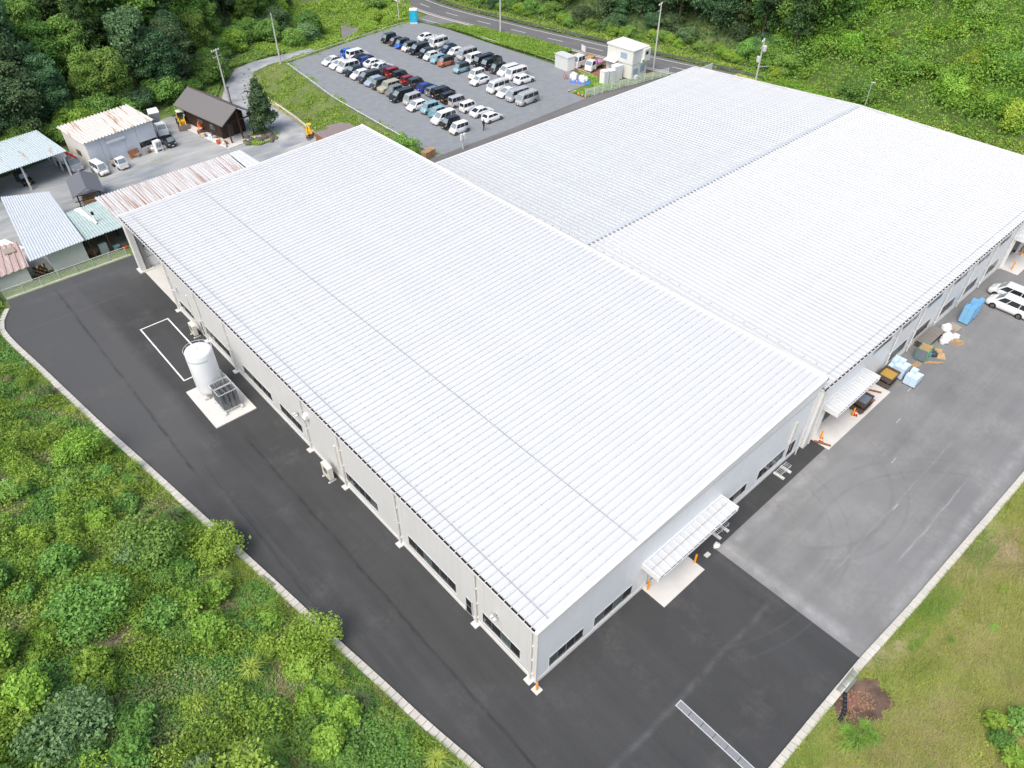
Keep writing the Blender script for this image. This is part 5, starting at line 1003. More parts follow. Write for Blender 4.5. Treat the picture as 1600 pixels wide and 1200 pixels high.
# vending machine
r = empty('vending_machine', (16.6, 107.6, ZY), math.radians(12), 'tall white vending machine in front of the barn window', 'vending machine'); MB().box(-.55, .55, -.4, .4, 0, 1.85).build('cabinet', CW, r)
dsp = MB().box(-.45, .45, -.415, -.4, .85, 1.65).build('display', mat('display_pale', (.45, .55, .60), .2), r)
for i in range(3):
    for j in range(7): MB().tube((-.38 + .127 * j, -.43, .90 + .25 * i), (-.38 + .127 * j, -.43, 1.08 + .25 * i), .04, 8).build('drink_can', mat('can%d' % ((i * 3 + j) % 4), [(.1, .2, .5), (.5, .08, .06), (.7, .7, .7), (.15, .35, .2)][(i * 3 + j) % 4], .3), dsp)
MB().box(-.4, .4, -.42, -.4, .2, .4).build('pickup_slot', BLACK, r)
for k, (a, b, w_, nm, m) in enumerate([(6.6, -1.0, 1.6, 'rusty_sheet', RUST), (7.6, -1.3, 2.4, 'metal_ladder', STEEL), (8.9, -1.1, .5, 'engine_part', RUST), (9.8, -.7, .8, 'plastic_tub', CW)]):
    p = Vector(K(a, b, 0)) + Vector(bo); mb = MB()
    if nm == 'metal_ladder':
        mb.bar((-1.4, -.2, .5), (1.4, -.2, .6), .08).bar((-1.4, .2, .5), (1.4, .2, .6), .08)
        for q in np.arange(-1.3, 1.4, .3): mb.bar((q, -.2, .55), (q, .2, .55), .05)
        mb.box(-.9, -.7, -.2, .2, 0, .5).box(.7, .9, -.2, .2, 0, .5)
    elif nm == 'rusty_sheet': mb.hexa([(-.9, -.1, 0), (.9, -.1, 0), (.9, 0, 0), (-.9, 0, 0)], [(-.9, .5, 1.1), (.9, .5, 1.1), (.9, .55, 1.1), (-.9, .55, 1.1)])
    else: mb.lathe((0, 0, 0), [(.3, 0), (.35, .3), (.15, .5), (.2, .7)], 10)
    o = mb.build(nm, m, label={'rusty_sheet': 'rusty sheet leaning on the white barn wall', 'metal_ladder': 'grey metal ladder lying on supports before the white barn', 'engine_part': 'rusty engine part beside the ladder at the barn', 'plastic_tub': 'white tub between the barn window and the vending machine'}[nm], cat=nm.replace('_', ' ')); o.location = p; o.rotation_euler = (0, 0, .19)
# gable hut with firewood
hu_ = empty('wood_shelter', (2.3, 97.7, ZY), math.radians(-10), 'small open shelter with a dark grey gable roof over stacked firewood', 'shelter')
for s in (-1, 1): MB().hexa([(s * 2.1, -3.3, 2.35), (s * 2.1, 3.3, 2.35), (0, 3.3, 3.35), (0, -3.3, 3.35)], [(s * 2.1, -3.3, 2.47), (s * 2.1, 3.3, 2.47), (0, 3.3, 3.47), (0, -3.3, 3.47)]).build('roof_slope', DSHINGLE, hu_)
for x in (-1.5, 1.5):
    for y in (-3.0, 0, 3.0): MB().box(x - .07, x + .07, y - .07, y + .07, 0, 2.65).build('post', DWOOD, hu_)
for z in (2.5, 1.7, .9): MB().bar((-2, -3.05, z), (2, -3.05, z), .1).bar((-1.5, -3.4, z), (-1.5, 3.2, z), .1).build('beam', DWOOD, hu_)
lm = MB().tube((-.9, 0, 0), (.9, 0, 0), .11, 6).mesh('log'); fw = empty('firewood_stack', (2.3, 97.7, ZY), math.radians(-10), 'firewood stacked under the dark grey gable shelter', 'firewood')
for i in range(9):
    for j in range(7): link('log', lm, WOOD, fw, (random.uniform(-.15, .1), -2.7 + i * .23, .12 + j * .2), random.uniform(-.1, .1))
pl = MB().box(-1.1, 1.1, -.1, .1, 0, .05).mesh('plank'); ps = empty('plank_stack', (1.2, 92.6, ZY), math.radians(-8), 'stack of bare planks poking out in front of the gable shelter', 'plank stack')
for i in range(6):
    for j in range(7): link('plank', pl, WOOD, ps, (random.uniform(-.3, .3) , -1.1 + i * .24, .1 + j * .13), random.uniform(-.04, .04))
# long rusty striped shed beside hall A
rs_ = empty('long_shed', (3, 83, ZY), 0, 'long low shed with a rust striped white roof behind the factory hall', 'shed'); q = lambda x, y, z: (x - 3, y - 83, z)
corr_roof([q(1.5, 90.2, 3.7), q(21.6, 91.0, 3.7), q(21.6, 81, 3.1), q(2.0, 80.2, 3.1)], .42, .10, RUSTSTRIPE, rs_)
corr_roof([q(21.75, 91.0, 3.75), q(23.6, 91.0, 3.75), q(24.4, 82, 3.2), q(21.75, 82, 3.2)], .6, .03, mat('plain_white_sheet', (.6, .62, .62), .5), rs_, 'roof_end')
MB().box(-1.2, 20.3, 7.3, 7.45, 0, 3.5).build('rear_wall', mat('old_grey_wall', (.38, .38, .36), .8), rs_); MB().box(20.15, 20.3, -2, 7.3, 0, 3.1).build('side_wall', mat('old_grey_wall', (.38, .38, .36), .8), rs_)
for x in (-1.0, 4, 9, 14): MB().box(x, x + .15, -2.5, -2.35, 0, 3.0).build('post', DWOOD, rs_)
# mint roofed lean-to full of junk
ms_ = empty('lean_to_shed', (-.5, 85, ZY), 0, 'open lean-to with a faded mint green roof and white flashing', 'shed'); q = lambda x, y, z: (x + .5, y - 85, z)
corr_roof([q(-2.8, 88.6, 3.6), q(1.6, 89.2, 3.6), q(2.0, 80.9, 3.1), q(-3.1, 80.6, 3.1)], .30, .07, MINT, ms_)
MB().hexa([q(-1.75, 88.6, 3.70), q(-.9, 88.7, 3.70), q(-.5, 83.5, 3.4), q(-.75, 83.4, 3.4)], [q(-1.75, 88.6, 3.76), q(-.9, 88.7, 3.76), q(-.5, 83.5, 3.46), q(-.75, 83.4, 3.46)]).build('white_flashing', CW, ms_)
MB().tube(q(-.55, 84.1, 3.2), q(-.55, 84.1, 4.4), .16).build('flue_pipe', CW, ms_); MB().tube(q(-.55, 84.1, 4.4), q(-.55, 84.1, 4.8), .17).build('flue_cap', BLACK, ms_)
for x, y in ((-2.9, 80.9), (-.6, 80.8), (1.7, 81.0), (-2.8, 85), (1.6, 85)): MB().box(x + .5 - .07, x + .5 + .07, y - 85 - .07, y - 85 + .07, 0, 3.15).build('post', DWOOD, ms_)
MB().box(-2.4, 2.2, 3.2, 3.3, 0, 3.4).build('rear_wall', DWOOD, ms_)
MB().box(-2.5, 2.2, -7.5, 3.2, -.02, .05).build('floor_slab', mat('dusty_floor', (.33, .30, .25), .9, .1, 1), ms_)
J = [('drum', .9, 79.8, .3, .85, (.42, .05, .02), 'rusty red drum under the mint roof edge'), ('drum', .3, 80.3, .28, .8, (.03, .03, .035), 'black drum under the mint roof edge'), ('plastic_box', -.5, 78.6, .45, .4, (.12, .35, .5), 'blue plastic box beyond the rail fence'), ('red_sack', -.7, 79.1, .3, .55, (.6, .02, .03), 'red sack on the blue box beyond the rail fence'), ('bucket', .45, 78.9, .22, .45, (.75, .8, .75), 'white bucket beyond the rail fence beside the factory column'),
     ('bucket', .05, 78.6, .2, .4, (.7, .75, .72), 'white bucket next to the blue plastic box'), ('bin', -3.0, 78.2, .3, .5, (.72, .72, .66), 'white round bin beside the red cone at the shed wall'), ('cabinet', -1.4, 81.3, .5, 1.5, (.28, .33, .35), 'grey metal cabinet under the mint roof'), ('red_pot', -1.35, 81.1, .13, .25, (.7, .03, .02), 'red pot near the grey metal cabinet'), ('blue_tub', -1.0, 79.2, .22, .3, (.05, .15, .5), 'small blue tub before the black shed post'), ('crate', .2, 81.6, .4, .5, (.3, .5, .55), 'pale blue crate in the dark under the mint roof'), ('wood_heap', -2.6, 82.5, .8, .9, (.30, .20, .12), 'heap of brown sawdust and offcuts under the mint roof')]
for i, (nm, x, y, s, h, c, l) in enumerate(J):
    m = mat('junk%d' % i, c, .6, .15, 3); mb = MB()
    if nm in ('plastic_box', 'crate', 'cabinet'): mb.box(-s, s, -s * .6, s * .6, 0, h).box(-s * 1.03, s * 1.03, -s * .62, s * .62, h, h + .04); o = mb.build(nm, m, label=l, cat=nm.replace('_', ' '))
    elif nm in ('wood_heap', 'red_sack'): o = blob(nm, 0, 0, 0, s, s, h * .6, m, l, nm.replace('_', ' '), i)
    else: o = mb.lathe((0, 0, 0), [(s * .85, 0), (s, h * .3), (s * .98, h), (s * .6, h + .02)], 14).build(nm, m, label=l, cat=nm.replace('_', ' '))
    o.location = (x, y, ZY + .05)
cone(-2.5, 78.0, ZY + .04, 'bright red cone beyond the rail fence by the white shed wall', h=.65, group=None)
for k in range(7):
    a = Vector((-3.0 + .12 * k, 80.2, ZY + .1)); b = Vector((-2.0 + .1 * k, 79.0 - .1 * k, ZY + .25 + .09 * k)); o = MB(a).bar(a, b + (b - a) * .5, .1, .05).build('scrap_plank', mat('grey_wood', (.20, .17, .14), .8), label='weathered scrap plank piled beside the white shed', cat='plank', group='scrap planks beside the white shed'); o.location = a
# pale blue roofed shed (white wall) and pink roofed one
s1 = empty('white_shed', (-7, 84, ZY), 0, 'white walled shed under a wide pale blue ribbed roof', 'shed'); q = lambda x, y, z: (x + 7, y - 84, z)
corr_roof([q(-8.1, 98.6, 3.9), q(-2.6, 95.9, 3.9), q(-3.3, 79.9, 3.5), q(-10.0, 79.3, 3.5)], .30, .07, PALEB, s1)
MB().box(.1 - .9, 3.4, -3.4, 8, .6, 3.4).build('wall', mat('shed_wall', (.60, .62, .61), .7, .04), s1); MB().box(-.85, 3.45, -3.45, 8, 0, .598).build('wall_base', mat('shed_base', (.36, .40, .42), .8), s1)
s2 = empty('white_shed', (-13, 84, ZY), 0, 'white walled shed under a faded pink ribbed roof', 'shed'); q = lambda x, y, z: (x + 13, y - 84, z)
corr_roof([q(-14.6, 87.2, 3.0), q(-9.7, 86.2, 3.0), q(-10.3, 79.9, 2.6), q(-16.5, 79.5, 2.6)], .62, .10, PINK, s2)
MB().box(-3.2, 2.4, -3.8, 2.6, 0, 2.55).build('wall', mat('shed_wall', (.60, .62, .61), .7, .04), s2)
MB().box(1.2, 2.5, -.1, 1.3, 2.95, 3.1).build('roof_box', mat('grey_ply', (.33, .29, .24), .8), s2)
for k in range(5): fwx = MB().tube((0, 0, 0), (0, .7, 0), .1, 6)
lm2 = MB().tube((0, -.3, 0), (0, .3, 0), .1, 6).mesh('log'); f2 = empty('firewood_stack', (-9.2, 81.3, ZY), 0, 'dark firewood pile in the gap between the two white sheds', 'firewood')
for i in range(7):
    for j in range(8): link('log', lm2, DWOOD if (i + j) % 3 else WOOD, f2, (-.65 + i * .21, random.uniform(-.1, .1), .12 + j * .19), random.uniform(-.2, .2))
for i, (x, y) in enumerate([(-10.6, 92.2), (-9.9, 91.6)]): o = MB().hexa([(-.25, -2, 0), (.25, -2, 0), (.25, 2, 0), (-.25, 2, 0)], [(-.25, -2, .3), (.25, -2, .3), (.25, 2, .5), (-.25, 2, .5)]).build('white_beam', CW, label='long white beam lying behind the pink roofed shed', cat='beam', group='white beams in the old yard'); o.location = (x, y, ZY); o.rotation_euler = (0, 0, .35)
# brown flat shed beyond the roof
bs = empty('brown_shed', (39, 89.5, ZY), math.radians(-3), 'small brown metal shed with a ribbed roof behind the factory roof corner', 'shed'); bw = mat('beige_brown_sheet', (.33, .26, .22), .6, .06)
for k in range(10): MB().box(-3.0 + k * .62, -2.4 + k * .62, -3.2, .4, 3.2, 3.26).box(-2.44 + k * .62, -2.38 + k * .62, -3.2, .4, 3.26, 3.32).build('roof_panel', mat('brown_roof_sheet', (.26, .21, .20), .5, .05), bs)
MB().box(-2.9, 3.1, -3.1, .3, 0, 3.18).build('wall', bw, bs); MB().box(-3.02, -2.92, -3.2, .4, 0, 3.2).build('corner_post', RUST, bs); MB().box(.2, 3.2, .5, 2.8, 2.6, 2.68).build('lower_roof', mat('brown_roof_sheet', (.26, .21, .20), .5, .05), bs); MB().box(.3, 3.1, .5, 2.7, 0, 2.58).build('lower_wall', bw, bs)
for k in range(9):
    o = MB().bar((0, -1, 0), (0, 1, 0), .12, .08).build('timber', WOOD, label='timber length lying behind the brown metal shed', cat='timber', group='timber by the brown shed'); o.location = (37 + .5 * k, 84.4 + .1 * k, ZY + .1 + .05 * (k % 3)); o.rotation_euler = (0, 0, random.uniform(-.2, .2))
# pallets and red scrap behind the halls
pk = empty('pallet_stack', (45.2, 72.6, 0), math.radians(8), 'stack of bare wooden pallets where the two hall roofs meet', 'pallet stack')
pm2 = MB()
for k in range(6): pm2.box(-.55 + k * .2, -.43 + k * .2, -.55, .55, .10, .12)
for y in (-.5, -.04, .42): pm2.box(-.55, .57, y, y + .09, 0, .10)
pm2 = pm2.mesh('pallet')
for k in range(9): link('pallet', pm2, WOOD, pk, (random.uniform(-.04, .04), random.uniform(-.04, .04), .13 * k)); link('pallet', pm2, WOOD, pk, (1.2 + random.uniform(-.04, .04), .1, .13 * k))
blob('rusty_scrap_heap', 42.6, 73.4, 0, .9, .6, .6, RUST, 'dark red rusty scrap between the bush and the pallet stack', 'scrap heap', 5)
sg = empty('utility_box_post', (51.7, 71.4, 0), 0, 'short grey post with twin meter boxes at the lane edge', 'meter post'); MB().box(-.12, .12, -.08, .08, 0, 2.2).build('post', LSTEEL, sg)
for x in (-.42, .2): MB().box(x, x + .3, -.14, .14, 1.5, 2.5).build('meter_box', CW, sg)
# ---------------------------------------------------------------- car park edges, office compound
def rope_line(pts, label, h=.55, z=0, m=None):
    r = empty('rope_fence', (pts[0][0], pts[0][1], z), 0, label, 'rope fence'); o = Vector((pts[0][0], pts[0][1], 0)); m = m or LSTEEL; rr = resample(pts, 3.0); pm_ = MB().tube((0, 0, -.1), (0, 0, h), .035, 6).mesh('stake')
    for p in rr: link('stake', pm_, m, r, (p[0] - o.x, p[1] - o.y, 0))
    mb = MB()
    for a, b in zip(rr[:-1], rr[1:]): mb.tube(Vector((a[0], a[1], h - .05)) - o, Vector((b[0], b[1], h - .05)) - o, .05, 5)
    mb.build('rail', m, r)
rope_line([(46.9, 74.2), (47.2, 90), (47.6, 103), (50.5, 125.3)], 'low white line fence along the bank side of the car park', .3, m=PAINT)
rope_line([(50.5, 125.5), (60, 127.8), (70, 129.6), (84.2, 131.6)], 'low pale rail fence along the valley side of the car park', .5)
rope_line([(87.4, 131.3), (88.8, 121), (89.8, 104), (90.6, 88), (90.6, 77.6)], 'low pale rail fence between the car park and the roadside grass', .6)
tb = empty('portable_toilet', (85.6, 130.6, 0), math.radians(-40), 'bright blue portable toilet at the far corner of the car park', 'portable toilet'); TB = mat('toilet_blue', (.01, .36, .58), .4)
MB().box(-.8, .8, -.7, .7, .25, 2.7).build('cabin', TB, tb); MB().box(-.85, .85, -.75, .75, 2.7, 2.95).build('roof', CW, tb); MB().box(-.85, .85, -.8, .8, 0, .25).build('base', CONC, tb); d_ = MB().box(-.45, .45, -.73, -.705, .35, 2.5).build('door', mat('toilet_door', (.02, .42, .62), .4), tb)
MB().box(.3, .38, -.76, -.73, 1.2, 1.4).build('handle', CW, d_)
sh = empty('storage_shed', (90.0, 86.8, 0), math.radians(-3), 'small white flat roofed shed at the car park rail fence', 'shed')
for a0, a1 in ((-1, 0), (0, 1)): MB().box(a0 * 1.0, a1 * 1.0 if a1 else 0, -1.85, -1.8, .05, 2.5).build('wall_panel', CW, sh)
MB().box(-1, 1, -1.8, 1.8, .05, 2.5).build('wall', mat('shed_offwhite', (.62, .63, .62), .6), sh); MB().box(-1.1, 1.1, -1.95, 1.95, 2.5, 2.62).build('roof', mat('shed_roof_pale', (.58, .60, .60), .5), sh)
of = empty('site_office', (97, 77, 0), math.radians(2), 'two storey white prefabricated site office beside the main road', 'site office'); OW = mat('office_cream', (.68, .69, .64), .5, .02); OWS = mat('office_side', (.60, .64, .63), .5, .02)
for z0, z1 in ((.1, 2.6), (2.68, 5.2)):
    for k in range(3): MB().box(-2.3, -2.24, -3.1 + k * 2.07, -3.1 + (k + 1) * 2.07 - .03, z0, z1).build('wall_panel', OW, of)
    for k in range(3): MB().box(-2.24 + k * 1.5, -2.24 + (k + 1) * 1.5 - .03, -3.16, -3.1, z0, z1).build('wall_panel', OWS, of)
    MB().box(-2.24, 2.3, -3.1, 3.1, z0, z1).build('wall', OWS, of)
MB().hexa([(-2.45, -3.3, 5.2), (2.45, -3.3, 5.2), (2.45, 3.3, 5.2), (-2.45, 3.3, 5.2)], [(-2.45, -3.3, 5.3), (2.45, -3.3, 5.3), (2.45, 3.3, 5.5), (-2.45, 3.3, 5.5)]).build('roof', mat('office_roof', (.72, .73, .70), .5), of)
BG = mat('blue_window', (.30, .38, .50), .15)
for (x0, x1, y0, y1, z0, z1) in ((-2.33, -2.31, -1.7, -.2, 3.5, 4.5), (-2.33, -2.31, -.9, .6, .9, 1.9), (-1.9, -.5, -3.19, -3.17, .9, 1.9), (.2, 1.5, -3.19, -3.17, .9, 2.0)):
    wf = MB().box(x0 - .0, x1, y0 - .06, y1 + .06, z0 - .06, z1 + .06).build('window_frame', FRAME, of) if x1 - x0 < .1 else MB().box(x0 - .06, x1 + .06, y0, y1, z0 - .06, z1 + .06).build('window_frame', FRAME, of)
    (MB().box(x0 - .02, x0 - .001, y0, y1, z0, z1) if x1 - x0 < .1 else MB().box(x0, x1, y0 - .02, y0 - .001, z0, z1)).build('pane', BG, wf)
MB().box(.4, 2.2, -3.75, -3.17, 2.9, 5.1).build('entrance_box', OW, of); MB().box(.7, 1.5, -3.78, -3.752, 4.1, 4.7).build('entrance_window', GLASS, of)
st = MB()
for k in range(9): st.box(-3.2, -2.35, 2.6 - .3 * k, 2.9 - .3 * k, .25 + .28 * k, .30 + .28 * k) if False else st.box(-3.2, -2.35, -.6 + .3 * k, -.3 + .3 * k, 2.7 - .28 * k, 2.75 - .28 * k)
st.bar((-3.2, -.6, 3.6), (-3.2, 2.1, 1.1), .06).build('stairs', STEEL, of); MB().hexa([(-3.5, .2, 2.6), (-2.35, .2, 2.9), (-2.35, 3, 2.9), (-3.5, 3, 2.6)], [(-3.5, .2, 2.65), (-2.35, .2, 2.95), (-2.35, 3, 2.95), (-3.5, 3, 2.65)]).build('stair_cover', OW, of)
for x in (-1.2, .3): 
    a_ = empty('air_conditioner', (97 + x, 73.4, .0 if x < 0 else 2.7), math.pi / 2, 'outdoor unit on the site office end wall, %s one' % ('ground level' if x < 0 else 'upper'), 'air conditioner'); MB().box(-.15, .15, -.4, .4, .1, .75).build('casing', CW, a_); MB().box(-.17, -.151, -.3, .2, .2, .65).build('fan_grille', STEEL, a_)
TS = mat('toilet_pale', (.60, .65, .67), .4)
for i, (x, y, h) in enumerate([(89.5, 75.9, 2.35), (91.0, 75.7, 2.2), (92.5, 75.9, 2.6), (93.6, 76.1, 2.5)]):
    r = empty('portable_toilet', (x, y, 0), math.radians(-8), 'pale portable toilet, %s of the four standing by the site office' % ('nearest the car park', 'second from the car park', 'third from the car park', 'nearest the office')[i], 'portable toilet', 'pale toilets by the site office')
    MB().box(-.55, .55, -.65, .65, .12, h).build('cabin', TS if i % 2 else CW, r); MB().box(-.6, .6, -.7, .7, h, h + .12).build('roof', CW, r); MB().box(-.35, .35, -.675, -.652, .2, h - .2).build('door', TS, r); MB().box(-.6, .6, -.7, .7, 0, .12).build('base', CONC, r)
blob('blue_tarp_cover', 94.0, 77.6, 1.2, .9, .7, .35, mat('tarp_blue', (.05, .08, .35), .5), 'dark blue cover beside the site office stairs', 'cover', 31)
tp = MB(); tp.box(-1.9, 1.9, -1.1, 1.1, 0, .03); o = tp.build('blue_sheet', mat('sheet_blue', (.05, .22, .60), .5, .15, 3), label='blue ground sheet under the white sacks at the car park edge', cat='tarpaulin'); o.location = (87.0, 79.6, .02); o.rotation_euler = (0, 0, math.radians(-62))
for i, (x, y, s) in enumerate([(87.1, 81.5, .75), (86.6, 80.9, .5), (87.4, 79.6, .7), (87.0, 78.9, .55), (87.9, 79.0, .5)]): blob('sandbag_sack', x, y, .04, s, s * .9, s * 1.1, mat('sack_white', (.74, .73, .74), .7), 'white bulk sack %s on the blue sheet' % ('tallest, furthest from the mesh fence', 'small one beside the tallest', 'large one in the middle', 'low one toward the mesh fence', 'rear one toward the grass')[i], 'sack', 40 + i, 'white sacks on the blue sheet')
br_ = empty('barrier', (86.0, 82.6, 0), 1.0, 'red and white barrier panel beside the white sacks', 'barrier'); MB().box(-.6, .6, -.03, .03, .5, .95).build('panel', mat('barrier_pink', (.75, .25, .25), .5), br_); MB().bar((-.5, -.3, 0), (-.5, 0, 1.1), .05).bar((.5, -.3, 0), (.5, 0, 1.1), .05).bar((-.5, .3, 0), (-.5, 0, 1.1), .05).bar((.5, .3, 0), (.5, 0, 1.1), .05).build('barrier_stand', RED, br_)
# white mesh fence along the lane
mf = empty('mesh_fence', (82, 73.45, 0), 0, 'white mesh panel fence between the lane and the site office compound', 'fence'); a, b = Vector((82, 73.45, 0)), Vector((102, 70.6, 0)); n = 10; u = (b - a) / n; ang = math.atan2(u.y, u.x)
pmm = MB(); pmm.box(.03, u.length - .03, -.02, .02, 1.42, 1.47).box(.03, u.length - .03, -.02, .02, .10, .15)
for k in range(22): pmm.box(.05 + k * (u.length - .1) / 22, .05 + k * (u.length - .1) / 22 + .012, -.01, .01, .15, 1.42)
for z in (.45, .8, 1.1): pmm.box(.03, u.length - .03, -.012, .012, z, z + .03)
pmm = pmm.mesh('mesh_panel'); pp = MB().box(-.04, .04, -.04, .04, 0, 1.55).mesh('post'); FW = mat('fence_white', (.70, .76, .74), .5)
for k in range(n + 1):
    link('post', pp, FW, mf, tuple(u * k), ang)
    if k < n: link('mesh_panel', pmm, FW, mf, tuple(u * k), ang)
# guard rail beyond the road
gr_ = empty('guard_rail', (103, 130, 0), 0, 'dark steel guard rail along the forest side of the main road', 'guard rail'); GL = resample(off(RC, 4.4), 2.0); GL = [p for p in GL if p[1] > 55]; o = Vector((103, 130, 0)); DG = mat('guard_rail_brown', (.14, .15, .16), .5, metal=.3)
ppm = MB().box(-.06, .06, -.06, .06, 0, .8).mesh('post')
for a, b in zip(GL[:-1], GL[1:]):
    link('post', ppm, DG, gr_, (a[0] - o.x, a[1] - o.y, 0)); 
mb = MB()
for a, b in zip(GL[:-1], GL[1:]):
    for z in (.42, .70): mb.bar(Vector((a[0], a[1], z)) - o, Vector((b[0], b[1], z)) - o, .09, .17)
mb.build('rail', DG, gr_)
for i, t in enumerate((12, 30, 44)):
    if t < len(GL): p = GL[t]; r = empty('road_marker', (p[0] + .8, p[1], 0), 0, 'small orange reflector post behind the guard rail', 'marker post', 'reflector posts by the guard rail'); MB().tube((0, 0, 0), (0, 0, .9), .04, 6).build('post', CW, r); MB().lathe((0, 0, .9), [(.1, 0), (.14, .1), (.1, .22)], 8).build('reflector', ORANGE, r)
wb_ = empty('notice_board', (97.9, 89.3, 0), math.radians(75), 'blank white notice board on two posts by the road edge', 'notice board'); MB().box(-.85, .85, -.03, .03, 1.0, 2.1).build('panel', CW, wb_); MB().box(-.8, -.74, .03, .09, 0, 2.1).box(.74, .8, .03, .09, 0, 2.1).build('post', STEEL, wb_)
# poles
def pole(x, y, z, h, label, arms=True, trans=False, lean=(0, 0), r0=.19):
    r = empty('utility_pole', (x, y, z), random.uniform(0, 3) if not arms else math.radians(20), label, 'utility pole'); PM = mat('pole_concrete', (.50, .50, .48), .8, .06); MB().tube((0, 0, -.5), (lean[0], lean[1], h), r0, 12, r0 * .55).build('pole_shaft', PM, r)
    if arms:
        for zz in (h - .3, h - 1.3): MB().bar((-.9, .15, zz), (.9, .15, zz), .1).build('crossarm', LSTEEL, r)
        for xx in (-.8, -.3, .3, .8): MB().lathe((xx, .15, h - .25), [(.05, 0), (.09, .08), (.05, .2)], 8).build('insulator', CW, r)
    if trans:
        MB().lathe((0, -.35, h - 1.9), [(.34, 0), (.36, .1), (.36, .85), (.2, .95)], 14).build('transformer', LSTEEL, r); MB().lathe((.25, .35, h - 3.8), [(.32, 0), (.34, .1), (.34, .8), (.2, .9)], 14).build('transformer', LSTEEL, r); MB().bar((0, 0, h - 4.6), (2.6, -1.2, h - 5.0), .12).build('stay_arm', LSTEEL, r)
    return r
pole(50.1, 127.4, -.3, 9.3, 'pale concrete pole at the corner where the track meets the bank', False)
pole(34.6, 119.2, -2, 9.6, 'pale concrete pole behind the brown house roof', True); pole(103.2, 75.2, 0, 11.8, 'pale concrete pole with crossarms behind the site office', True); pole(95.8, 112.5, 0, 14, 'tall plain pale pole on the near edge of the main road', False)
pole(102.9, 52.3, 0, 10.6, 'pole with two transformers rising behind the far hall roof', True, True)
lp = pole(112.4, 36.0, 0, 5.4, 'thin lamp post showing just above the far hall ridge end', False, r0=.07); MB().box(-.5, .15, -.12, .12, 5.35, 5.5).build('lamp_head', LSTEEL, lp)
pole(85.6, 136.5, -.5, 7.5, 'vine covered pole behind the blue portable toilet', False, r0=.16)
def cable(p, q, sag, label):
    pts = curve(p, q, 14, sag); mb = MB(pts[0])
    for a, b in zip(pts[:-1], pts[1:]): mb.tube(a, b, .028, 4, cap=False)
    o = mb.build('power_cable', BLACK, label=label, cat='cable', group='overhead cables'); o.location = pts[0]
for k, zz in enumerate((0, -.9)):
    cable((50.1, 127.4, 8.6 + zz), (34.6, 119.2, 7.2 + zz), 1.6, ('upper', 'lower')[k] + ' overhead cable between the two pale poles by the track'); cable((34.6, 119.2, 7.2 + zz), (16, 121, 4.0 + zz), 1.2, ('upper', 'lower')[k] + ' overhead cable dropping behind the barn')
# person walking by the last cars
def person():
    pts = [((0, 0, .98), .13), ((0, 0, 1.15), .125), ((0, 0, 1.38), .15), ((0, 0, 1.5), .06), ((0, 0, 1.58), .065), ((.0, 0, 1.68), .095), ((0, .12, .92), .09), ((.14, .12, .5), .06), ((.05, .12, .08), .045), ((-.10, .12, .03), .04), ((0, -.12, .92), .09), ((-.12, -.12, .5), .06), ((-.30, -.12, .12), .045), ((-.42, -.12, .06), .04), ((0, .2, 1.42), .06), ((.10, .25, 1.15), .045), ((.0, .26, .92), .035), ((0, -.2, 1.42), .06), ((-.12, -.25, 1.16), .045), ((-.28, -.24, 1.0), .035)]
    ed = [(0, 1), (1, 2), (2, 3), (3, 4), (4, 5), (0, 6), (6, 7), (7, 8), (8, 9), (0, 10), (10, 11), (11, 12), (12, 13), (2, 14), (14, 15), (15, 16), (2, 17), (17, 18), (18, 19)]
    me = bpy.data.meshes.new('person'); me.from_pydata([p for p, r in pts], ed, []); o = link('person', me, mat('dark_clothes', (.02, .021, .025), .8)); m = o.modifiers.new('skin', 'SKIN')
    for i, (p, r) in enumerate(pts): me.skin_vertices[0].data[i].radius = (r, r)
    me.skin_vertices[0].data[0].use_root = True; o.modifiers.new('sub', 'SUBSURF').levels = 1; return o
o = person(); o.location = (58.9, 74.8, .004); o.rotation_euler = (0, 0, math.radians(20)); tag(o, 'person in dark clothes walking past the last parked hatchback', 'person')
hd = MB().lathe((0, 0, 1.62), [(.02, -.07), (.09, -.02), (.105, .06), (.09, .13), (.03, .17)], 10).build('hair', BLACK, o, smooth=True)
MB().lathe((-.02, 0, 1.60), [(.03, -.06), (.088, -.02), (.09, .04)], 10).build('face', mat('skin', (.45, .27, .19), .6), o, smooth=True)
# ---------------------------------------------------------------- vegetation
L_MID = leafmat('leaf_mid_green', (.135, .28, .05), (.30, .49, .12), trans=.3, objhue=.015, objval=.2); L_DARK = leafmat('leaf_dark_green', (.07, .135, .06), (.15, .255, .11), objval=.3)
L_BRIGHT = leafmat('leaf_bright_green', (.19, .35, .04), (.41, .60, .11), objhue=.012, objval=.15, trans=.3)
L_VINE = leafmat('vine_leaf', (.17, .33, .03), (.50, .68, .12), trans=.35); L_OLIVE = leafmat('leaf_olive', (.20, .24, .08), (.34, .38, .16)); L_CEDAR = leafmat('leaf_cedar', (.035, .08, .025), (.08, .14, .045), objval=.25, trans=.12)
L_GREY = leafmat('leaf_grey_green', (.15, .25, .09), (.27, .38, .17)); L_STRAW = leafmat('dry_grass', (.46, .38, .20), (.68, .60, .36), trans=.2); L_GRASS = leafmat('grass_green', (.22, .36, .05), (.44, .58, .13)); L_YGRASS = leafmat('grass_yellow_green', (.36, .43, .10), (.58, .62, .20))
BARK = mat('bark_brown', (.10, .070, .05), .9, .2, 2, stretch=(3, 3, .3)); BARKG = mat('bark_grey', (.16, .14, .12), .9, .2, 2)
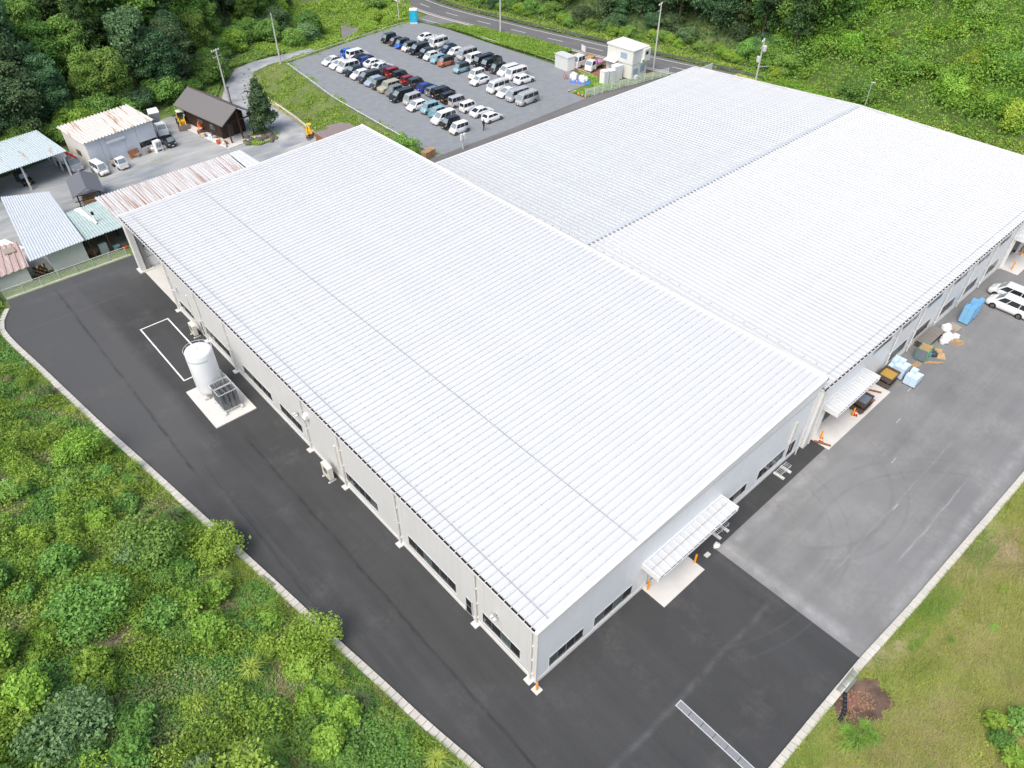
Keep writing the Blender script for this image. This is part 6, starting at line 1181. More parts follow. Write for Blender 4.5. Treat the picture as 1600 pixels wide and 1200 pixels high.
def leaves(C, N, size, asp=.62, jit=.8, r=None):
    """leaf rhombs at C facing roughly N"""
    r = r or rng; n = len(C); N = N + r.normal(0, jit, (n, 3)); N /= np.linalg.norm(N, axis=1)[:, None] + 1e-9
    T = np.cross(N, r.normal(0, 1, (n, 3))); T /= np.linalg.norm(T, axis=1)[:, None] + 1e-9; Bv = np.cross(N, T)
    s = (size * r.uniform(.6, 1.35, n))[:, None]
    V = np.stack([C - T * s * .5, C + Bv * s * asp * .5 - N * s * .06, C + T * s * .5, C - Bv * s * asp * .5 - N * s * .06], 1).reshape(-1, 3)
    return V
def leafmesh(name, Vs):
    V = np.concatenate(Vs); F = np.arange(len(V)).reshape(-1, 4); return npmesh(name, V, F)
def blobpts(c, rad, n, flat=.8, r=None, up=.35):
    r = r or rng; d = r.normal(0, 1, (n, 3)); d /= np.linalg.norm(d, axis=1)[:, None]; d[:, 2] = np.where(d[:, 2] < -.35, -d[:, 2], d[:, 2])
    q = rad * r.uniform(.72, 1.08, n)[:, None]; P = np.array(c) + d * q * np.array([1, 1, flat]); d2 = d + np.array([0, 0, up]); return P, d2
def crown_mesh(name, R, H, z0, nblob, nleaf, size, seed, shape='round', inner=True):
    r = np.random.default_rng(seed); Vs = []
    for k in range(nblob):
        a = r.uniform(0, 2 * math.pi); t = r.uniform(0, 1) ** .8
        if shape == 'round': zz = z0 + H * (.15 + .8 * t); rr = R * math.sqrt(max(.05, 1 - ((t - .35) / .72) ** 2)) * r.uniform(.45, .85)
        elif shape == 'cone': zz = z0 + H * t; rr = R * (1 - t) ** .75 * r.uniform(.5, .9)
        elif shape == 'flat': zz = z0 + H * (.3 + .5 * t); rr = R * r.uniform(.2, .9)
        br = R * r.uniform(.28, .46) * (1 if shape != 'cone' else .35 + .8 * (1 - t))
        P, N = blobpts((rr * math.cos(a), rr * math.sin(a), zz), br, nleaf, r.uniform(.55, .85), r); Vs.append(leaves(P, N, size, r=r))
    if inner:       # leaves deeper inside, so that the crown is not hollow
        n = nblob * nleaf // 5; P = r.normal(0, .33, (n, 3)) * np.array([R, R, H * .6]) + np.array([0, 0, z0 + H * .45]); Vs.append(leaves(P, r.normal(0, 1, (n, 3)), size * 1.3, r=r))
    return leafmesh(name, Vs)
def trunk_mesh(h, r0, seed, limbs=4, lean=.3, spread=1.5):
    r = random.Random(seed); m = MB(); p = Vector((0, 0, -.6)); rr = r0; lv = Vector((r.uniform(-lean, lean), r.uniform(-lean, lean), 0)); n = 4
    for k in range(n):
        q = Vector((0, 0, -.6)).lerp(Vector((lv.x, lv.y, h)), (k + 1) / n) + Vector((r.uniform(-.08, .08), r.uniform(-.08, .08), 0)) * h * .06; m.tube(p, q, rr, 7, rr * .8, cap=False); p = q; rr *= .8
        if k >= 1:
            for j in range(limbs // 2): a = r.uniform(0, 6.28); m.tube(q, q + Vector((math.cos(a) * spread, math.sin(a) * spread, h * .2)), rr * .5, 5, rr * .15, cap=False)
    return m.mesh('trunk', True)
LEAF_KINDS = dict(mid=L_MID, dark=L_DARK, bright=L_BRIGHT, olive=L_OLIVE, grey=L_GREY, cedar=L_CEDAR)
BROAD = [(crown_mesh('crown', 4.0, 12.5, 1.6, 44, 230, .40, 50 + k), trunk_mesh(11, .24, k, 6, .8, 2.2)) for k in range(5)]
CEDAR = [(crown_mesh('crown', 3.0, 18, 4.2, 66, 150, .38, 80 + k, 'cone'), trunk_mesh(19, .24, 30 + k, 0, .3)) for k in range(3)]
LOWT = [(crown_mesh('crown', 3.4, 4.2, .3, 28, 260, .32, 90 + k, 'round'), trunk_mesh(3.2, .15, 40 + k, 4, .4, 1.5)) for k in range(3)]
def plant(kind, name, x, y, z, s, m, label, cat, group, bark=BARK, rz=None):
    r = empty(name, (x, y, z), random.uniform(0, 6.28) if rz is None else rz, label, cat, group); c, t = kind; r.scale = (s, s, s * random.uniform(.9, 1.12))
    link('crown', c, m, r); link('trunk', t, bark, r); return r
def zat(x, y): return float(hgt(np.array([x]), np.array([y]))[0])
def forest(poly_d, x0, x1, y0, y1, step, pick, margin=.5, lim=300):
    pts = []
    for X in np.arange(x0, x1, step):
        for Y in np.arange(y0, y1, step):
            x, y = X + rng.uniform(-.4, .4) * step, Y + rng.uniform(-.4, .4) * step
            d = -sdist(np.array([x]), np.array([y]), poly_d)[0]
            if d < margin: continue
            z = zat(x, y)
            P = np.array([[x, y, z + 9], [x, y, z + 2], [x, y, z + 15]])
            if not inview(P, 60, 60).any(): continue
            pts.append((math.hypot(x - CAM_LOC[0], y - CAM_LOC[1]), x, y, z, d))
    pts.sort()
    for k, (_, x, y, z, d) in enumerate(pts[:lim]): pick(x, y, z, d)
    return pts
def cover(name, poly, n, size, m, hfun=zat, lift=(.02, .35), clump=3.0, cut=.0, kind='leaf', zf=None, seed=1, label=None, jit=.6, asp=.6):
    """ground cover: leaves or blades scattered over a polygon of the terrain, thicker in clumps"""
    r = np.random.default_rng(seed); P = np.array(poly); x = r.uniform(P[:, 0].min(), P[:, 0].max(), n * 3); y = r.uniform(P[:, 1].min(), P[:, 1].max(), n * 3)
    k = sdist(x, y, [tuple(p) for p in poly]) < 0; x, y = x[k], y[k]; c = fbm(x, y, clump, seed + 9); k = c > cut + r.uniform(0, .18, len(c)); x, y, c = x[k][:n], y[k][:n], c[k][:n]
    z = (zf or hgt)(x, y); k = inview(np.stack([x, y, z], 1), 110, 90); x, y, z, c = x[k], y[k], z[k], c[k]
    hh = np.clip((c - cut) * 2.2, 0, 1); z = z + lift[0] + lift[1] * hh * r.uniform(.25, 1, len(x)); C = np.stack([x, y, z], 1)
    if kind == 'leaf': V = leaves(C, np.array([0, 0, 1.]) + r.normal(0, .1, C.shape), size, asp, jit, r); me = npmesh(name, V, np.arange(len(V)).reshape(-1, 4))
    else:
        n = len(C); a = r.uniform(0, 6.28, n); ln = size * r.uniform(.5, 1.3, n) * (.5 + hh); dv = np.stack([np.cos(a), np.sin(a), np.zeros(n)], 1); pv = np.stack([-np.sin(a), np.cos(a), np.zeros(n)], 1) * (size * .07 * r.uniform(.7, 1.3, n))[:, None]
        lean = r.uniform(.2, 1.0, n)[:, None]; b = C - np.array([0, 0, .05]); top = b + dv * (ln[:, None] * lean * .8) + np.array([0, 0, 1]) * (ln[:, None] * (1.1 - lean * .7)); V = np.stack([b - pv, b + pv, top], 1).reshape(-1, 3); me = npmesh(name, V, np.arange(len(V)).reshape(-1, 3))
    o = link(name, me, m); o['kind'] = 'stuff'
    return o
NT = [0, 0]
def pick_nw(x, y, z, d):
    NT[0] += 1; u = vnoise(np.array([x]), np.array([y]), 16, 21)[0]; m = L_DARK if u < .42 else (L_MID if u < .78 else L_BRIGHT); tone = {'leaf_dark_green': 'dark green', 'leaf_mid_green': 'mid green', 'leaf_bright_green': 'bright green'}[m.name]
    zone = 'behind the carport' if x < 3 else ('behind the white barn' if x < 20 else ('behind the brown house' if x < 36 else 'beyond the gravel track'))
    s = random.uniform(.8, 1.15) * (.8 if d < 5 else 1)
    if random.random() < .30 and d > 6: plant(random.choice(CEDAR), 'cedar_tree', x, y, z, random.uniform(.75, 1.05), L_CEDAR, 'dark conifer rising from the wooded hillside ' + zone, 'conifer', 'conifers on the hillside ' + zone)
    else: plant(random.choice(BROAD if d > 2.5 else LOWT), 'broadleaf_tree', x, y, z - .5, s, m, '%s broadleaf tree on the wooded hillside %s' % (tone, zone), 'tree', '%s trees on the hillside %s' % (tone, zone))
forest(NWHILL, -45, 100, 112, 250, 4.9, pick_nw, .6, 270)
for a, b in zip(NWHILL[:8], NWHILL[1:9]):
    L_ = math.hypot(b[0] - a[0], b[1] - a[1])
    for k in range(int(L_ / 3.2)):
        t = (k + random.random()) * 3.2 / L_; x = a[0] + (b[0] - a[0]) * t + random.uniform(-.6, .6); y = a[1] + (b[1] - a[1]) * t + random.uniform(.8, 2.2)
        if not inview(np.array([[x, y, zat(x, y) + 3]]), 40, 40)[0]: continue
        m = random.choice([L_MID, L_MID, L_DARK, L_BRIGHT]); plant(random.choice(LOWT), 'forest_edge_bush', x, y, zat(x, y) - .7, random.uniform(.7, 1.15), m, 'leafy bush at the foot of the wooded hillside %s' % ('behind the carport' if x < 3 else ('behind the white barn' if x < 20 else ('behind the brown house' if x < 36 else 'beyond the gravel track'))), 'bush', 'bushes at the foot of the wooded hillside')
cover('forest_undergrowth', [(-40, 110), (-20, 112.5), (0, 119), (20, 124.5), (34, 127.5), (44, 142.5), (60, 152.5), (72, 168), (66, 190), (40, 170), (0, 150), (-40, 140)], 60000, .40, L_DARK, lift=(.05, 1.0), clump=5, cut=.1, seed=30)
def pick_ne(x, y, z, d):
    if y < 52 + .8 * (d - 20) * (d > 20) and d < 46 - .0 * y: return
    u = vnoise(np.array([x]), np.array([y]), 16, 33)[0]; ced = y > 60 and y < 128 and d > 4 and random.random() < .5
    if y < 60 and random.random() < .2 and d < 50: ced = True
    zone = 'behind the site office' if y < 100 and y > 66 else ('above the vine covered hill' if y <= 66 else 'beyond the guard rail')
    if ced and random.random() < .8: plant(random.choice(LOWT), 'understory_bush', x + random.uniform(-2, 2), y + random.uniform(-2, 2), z - .4, random.uniform(.5, .85), L_DARK, 'dark understory bush among the cedar trunks ' + zone, 'bush', 'understory bushes ' + zone)
    if ced: plant(random.choice(CEDAR), 'cedar_tree', x, y, z, random.uniform(.85, 1.2), L_CEDAR, 'tall dark cedar with a bare brown trunk ' + zone, 'cedar', 'cedars ' + zone)
    else:
        m = L_DARK if u < .5 else (L_MID if u < .85 else L_BRIGHT); tone = {'leaf_dark_green': 'dark green', 'leaf_mid_green': 'mid green', 'leaf_bright_green': 'bright green'}[m.name]
        plant(random.choice(BROAD if d > 3.2 else LOWT), 'broadleaf_tree', x, y, z - .5, random.uniform(.75, 1.1) * (.8 if d < 6 else 1), m, '%s broadleaf tree %s' % (tone, zone), 'tree', '%s trees %s' % (tone, zone))
forest(NEHILL, 100, 235, -30, 215, 4.3, pick_ne, 1.6, 460)
cover('forest_undergrowth', [(102, 152), (103.5, 128), (106.5, 114), (108.5, 104), (111.5, 92), (114.5, 80), (116, 66), (116, 52), (150, 60), (150, 120), (125, 200), (100, 200)], 60000, .40, L_DARK, lift=(.05, 1.2), clump=5, cut=.1, seed=31)
# valley bushes and single plants
for i, (x, y, s, m, l) in enumerate([(62, 144, .8, L_MID, 'round bush at the bend of the gravel track'), (67, 147, .9, L_GREY, 'grey green bush cluster in the valley beside the grey path'), (58, 148, 1., L_MID, 'wide green bush behind the gravel track'), (70, 152, 1., L_MID, 'green bush below the wooded hill, near the grey path'), (64, 154, 1.1, L_DARK, 'dark bush under the trees in the valley'), (70, 137.5, .45, L_MID, 'small round bush on the valley bank by the grey path'),
    (80, 141, .7, L_BRIGHT, 'bright bush between the grey path and the blue toilet'), (85, 146, .8, L_BRIGHT, 'bright bush on the road embankment above the grey path'), (89, 152, .8, L_MID, 'green bush at the top of the road embankment'), (75, 134.5, .5, L_BRIGHT, 'bright low bush behind the valley side rail fence'), (82, 136, .5, L_BRIGHT, 'bright low bush behind the blue toilet')]):
    plant(LOWT[i % 3], 'round_bush', x, y, zat(x, y) - .3, s, m, l, 'bush', 'bushes in the valley behind the car park')
for i in range(46):
    y = 52 + i * 2.1 + random.uniform(-.5, .5); ex = np.interp(y, [14, 30, 66, 80, 92, 104, 114, 128, 140], [114, 115.8, 116, 114.5, 111.5, 108.5, 106.5, 103.5, 102])
    if y > 141: break
    x = ex + random.uniform(.8, 3.0); plant(random.choice(LOWT), 'roadside_bush', x, y, zat(x, y) - .3, random.uniform(.28, .5), random.choice([L_MID, L_BRIGHT, L_MID]), 'low leafy bush behind the guard rail, %s' % ('past the far hall roof corner' if y < 66 else 'behind the site office' if y < 84 else 'across from the notice board' if y < 100 else 'across from the tall plain pole' if y < 120 else 'near the road bend'), 'bush', 'bushes along the guard rail')
plant((crown_mesh('crown', 2.6, 8.0, .9, 46, 300, .30, 201, 'cone'), trunk_mesh(8, .16, 77, 0, .2)), 'conifer_tree', 33.2, 102.6, ZY, 1.0, L_DARK, 'single dark conifer between the brown house and the gravel track', 'conifer', None)
plant(LOWT[0], 'round_bush', 43.4, 75.8, -1.2, .75, L_MID, 'dense green bush beside the pallet stack', 'bush', None)
# rocky island bed
for i in range(22):
    a = random.uniform(0, 6.28); q = random.uniform(0, 1) ** .5; x, y = 31.3 + 3.0 * q * math.cos(a), 100.9 + 2.4 * q * math.sin(a); s = random.uniform(.3, .6)
    blob('garden_rock', x, y, ZY - .1, s, s * .9, s * .9, mat('rock_purple_grey', (.13, .105, .10), .85, .3, 2), 'purplish grey garden rock in the planted bed by the conifer', 'rock', i + 60, 'rocks in the planted bed')
# banks of the car park
BANK = [(38.8, 94), (39.6, 105), (40.6, 113), (40.6, 119), (42.2, 124), (45.2, 128.6), (50, 130), (58, 130.6), (70, 134), (86, 136), (86.3, 132), (68, 129.3), (50.2, 125.8), (47.2, 103), (46.3, 75), (36, 75), (36, 92)]
cover('bank_grass', BANK, 60000, .30, L_YGRASS, lift=(.0, .1), clump=2, cut=.2, kind='blade', seed=3); cover('bank_plants', BANK, 60000, .26, L_BRIGHT, lift=(.05, .6), clump=2.6, cut=.44, seed=4); cover('bank_straw', BANK, 20000, .30, L_STRAW, lift=(.0, .08), clump=3, cut=.35, kind='blade', seed=5)
for a, b in zip(((46.6, 72.0), (47.6, 103), (50.3, 125.6)), ((47.6, 103), (50.3, 125.6), (86.3, 132.0))):
    ux, uy = b[0] - a[0], b[1] - a[1]; l = math.hypot(ux, uy); nx_, ny_ = -uy / l * -1, ux / l * -1
    cover('edge_weeds', [a, b, (b[0] + nx_ * 1.3, b[1] + ny_ * 1.3), (a[0] + nx_ * 1.3, a[1] + ny_ * 1.3)], 2600, .20, L_BRIGHT, zf=lambda x, y: np.zeros_like(x), lift=(.02, .3), clump=1.8, cut=.52, seed=int(a[1]))
RSTRIP = [(86.6, 131.2), (88.6, 122.5), (91.4, 121.5), (93.6, 118.5), (96, 108), (98.2, 98), (98.0, 92.5), (90.4, 90.5), (89.2, 104), (88.2, 121)]
cover('roadside_grass', RSTRIP, 26000, .26, L_BRIGHT, zf=lambda x, y: .1 + .5 * fbm(x, y, 6, 2), lift=(.02, .4), clump=4, cut=.15, seed=6)
cover('compound_weeds', [(81.9, 73.7), (81.9, 77.4), (88, 77.6), (90.8, 84), (91, 77), (96, 73.4), (101.6, 71), (101.4, 72.8), (96, 73.6)], 9000, .22, L_BRIGHT, zf=lambda x, y: np.zeros_like(x), lift=(.02, .45), clump=2, cut=.38, seed=7)
cover('verge_weeds', [(82, 73.4), (102, 70.6), (102, 71.2), (82, 74.0)], 2500, .22, L_GRASS, zf=lambda x, y: np.zeros_like(x), lift=(.1, .5), clump=2, cut=.35, seed=8)
cover('road_grass', [(101.3, 147), (99.9, 142), (100.2, 131), (102.1, 119), (104.5, 104), (106.5, 96), (109.4, 79), (112, 66), (118, 60), (118, 80), (112, 104), (106, 128), (105, 150)], 26000, .28, L_GRASS, lift=(.1, .6), clump=4, cut=.1, seed=9)
cover('valley_plants', [(62, 131.5), (86, 133), (92, 140), (97, 150), (95, 190), (60, 175), (50, 145), (55, 138), (62, 137.2)], 90000, .36, L_BRIGHT, lift=(.1, 1.0), clump=5, cut=.25, seed=10)
cover('track_grass', [(32, 120), (38, 129.5), (43, 136), (54, 138), (62, 137.5), (62, 142), (50, 143), (40, 137), (33, 126), (24, 123), (24, 120)], 24000, .30, L_MID, lift=(.1, .6), clump=3, cut=.10, seed=11)
cover('verge_grass', [(38.6, 96), (39.6, 105), (39.8, 112.5), (39.8, 119), (41.4, 124.5), (44.6, 130), (46, 129.5), (42.8, 124), (41.4, 118), (41.4, 112.5), (41.0, 105), (40.4, 96)], 5000, .16, L_YGRASS, zf=lambda x, y: np.full_like(x, ZY), kind='blade', lift=(.02, .1), cut=.25, seed=12)
cover('island_plants', [(28.2, 100.3), (30, 98.6), (33.4, 99.0), (36.3, 102.5), (36.6, 106), (34, 106), (32, 103.5), (28.8, 103)], 5000, .20, L_BRIGHT, zf=lambda x, y: np.full_like(x, ZY), lift=(.05, .5), clump=2, cut=.42, seed=13)
cover('yard_edge_plants', [(-19, 76.4), (-2.6, 76.4), (-3.2, 79.6), (-16, 79.2), (-16.2, 90), (-22, 90)], 9000, .2, L_MID, zf=lambda x, y: np.full_like(x, ZY), lift=(.1, 1.3), clump=3, cut=.33, seed=14)
cover('fence_grass', [(-14.2, 75.4), (-.4, 75.4), (-.4, 76.6), (-14.2, 76.6)], 1500, .16, L_YGRASS, zf=lambda x, y: -.2 - 1.6 * np.clip(y - 75.4, 0, 1), kind='blade', lift=(.02, .12), cut=.1, seed=15)
cover('yard_weeds', [(8.5, 101.5), (18, 103.8), (17, 105.3), (12, 104.6)], 1800, .15, L_GRASS, zf=lambda x, y: np.full_like(x, ZY), kind='blade', lift=(.0, .05), cut=.3, seed=16)
cover('yard_weeds', [(5.6, 104.6), (7.0, 104.2), (6.2, 106.4), (5.4, 106)], 900, .15, L_GRASS, zf=lambda x, y: np.full_like(x, ZY), kind='blade', lift=(.0, .05), cut=.2, seed=17)
# vine covered hill
VINE = [(112.6, 16), (115, 8), (114.4, -60), (185, -60), (195, 30), (165, 78), (128, 62), (114, 62), (111.5, 56), (112.6, 30)]
hz = lambda x, y: hgt(x, y) + np.clip(-sdist(x, y, NEHILL) / 5, 0, 1) * (3.2 * np.sqrt(np.clip(1 - np.abs(2 * vnoise(x, y, 4.6, 41) - 1), 0, 1)) + 1.2 * np.sqrt(np.clip(1 - np.abs(2 * vnoise(x, y, 2.1, 43) - 1), 0, 1)))
cover('hill_vines', VINE, 300000, .40, L_VINE, zf=hz, lift=(.1, .9), clump=7, cut=.05, seed=18, jit=.75); cover('hill_vines_dark', VINE, 110000, .42, L_MID, zf=hz, lift=(.0, .8), clump=9, cut=.46, seed=19, jit=.8)
for i in range(170):
    x, y = random.uniform(116, 160), random.uniform(-35, 62)
    plant(random.choice(LOWT), 'vine_mound', x, y, zat(x, y) - .4, random.uniform(.45, 1.0), L_VINE if random.random() < .72 else L_MID, 'rounded vine covered mound on the open hill, %s' % ('low' if x < 126 else 'midway up' if x < 142 else 'high up') + (', beyond the lamp post' if 24 < y < 48 else ', past the ridge end' if y <= 24 else ', toward the pole with transformers'), 'shrub', 'vine mounds on the open hill')
cover('hill_foot_grass', [(109, 62), (108.5, 24), (110.5, 8), (111, -30), (115.5, -30), (116.5, 8), (117, 40), (117, 62)], 26000, .3, L_YGRASS, lift=(.05, .3), cut=.12, clump=3, seed=20)

# ----- shrub slope beyond the left kerb
def along(line, s):
    P = np.array(line); seg = np.hypot(*(P[1:] - P[:-1]).T); cum = np.concatenate([[0], np.cumsum(seg)]); return np.interp(s, cum, P[:, 0]), np.interp(s, cum, P[:, 1]), cum[-1]
LKO = off(smooth_line(LK, 2)[::-1], -.62) if False else [(x - .62, y) for x, y in smooth_line(LK, 2)[::-1]]
def slopeL(s, t):
    x, y, tot = along(LKO, s); rise = .10 + .36 * t + .03 * np.clip(t, 0, 6) * t / 6; b = 1.3 * (fbm(s, t, 7, 61) - .45) * np.clip(t / 3, 0, 1) + .35 * (vnoise(s, t, 1.7, 66) - .5) * np.clip(t / 1.5, 0, 1)
    return x - t * .995, y + t * -.10, rise + b
S = np.arange(-8, 99, .55); Tt = np.concatenate([np.arange(0, 4, .4), np.arange(4, 34, .7)]); SS, TT = np.meshgrid(S, Tt); X, Y, Z = slopeL(SS.ravel(), TT.ravel())
ext = np.where(SS.ravel() > 93.0, SS.ravel() - 93.0, 0); Y = Y + ext * 1.0
low = np.where(SS.ravel() < 0, SS.ravel(), 0); Y = Y + low
n1 = len(S); i = (np.arange(len(Tt) - 1)[:, None] * n1 + np.arange(n1 - 1)[None]).ravel(); me = npmesh('shrub_slope', np.stack([X, Y, Z], 1), np.stack([i, i + n1, i + n1 + 1, i + 1], 1)); me.polygons.foreach_set('use_smooth', [True] * len(me.polygons))
if me.polygons[500].normal.z < 0: me.flip_normals()
link('shrub_slope', me, SOIL)['kind'] = 'structure'
def coverL(name, n, size, m, cut, clump, lift, seed, kind='leaf', tr=(0.05, 32), jit=.6, asp=.55, edge=0):
    r = np.random.default_rng(seed); s = r.uniform(0, 98, n * 3); t = r.uniform(tr[0], tr[1], n * 3) if not edge else r.exponential(edge, n * 3)
    c = fbm(s, t, clump, seed + 30); k = c > cut + r.uniform(0, .12, len(c)); s, t, c = s[k], t[k], c[k]; x, y, z = slopeL(s, t); y = y + np.where(s > 93, s - 93, 0)
    k = inview(np.stack([x, y, z], 1), 90, 70); s, t, c, x, y, z = [q[k][:n] for q in (s, t, c, x, y, z)]
    hh = np.clip((c - cut) * 4, 0, 1) * np.clip(.25 + t / 2, 0, 1); z = z + lift[0] + lift[1] * hh * r.uniform(.2, 1, len(x)) ** .7; C = np.stack([x, y, z], 1)
    if kind == 'leaf': V = leaves(C, np.array([.15, 0, 1.]) + r.normal(0, .15, C.shape), size, asp, jit, r); k = 4
    else:
        n = len(C); a = r.uniform(0, 6.28, n); ln = size * r.uniform(.5, 1.3, n); dv = np.stack([np.cos(a), np.sin(a), np.zeros(n)], 1); pv = np.stack([-np.sin(a), np.cos(a), np.zeros(n)], 1) * (size * .055)
        lean = r.uniform(.15, 1.0, n)[:, None]; top = C + dv * (ln[:, None] * lean) + np.array([0, 0, 1]) * (ln[:, None] * (1.1 - lean * .7)); V = np.stack([C - pv, C + pv, top], 1).reshape(-1, 3); k = 3
    o = link(name, npmesh(name, V, np.arange(len(V)).reshape(-1, k)), m); o['kind'] = 'stuff'
coverL('slope_weeds', 190000, .22, L_MID, .36, 3.4, (.02, .6), 101); coverL('slope_bright_weeds', 150000, .20, L_BRIGHT, .42, 3.2, (.05, .9), 102); coverL('slope_olive_weeds', 90000, .20, L_OLIVE, .43, 5.0, (.03, .6), 103)
coverL('slope_dry_grass', 110000, .36, L_STRAW, .40, 5.0, (.0, .12), 104, 'blade'); coverL('slope_green_grass', 40000, .40, L_GRASS, .40, 4.5, (.0, .12), 105, 'blade'); coverL('kerb_grass', 22000, .42, L_GRASS, .42, 3.0, (.0, .1), 106, 'blade', edge=1.1)
coverL('slope_vines', 110000, .20, L_BRIGHT, .45, 2.4, (.2, 1.2), 107, tr=(4, 32), jit=.9)
coverL('slope_litter', 30000, .22, mat('dead_leaf_litter', (.13, .10, .06), .9, .3, 2, col2=(.22, .19, .14), world=True), .30, 5, (.0, .06), 108, jit=.25)
def shrub(R, H, nb, nl, size, seed, shape='round'):
    c = crown_mesh('crown', R, H, .15, nb, nl, size, seed, shape); t = MB(); r = random.Random(seed)
    for k in range(7): a = r.uniform(0, 6.28); t.tube((0, 0, -.3), (math.cos(a) * R * .55, math.sin(a) * R * .55, H * .6), .035, 5, .015, cap=False)
    return c, t.mesh('stems', True)
SHR = [shrub(1.5, 1.7, 24, 95, .30, 300 + k) for k in range(3)] + [shrub(1.6, 1.1, 22, 90, .28, 310 + k, 'flat') for k in range(2)]
FEATH = [shrub(2.1, 2.0, 40, 110, .20, 320 + k, 'flat') for k in range(2)]
def tuft_mesh(n, h, seed):
    r = np.random.default_rng(seed); a = r.uniform(0, 6.28, n); ln = h * r.uniform(.6, 1.2, n); le = r.uniform(.1, .9, n); b = np.stack([r.normal(0, .12, n), r.normal(0, .12, n), np.zeros(n)], 1); dv = np.stack([np.cos(a), np.sin(a), np.zeros(n)], 1); pv = np.stack([-np.sin(a), np.cos(a), np.zeros(n)], 1) * .022
    mid = b + dv * (ln * le * .35)[:, None] + np.array([0, 0, 1]) * (ln * .75)[:, None]; top = b + dv * (ln * le)[:, None] + np.array([0, 0, 1]) * (ln * (1 - le * .55))[:, None]
    V = np.stack([b - pv, b + pv, mid + pv * .8, mid - pv * .8, mid - pv * .8, mid + pv * .8, top + pv * .1, top - pv * .1], 1).reshape(-1, 3); return npmesh('grass_tuft', V, np.arange(len(V)).reshape(-1, 4))
TUFT = [tuft_mesh(260, 1.15, 400 + k) for k in range(3)]
def put(kindm, nm, s, t, sc, m, label, group, cat='shrub', sink=.15):
    x, y, z = slopeL(np.array([float(s)]), np.array([float(t)])); x, y, z = float(x[0]), float(y[0]), float(z[0])
    if s > 93: y += s - 93
    if not inview(np.array([[x, y, z + .5]]), 60, 60)[0]: return None
    if isinstance(kindm, tuple):
        r = empty(nm, (x, y, z - sink), random.uniform(0, 6.28), label, cat, group); r.scale = (sc, sc, sc * random.uniform(.85, 1.15)); link('crown', kindm[0], m, r); link('stem', kindm[1], BARKG, r)
    else: o = link(nm, kindm, m, None, (x, y, z - .05), random.uniform(0, 6.28)); o.scale = (sc, sc, sc); tag(o, label, cat, group)
_k = 0
for s in np.arange(2, 97, 2.25):
    for t in np.arange(1.3, 31, 2.35):
        ss, t2 = s + random.uniform(-1, 1), t + random.uniform(-1, 1); q = float(fbm(np.array([ss]), np.array([t2]), 9, 71)[0]); 
        if q < .45 and random.random() < .85: continue
        if random.random() < .18: continue
        u = float(vnoise(np.array([ss]), np.array([t2]), 8, 75)[0]) + random.uniform(-.18, .18); m, tn = (L_OLIVE, 'olive') if u < .18 else ((L_GREY, 'grey green') if u < .28 else ((L_MID, 'mid green') if u < .66 else (L_BRIGHT, 'bright green')))
        if t2 < 1.2: continue
        zn = ('near the rail fence corner' if ss > 80 else 'across from the painted bay' if ss > 62 else 'across from the tank pad' if ss > 48 else 'across from the middle windows' if ss > 26 else 'toward the near building corner') + (', close to the kerb' if t2 < 5 else ', partway up' if t2 < 13 else ', high up')
        put(random.choice(SHR), 'hillside_shrub', ss, t2, random.uniform(.42, .95) * (.7 if t2 < 3 else 1), m, '%s shrub on the kerb slope %s' % (tn, zn), '%s shrubs on the kerb slope' % tn)
for i, (s, t, sc, m, k_, l) in enumerate([(39.5, 1.5, 1.15, L_BRIGHT, 1, 'spreading feathery tree leaning over the kerb by the black hose'), (27, 1.2, 1.0, L_BRIGHT, 0, 'light green airy sapling reaching over the kerb'), (42, 5.0, 1.3, L_MID, 0, 'wide feathery shrub below the one leaning over the kerb'), (38, 10.5, 1.2, L_MID, 1, 'broad feathery shrub in the middle of the slope'), (57, 3.4, .95, L_BRIGHT, 0, 'bright yellow green rounded shrub standing alone near the kerb'), (20, 11, 1.2, L_BRIGHT, 1, 'bright feathery shrub low on the slope'), (30, 15, 1.1, L_GREY, 0, 'grey green feathery shrub beside bare rock')]):
    put(FEATH[k_], 'feathery_shrub', s, t, sc, m, l, None)
for i in range(34):
    s = random.uniform(8, 95); t = random.uniform(.5, 2.2) if i % 2 else random.uniform(2, 12); put(random.choice(TUFT), 'grass_tuft', s, t, random.uniform(.6, 1.2), random.choice([L_GRASS, L_GRASS, L_GREY]), 'tall arching grass tuft on the slope beyond the pale kerb', 'tall grass tufts on the kerb slope', 'grass tuft')
for i, (s, t, sx, sy) in enumerate([(41, 16.5, .5, 1.6), (38, 17.5, .5, 1.3), (49, 21, .8, .9), (27, 16.5, .9, .7), (24, 15.5, .7, .5), (20, 17, .6, .6), (35, 17, .5, .9)]):
    x, y, z = slopeL(np.array([float(s)]), np.array([float(t)])); o = blob('rock_outcrop', float(x[0]), float(y[0]), float(z[0]) + .12, sx * 1.15, sy * 1.15, .55, mat('slope_rock', (.15, .14, .13), .9, .35, 1.2, detail=8, col2=(.34, .33, .31), bump=.6), 'grey rock outcrop bare among the slope shrubs', 'rock', i + 90, 'rock outcrops on the shrub slope')
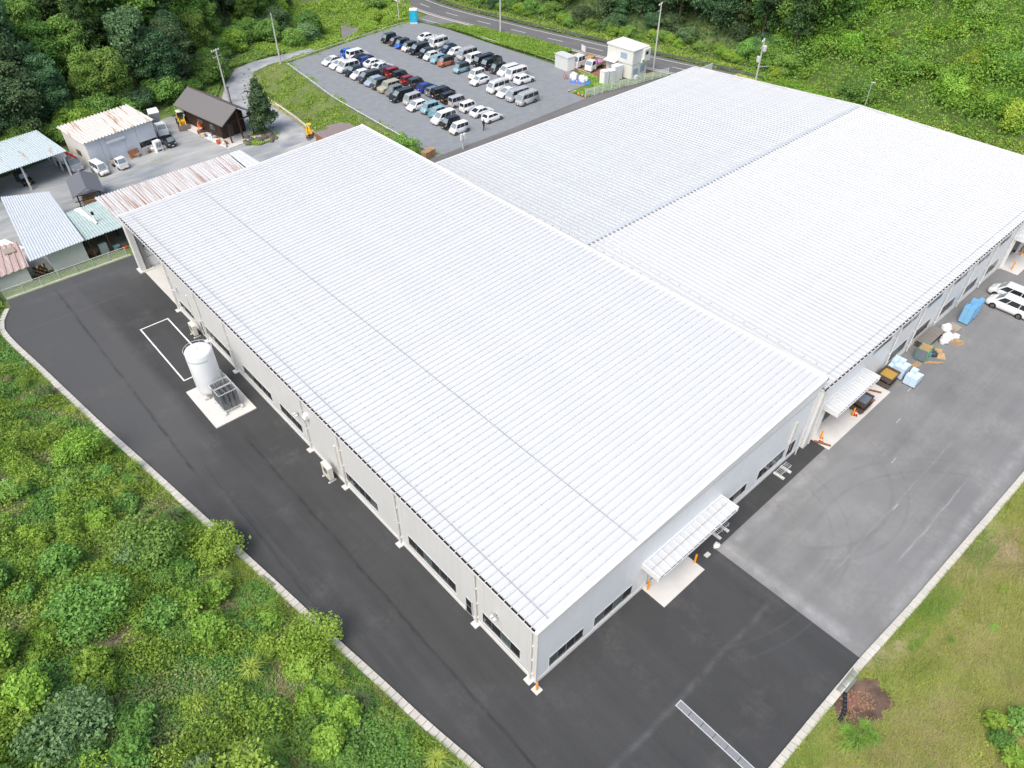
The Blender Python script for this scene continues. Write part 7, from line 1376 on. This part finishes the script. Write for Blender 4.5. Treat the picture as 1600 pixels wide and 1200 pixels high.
# ----- grassy bank beyond the right kerb
RKO = [(x, y - .56) for x, y in RK]
def slopeR(x, t): 
    y0 = np.interp(x, [p[0] for p in RKO], [p[1] for p in RKO]); return y0 - t, .12 + .27 * t + .5 * (fbm(x, t, 6, 81) - .45) * np.clip(t / 2, 0, 1) + .12 * (vnoise(x, t, 1.1, 85) - .5) * np.clip(t, 0, 1) - .25 * np.exp(-((x - 15.2) ** 2 + (t - 1.2) ** 2) / 1.6)
xs = np.arange(-4, 100, .5); ts = np.concatenate([np.arange(0, 4, .3), np.arange(4, 26, .6)]); XX, TT = np.meshgrid(xs, ts); Y, Z = slopeR(XX.ravel(), TT.ravel()); n1 = len(xs); i = (np.arange(len(ts) - 1)[:, None] * n1 + np.arange(n1 - 1)[None]).ravel()
me = npmesh('grass_bank', np.stack([XX.ravel(), Y, Z], 1), np.stack([i, i + n1, i + n1 + 1, i + 1], 1)); me.polygons.foreach_set('use_smooth', [True] * len(me.polygons))
if me.polygons[500].normal.z < 0: me.flip_normals()
link('grass_bank', me, DRYSOIL)['kind'] = 'structure'
def coverR(name, n, size, m, cut, clump, lift, seed, kind='blade', tr=(.02, 22), skip_puddle=True, wd=.05):
    r = np.random.default_rng(seed); x = r.uniform(4, 75, n * 3); t = r.uniform(tr[0], tr[1], n * 3); c = fbm(x, t, clump, seed + 30); k = c > cut + r.uniform(0, .12, len(c))
    if skip_puddle: k &= ((x - 15.4) / 2.3) ** 2 + ((t - 1.2) / 1.5) ** 2 + (fbm(x, t, 1.1, 55) - .5) * 1.6 > r.uniform(.7, 1.1, len(x))
    x, t, c = x[k], t[k], c[k]; y, z = slopeR(x, t); k = inview(np.stack([x, y, z], 1), 90, 70); x, y, z, c = [q[k][:n] for q in (x, y, z, c)]; hh = np.clip((c - cut) * 4, 0, 1)
    C = np.stack([x, y, z + lift[0] + lift[1] * hh * r.uniform(.2, 1, len(x))], 1)
    if kind == 'leaf': V = leaves(C, np.array([0, .1, 1.]) + r.normal(0, .15, C.shape), size, .55, .6, r); k = 4
    else:
        n = len(C); a = r.uniform(0, 6.28, n); ln = size * r.uniform(.5, 1.3, n) * (.6 + .6 * hh); dv = np.stack([np.cos(a), np.sin(a), np.zeros(n)], 1); pv = np.stack([-np.sin(a), np.cos(a), np.zeros(n)], 1) * (size * wd)
        lean = r.uniform(.3, 1.0, n)[:, None]; top = C + dv * (ln[:, None] * lean) + np.array([0, 0, 1]) * (ln[:, None] * (1.1 - lean * .7)); V = np.stack([C - pv, C + pv, top], 1).reshape(-1, 3); k = 3
    o = link(name, npmesh(name, V, np.arange(len(V)).reshape(-1, k)), m); o['kind'] = 'stuff'
coverR('bank_yellow_grass', 190000, .30, L_YGRASS, .22, 5, (0, .05), 201); coverR('bank_dry_grass', 120000, .30, L_STRAW, .43, 5, (0, .04), 202); coverR('bank_green_grass', 110000, .28, L_GRASS, .47, 3.2, (0, .08), 203); coverR('bank_clover', 50000, .10, L_BRIGHT, .53, 2.2, (.02, .2), 204, 'leaf')
coverR('bank_weeds', 60000, .16, L_GRASS, .56, 1.6, (.03, .3), 206, 'leaf'); coverR('bank_olive', 40000, .2, L_OLIVE, .56, 2.4, (.0, .12), 207, 'leaf'); coverR('bank_edge_grass', 26000, .24, L_GRASS, .36, 2.0, (0, .06), 205, tr=(.02, 1.8))
def putR(kindm, nm, x, t, sc, m, label, group, cat):
    y, z = slopeR(np.array([float(x)]), np.array([float(t)])); y, z = float(y[0]), float(z[0])
    if isinstance(kindm, tuple): r = empty(nm, (x, y, z - .1), random.uniform(0, 6.28), label, cat, group); r.scale = (sc, sc, sc); link('crown', kindm[0], m, r); link('stem', kindm[1], BARKG, r)
    else: o = link(nm, kindm, m, None, (x, y, z - .05), random.uniform(0, 6.28)); o.scale = (sc, sc, sc); tag(o, label, cat, group)
for i, (x, t, sc) in enumerate([(12.3, 2.3, 1.1), (13.2, 2.9, .9), (11.6, 2.0, .85), (12.6, 1.6, .8), (13.8, 2.2, .7), (27, 4.5, .5), (24, 3.0, .4), (31, 3.5, .45)]): putR(TUFT[i % 3], 'grass_tuft', x, t, sc, L_GRASS, 'bright arching grass tuft on the bank %s' % ('near the rusty puddle' if i < 5 else 'among shorter yellow grass'), 'arching tufts %s' % ('by the puddle' if i < 5 else 'in the yellow grass'), 'grass tuft')
for i, (x, t, sc) in enumerate([(19.2, 7.6, .5), (20.3, 8.6, .6), (18.3, 8.4, .5), (17.6, 9.4, .55), (21.4, 9.6, .45), (19.6, 9.9, .5), (15.9, 9.8, .45), (16.6, 10.6, .5)]): putR(SHR[i % 5], 'bank_shrub', x, t, sc, L_MID if i % 3 else L_BRIGHT, 'low green shrub in the clump on the yellow grass bank', 'shrub clump on the grass bank', 'shrub')
# puddle with scattered stones
xs_ = [15.3 + (1.35 + .22 * math.sin(3 * a) + .15 * math.sin(5 * a + 1)) * math.cos(a) for a in np.linspace(0, 6.28, 40)[:-1]]; ts_ = [1.25 + (.8 + .15 * math.sin(2 * a)) * math.sin(a) for a in np.linspace(0, 6.28, 40)[:-1]]
WET = mat('wet_soil', (.075, .05, .035), .6, .1, 1.2, col2=(.20, .13, .09), world=True, detail=8, contrast=.4, bump=.6)
gxp, gtp = np.meshgrid(np.arange(12.2, 19, .12), np.arange(.02, 3.6, .12)); y_, z_ = slopeR(gxp.ravel(), gtp.ravel()); rr_ = ((gxp - 15.4) / 2.3) ** 2 + ((gtp - 1.2) / 1.5) ** 2 + (fbm(gxp, gtp, 1.1, 55) - .5) * 1.6; n1 = gxp.shape[1]
ii = (np.arange(gxp.shape[0] - 1)[:, None] * n1 + np.arange(n1 - 1)[None]).ravel(); ok_ = (rr_.ravel() < .95)[ii]; ii = ii[ok_]
me = npmesh('wet_soil_patch', np.stack([gxp.ravel(), y_, z_ + .035], 1), np.stack([ii, ii + n1, ii + n1 + 1, ii + 1], 1)); link('wet_soil_patch', me, WET)['kind'] = 'structure'
sheet('rusty_puddle', [(x, -14.9 - t) for x, t in zip(xs_, ts_)], .235, PUD)
stones = MB()
for k in range(260):
    a = random.uniform(0, 6.28); q = random.uniform(.2, 1.25); x = 14.9 + 1.3 * q * math.cos(a); t = 1.2 + .95 * q * math.sin(a)
    if t < .05: continue
    y, z = slopeR(np.array([x]), np.array([t])); s = random.uniform(.03, .09); z = max(float(z[0]), .22); stones.hexa([(x - s, y[0] - s, z - .05), (x + s, y[0] - s * .7, z - .05), (x + s * .8, y[0] + s, z - .05), (x - s, y[0] + s * .8, z - .05)], [(x - s * .6, y[0] - s * .5, z + s), (x + s * .5, y[0] - s * .5, z + s * .8), (x + s * .5, y[0] + s * .6, z + s), (x - s * .5, y[0] + s * .5, z + s * .7)])
stones.build('rusty_gravel', mat('rusty_stone', (.22, .10, .05), .8, .3, 4, col2=(.40, .25, .15), world=True), kind='stuff')
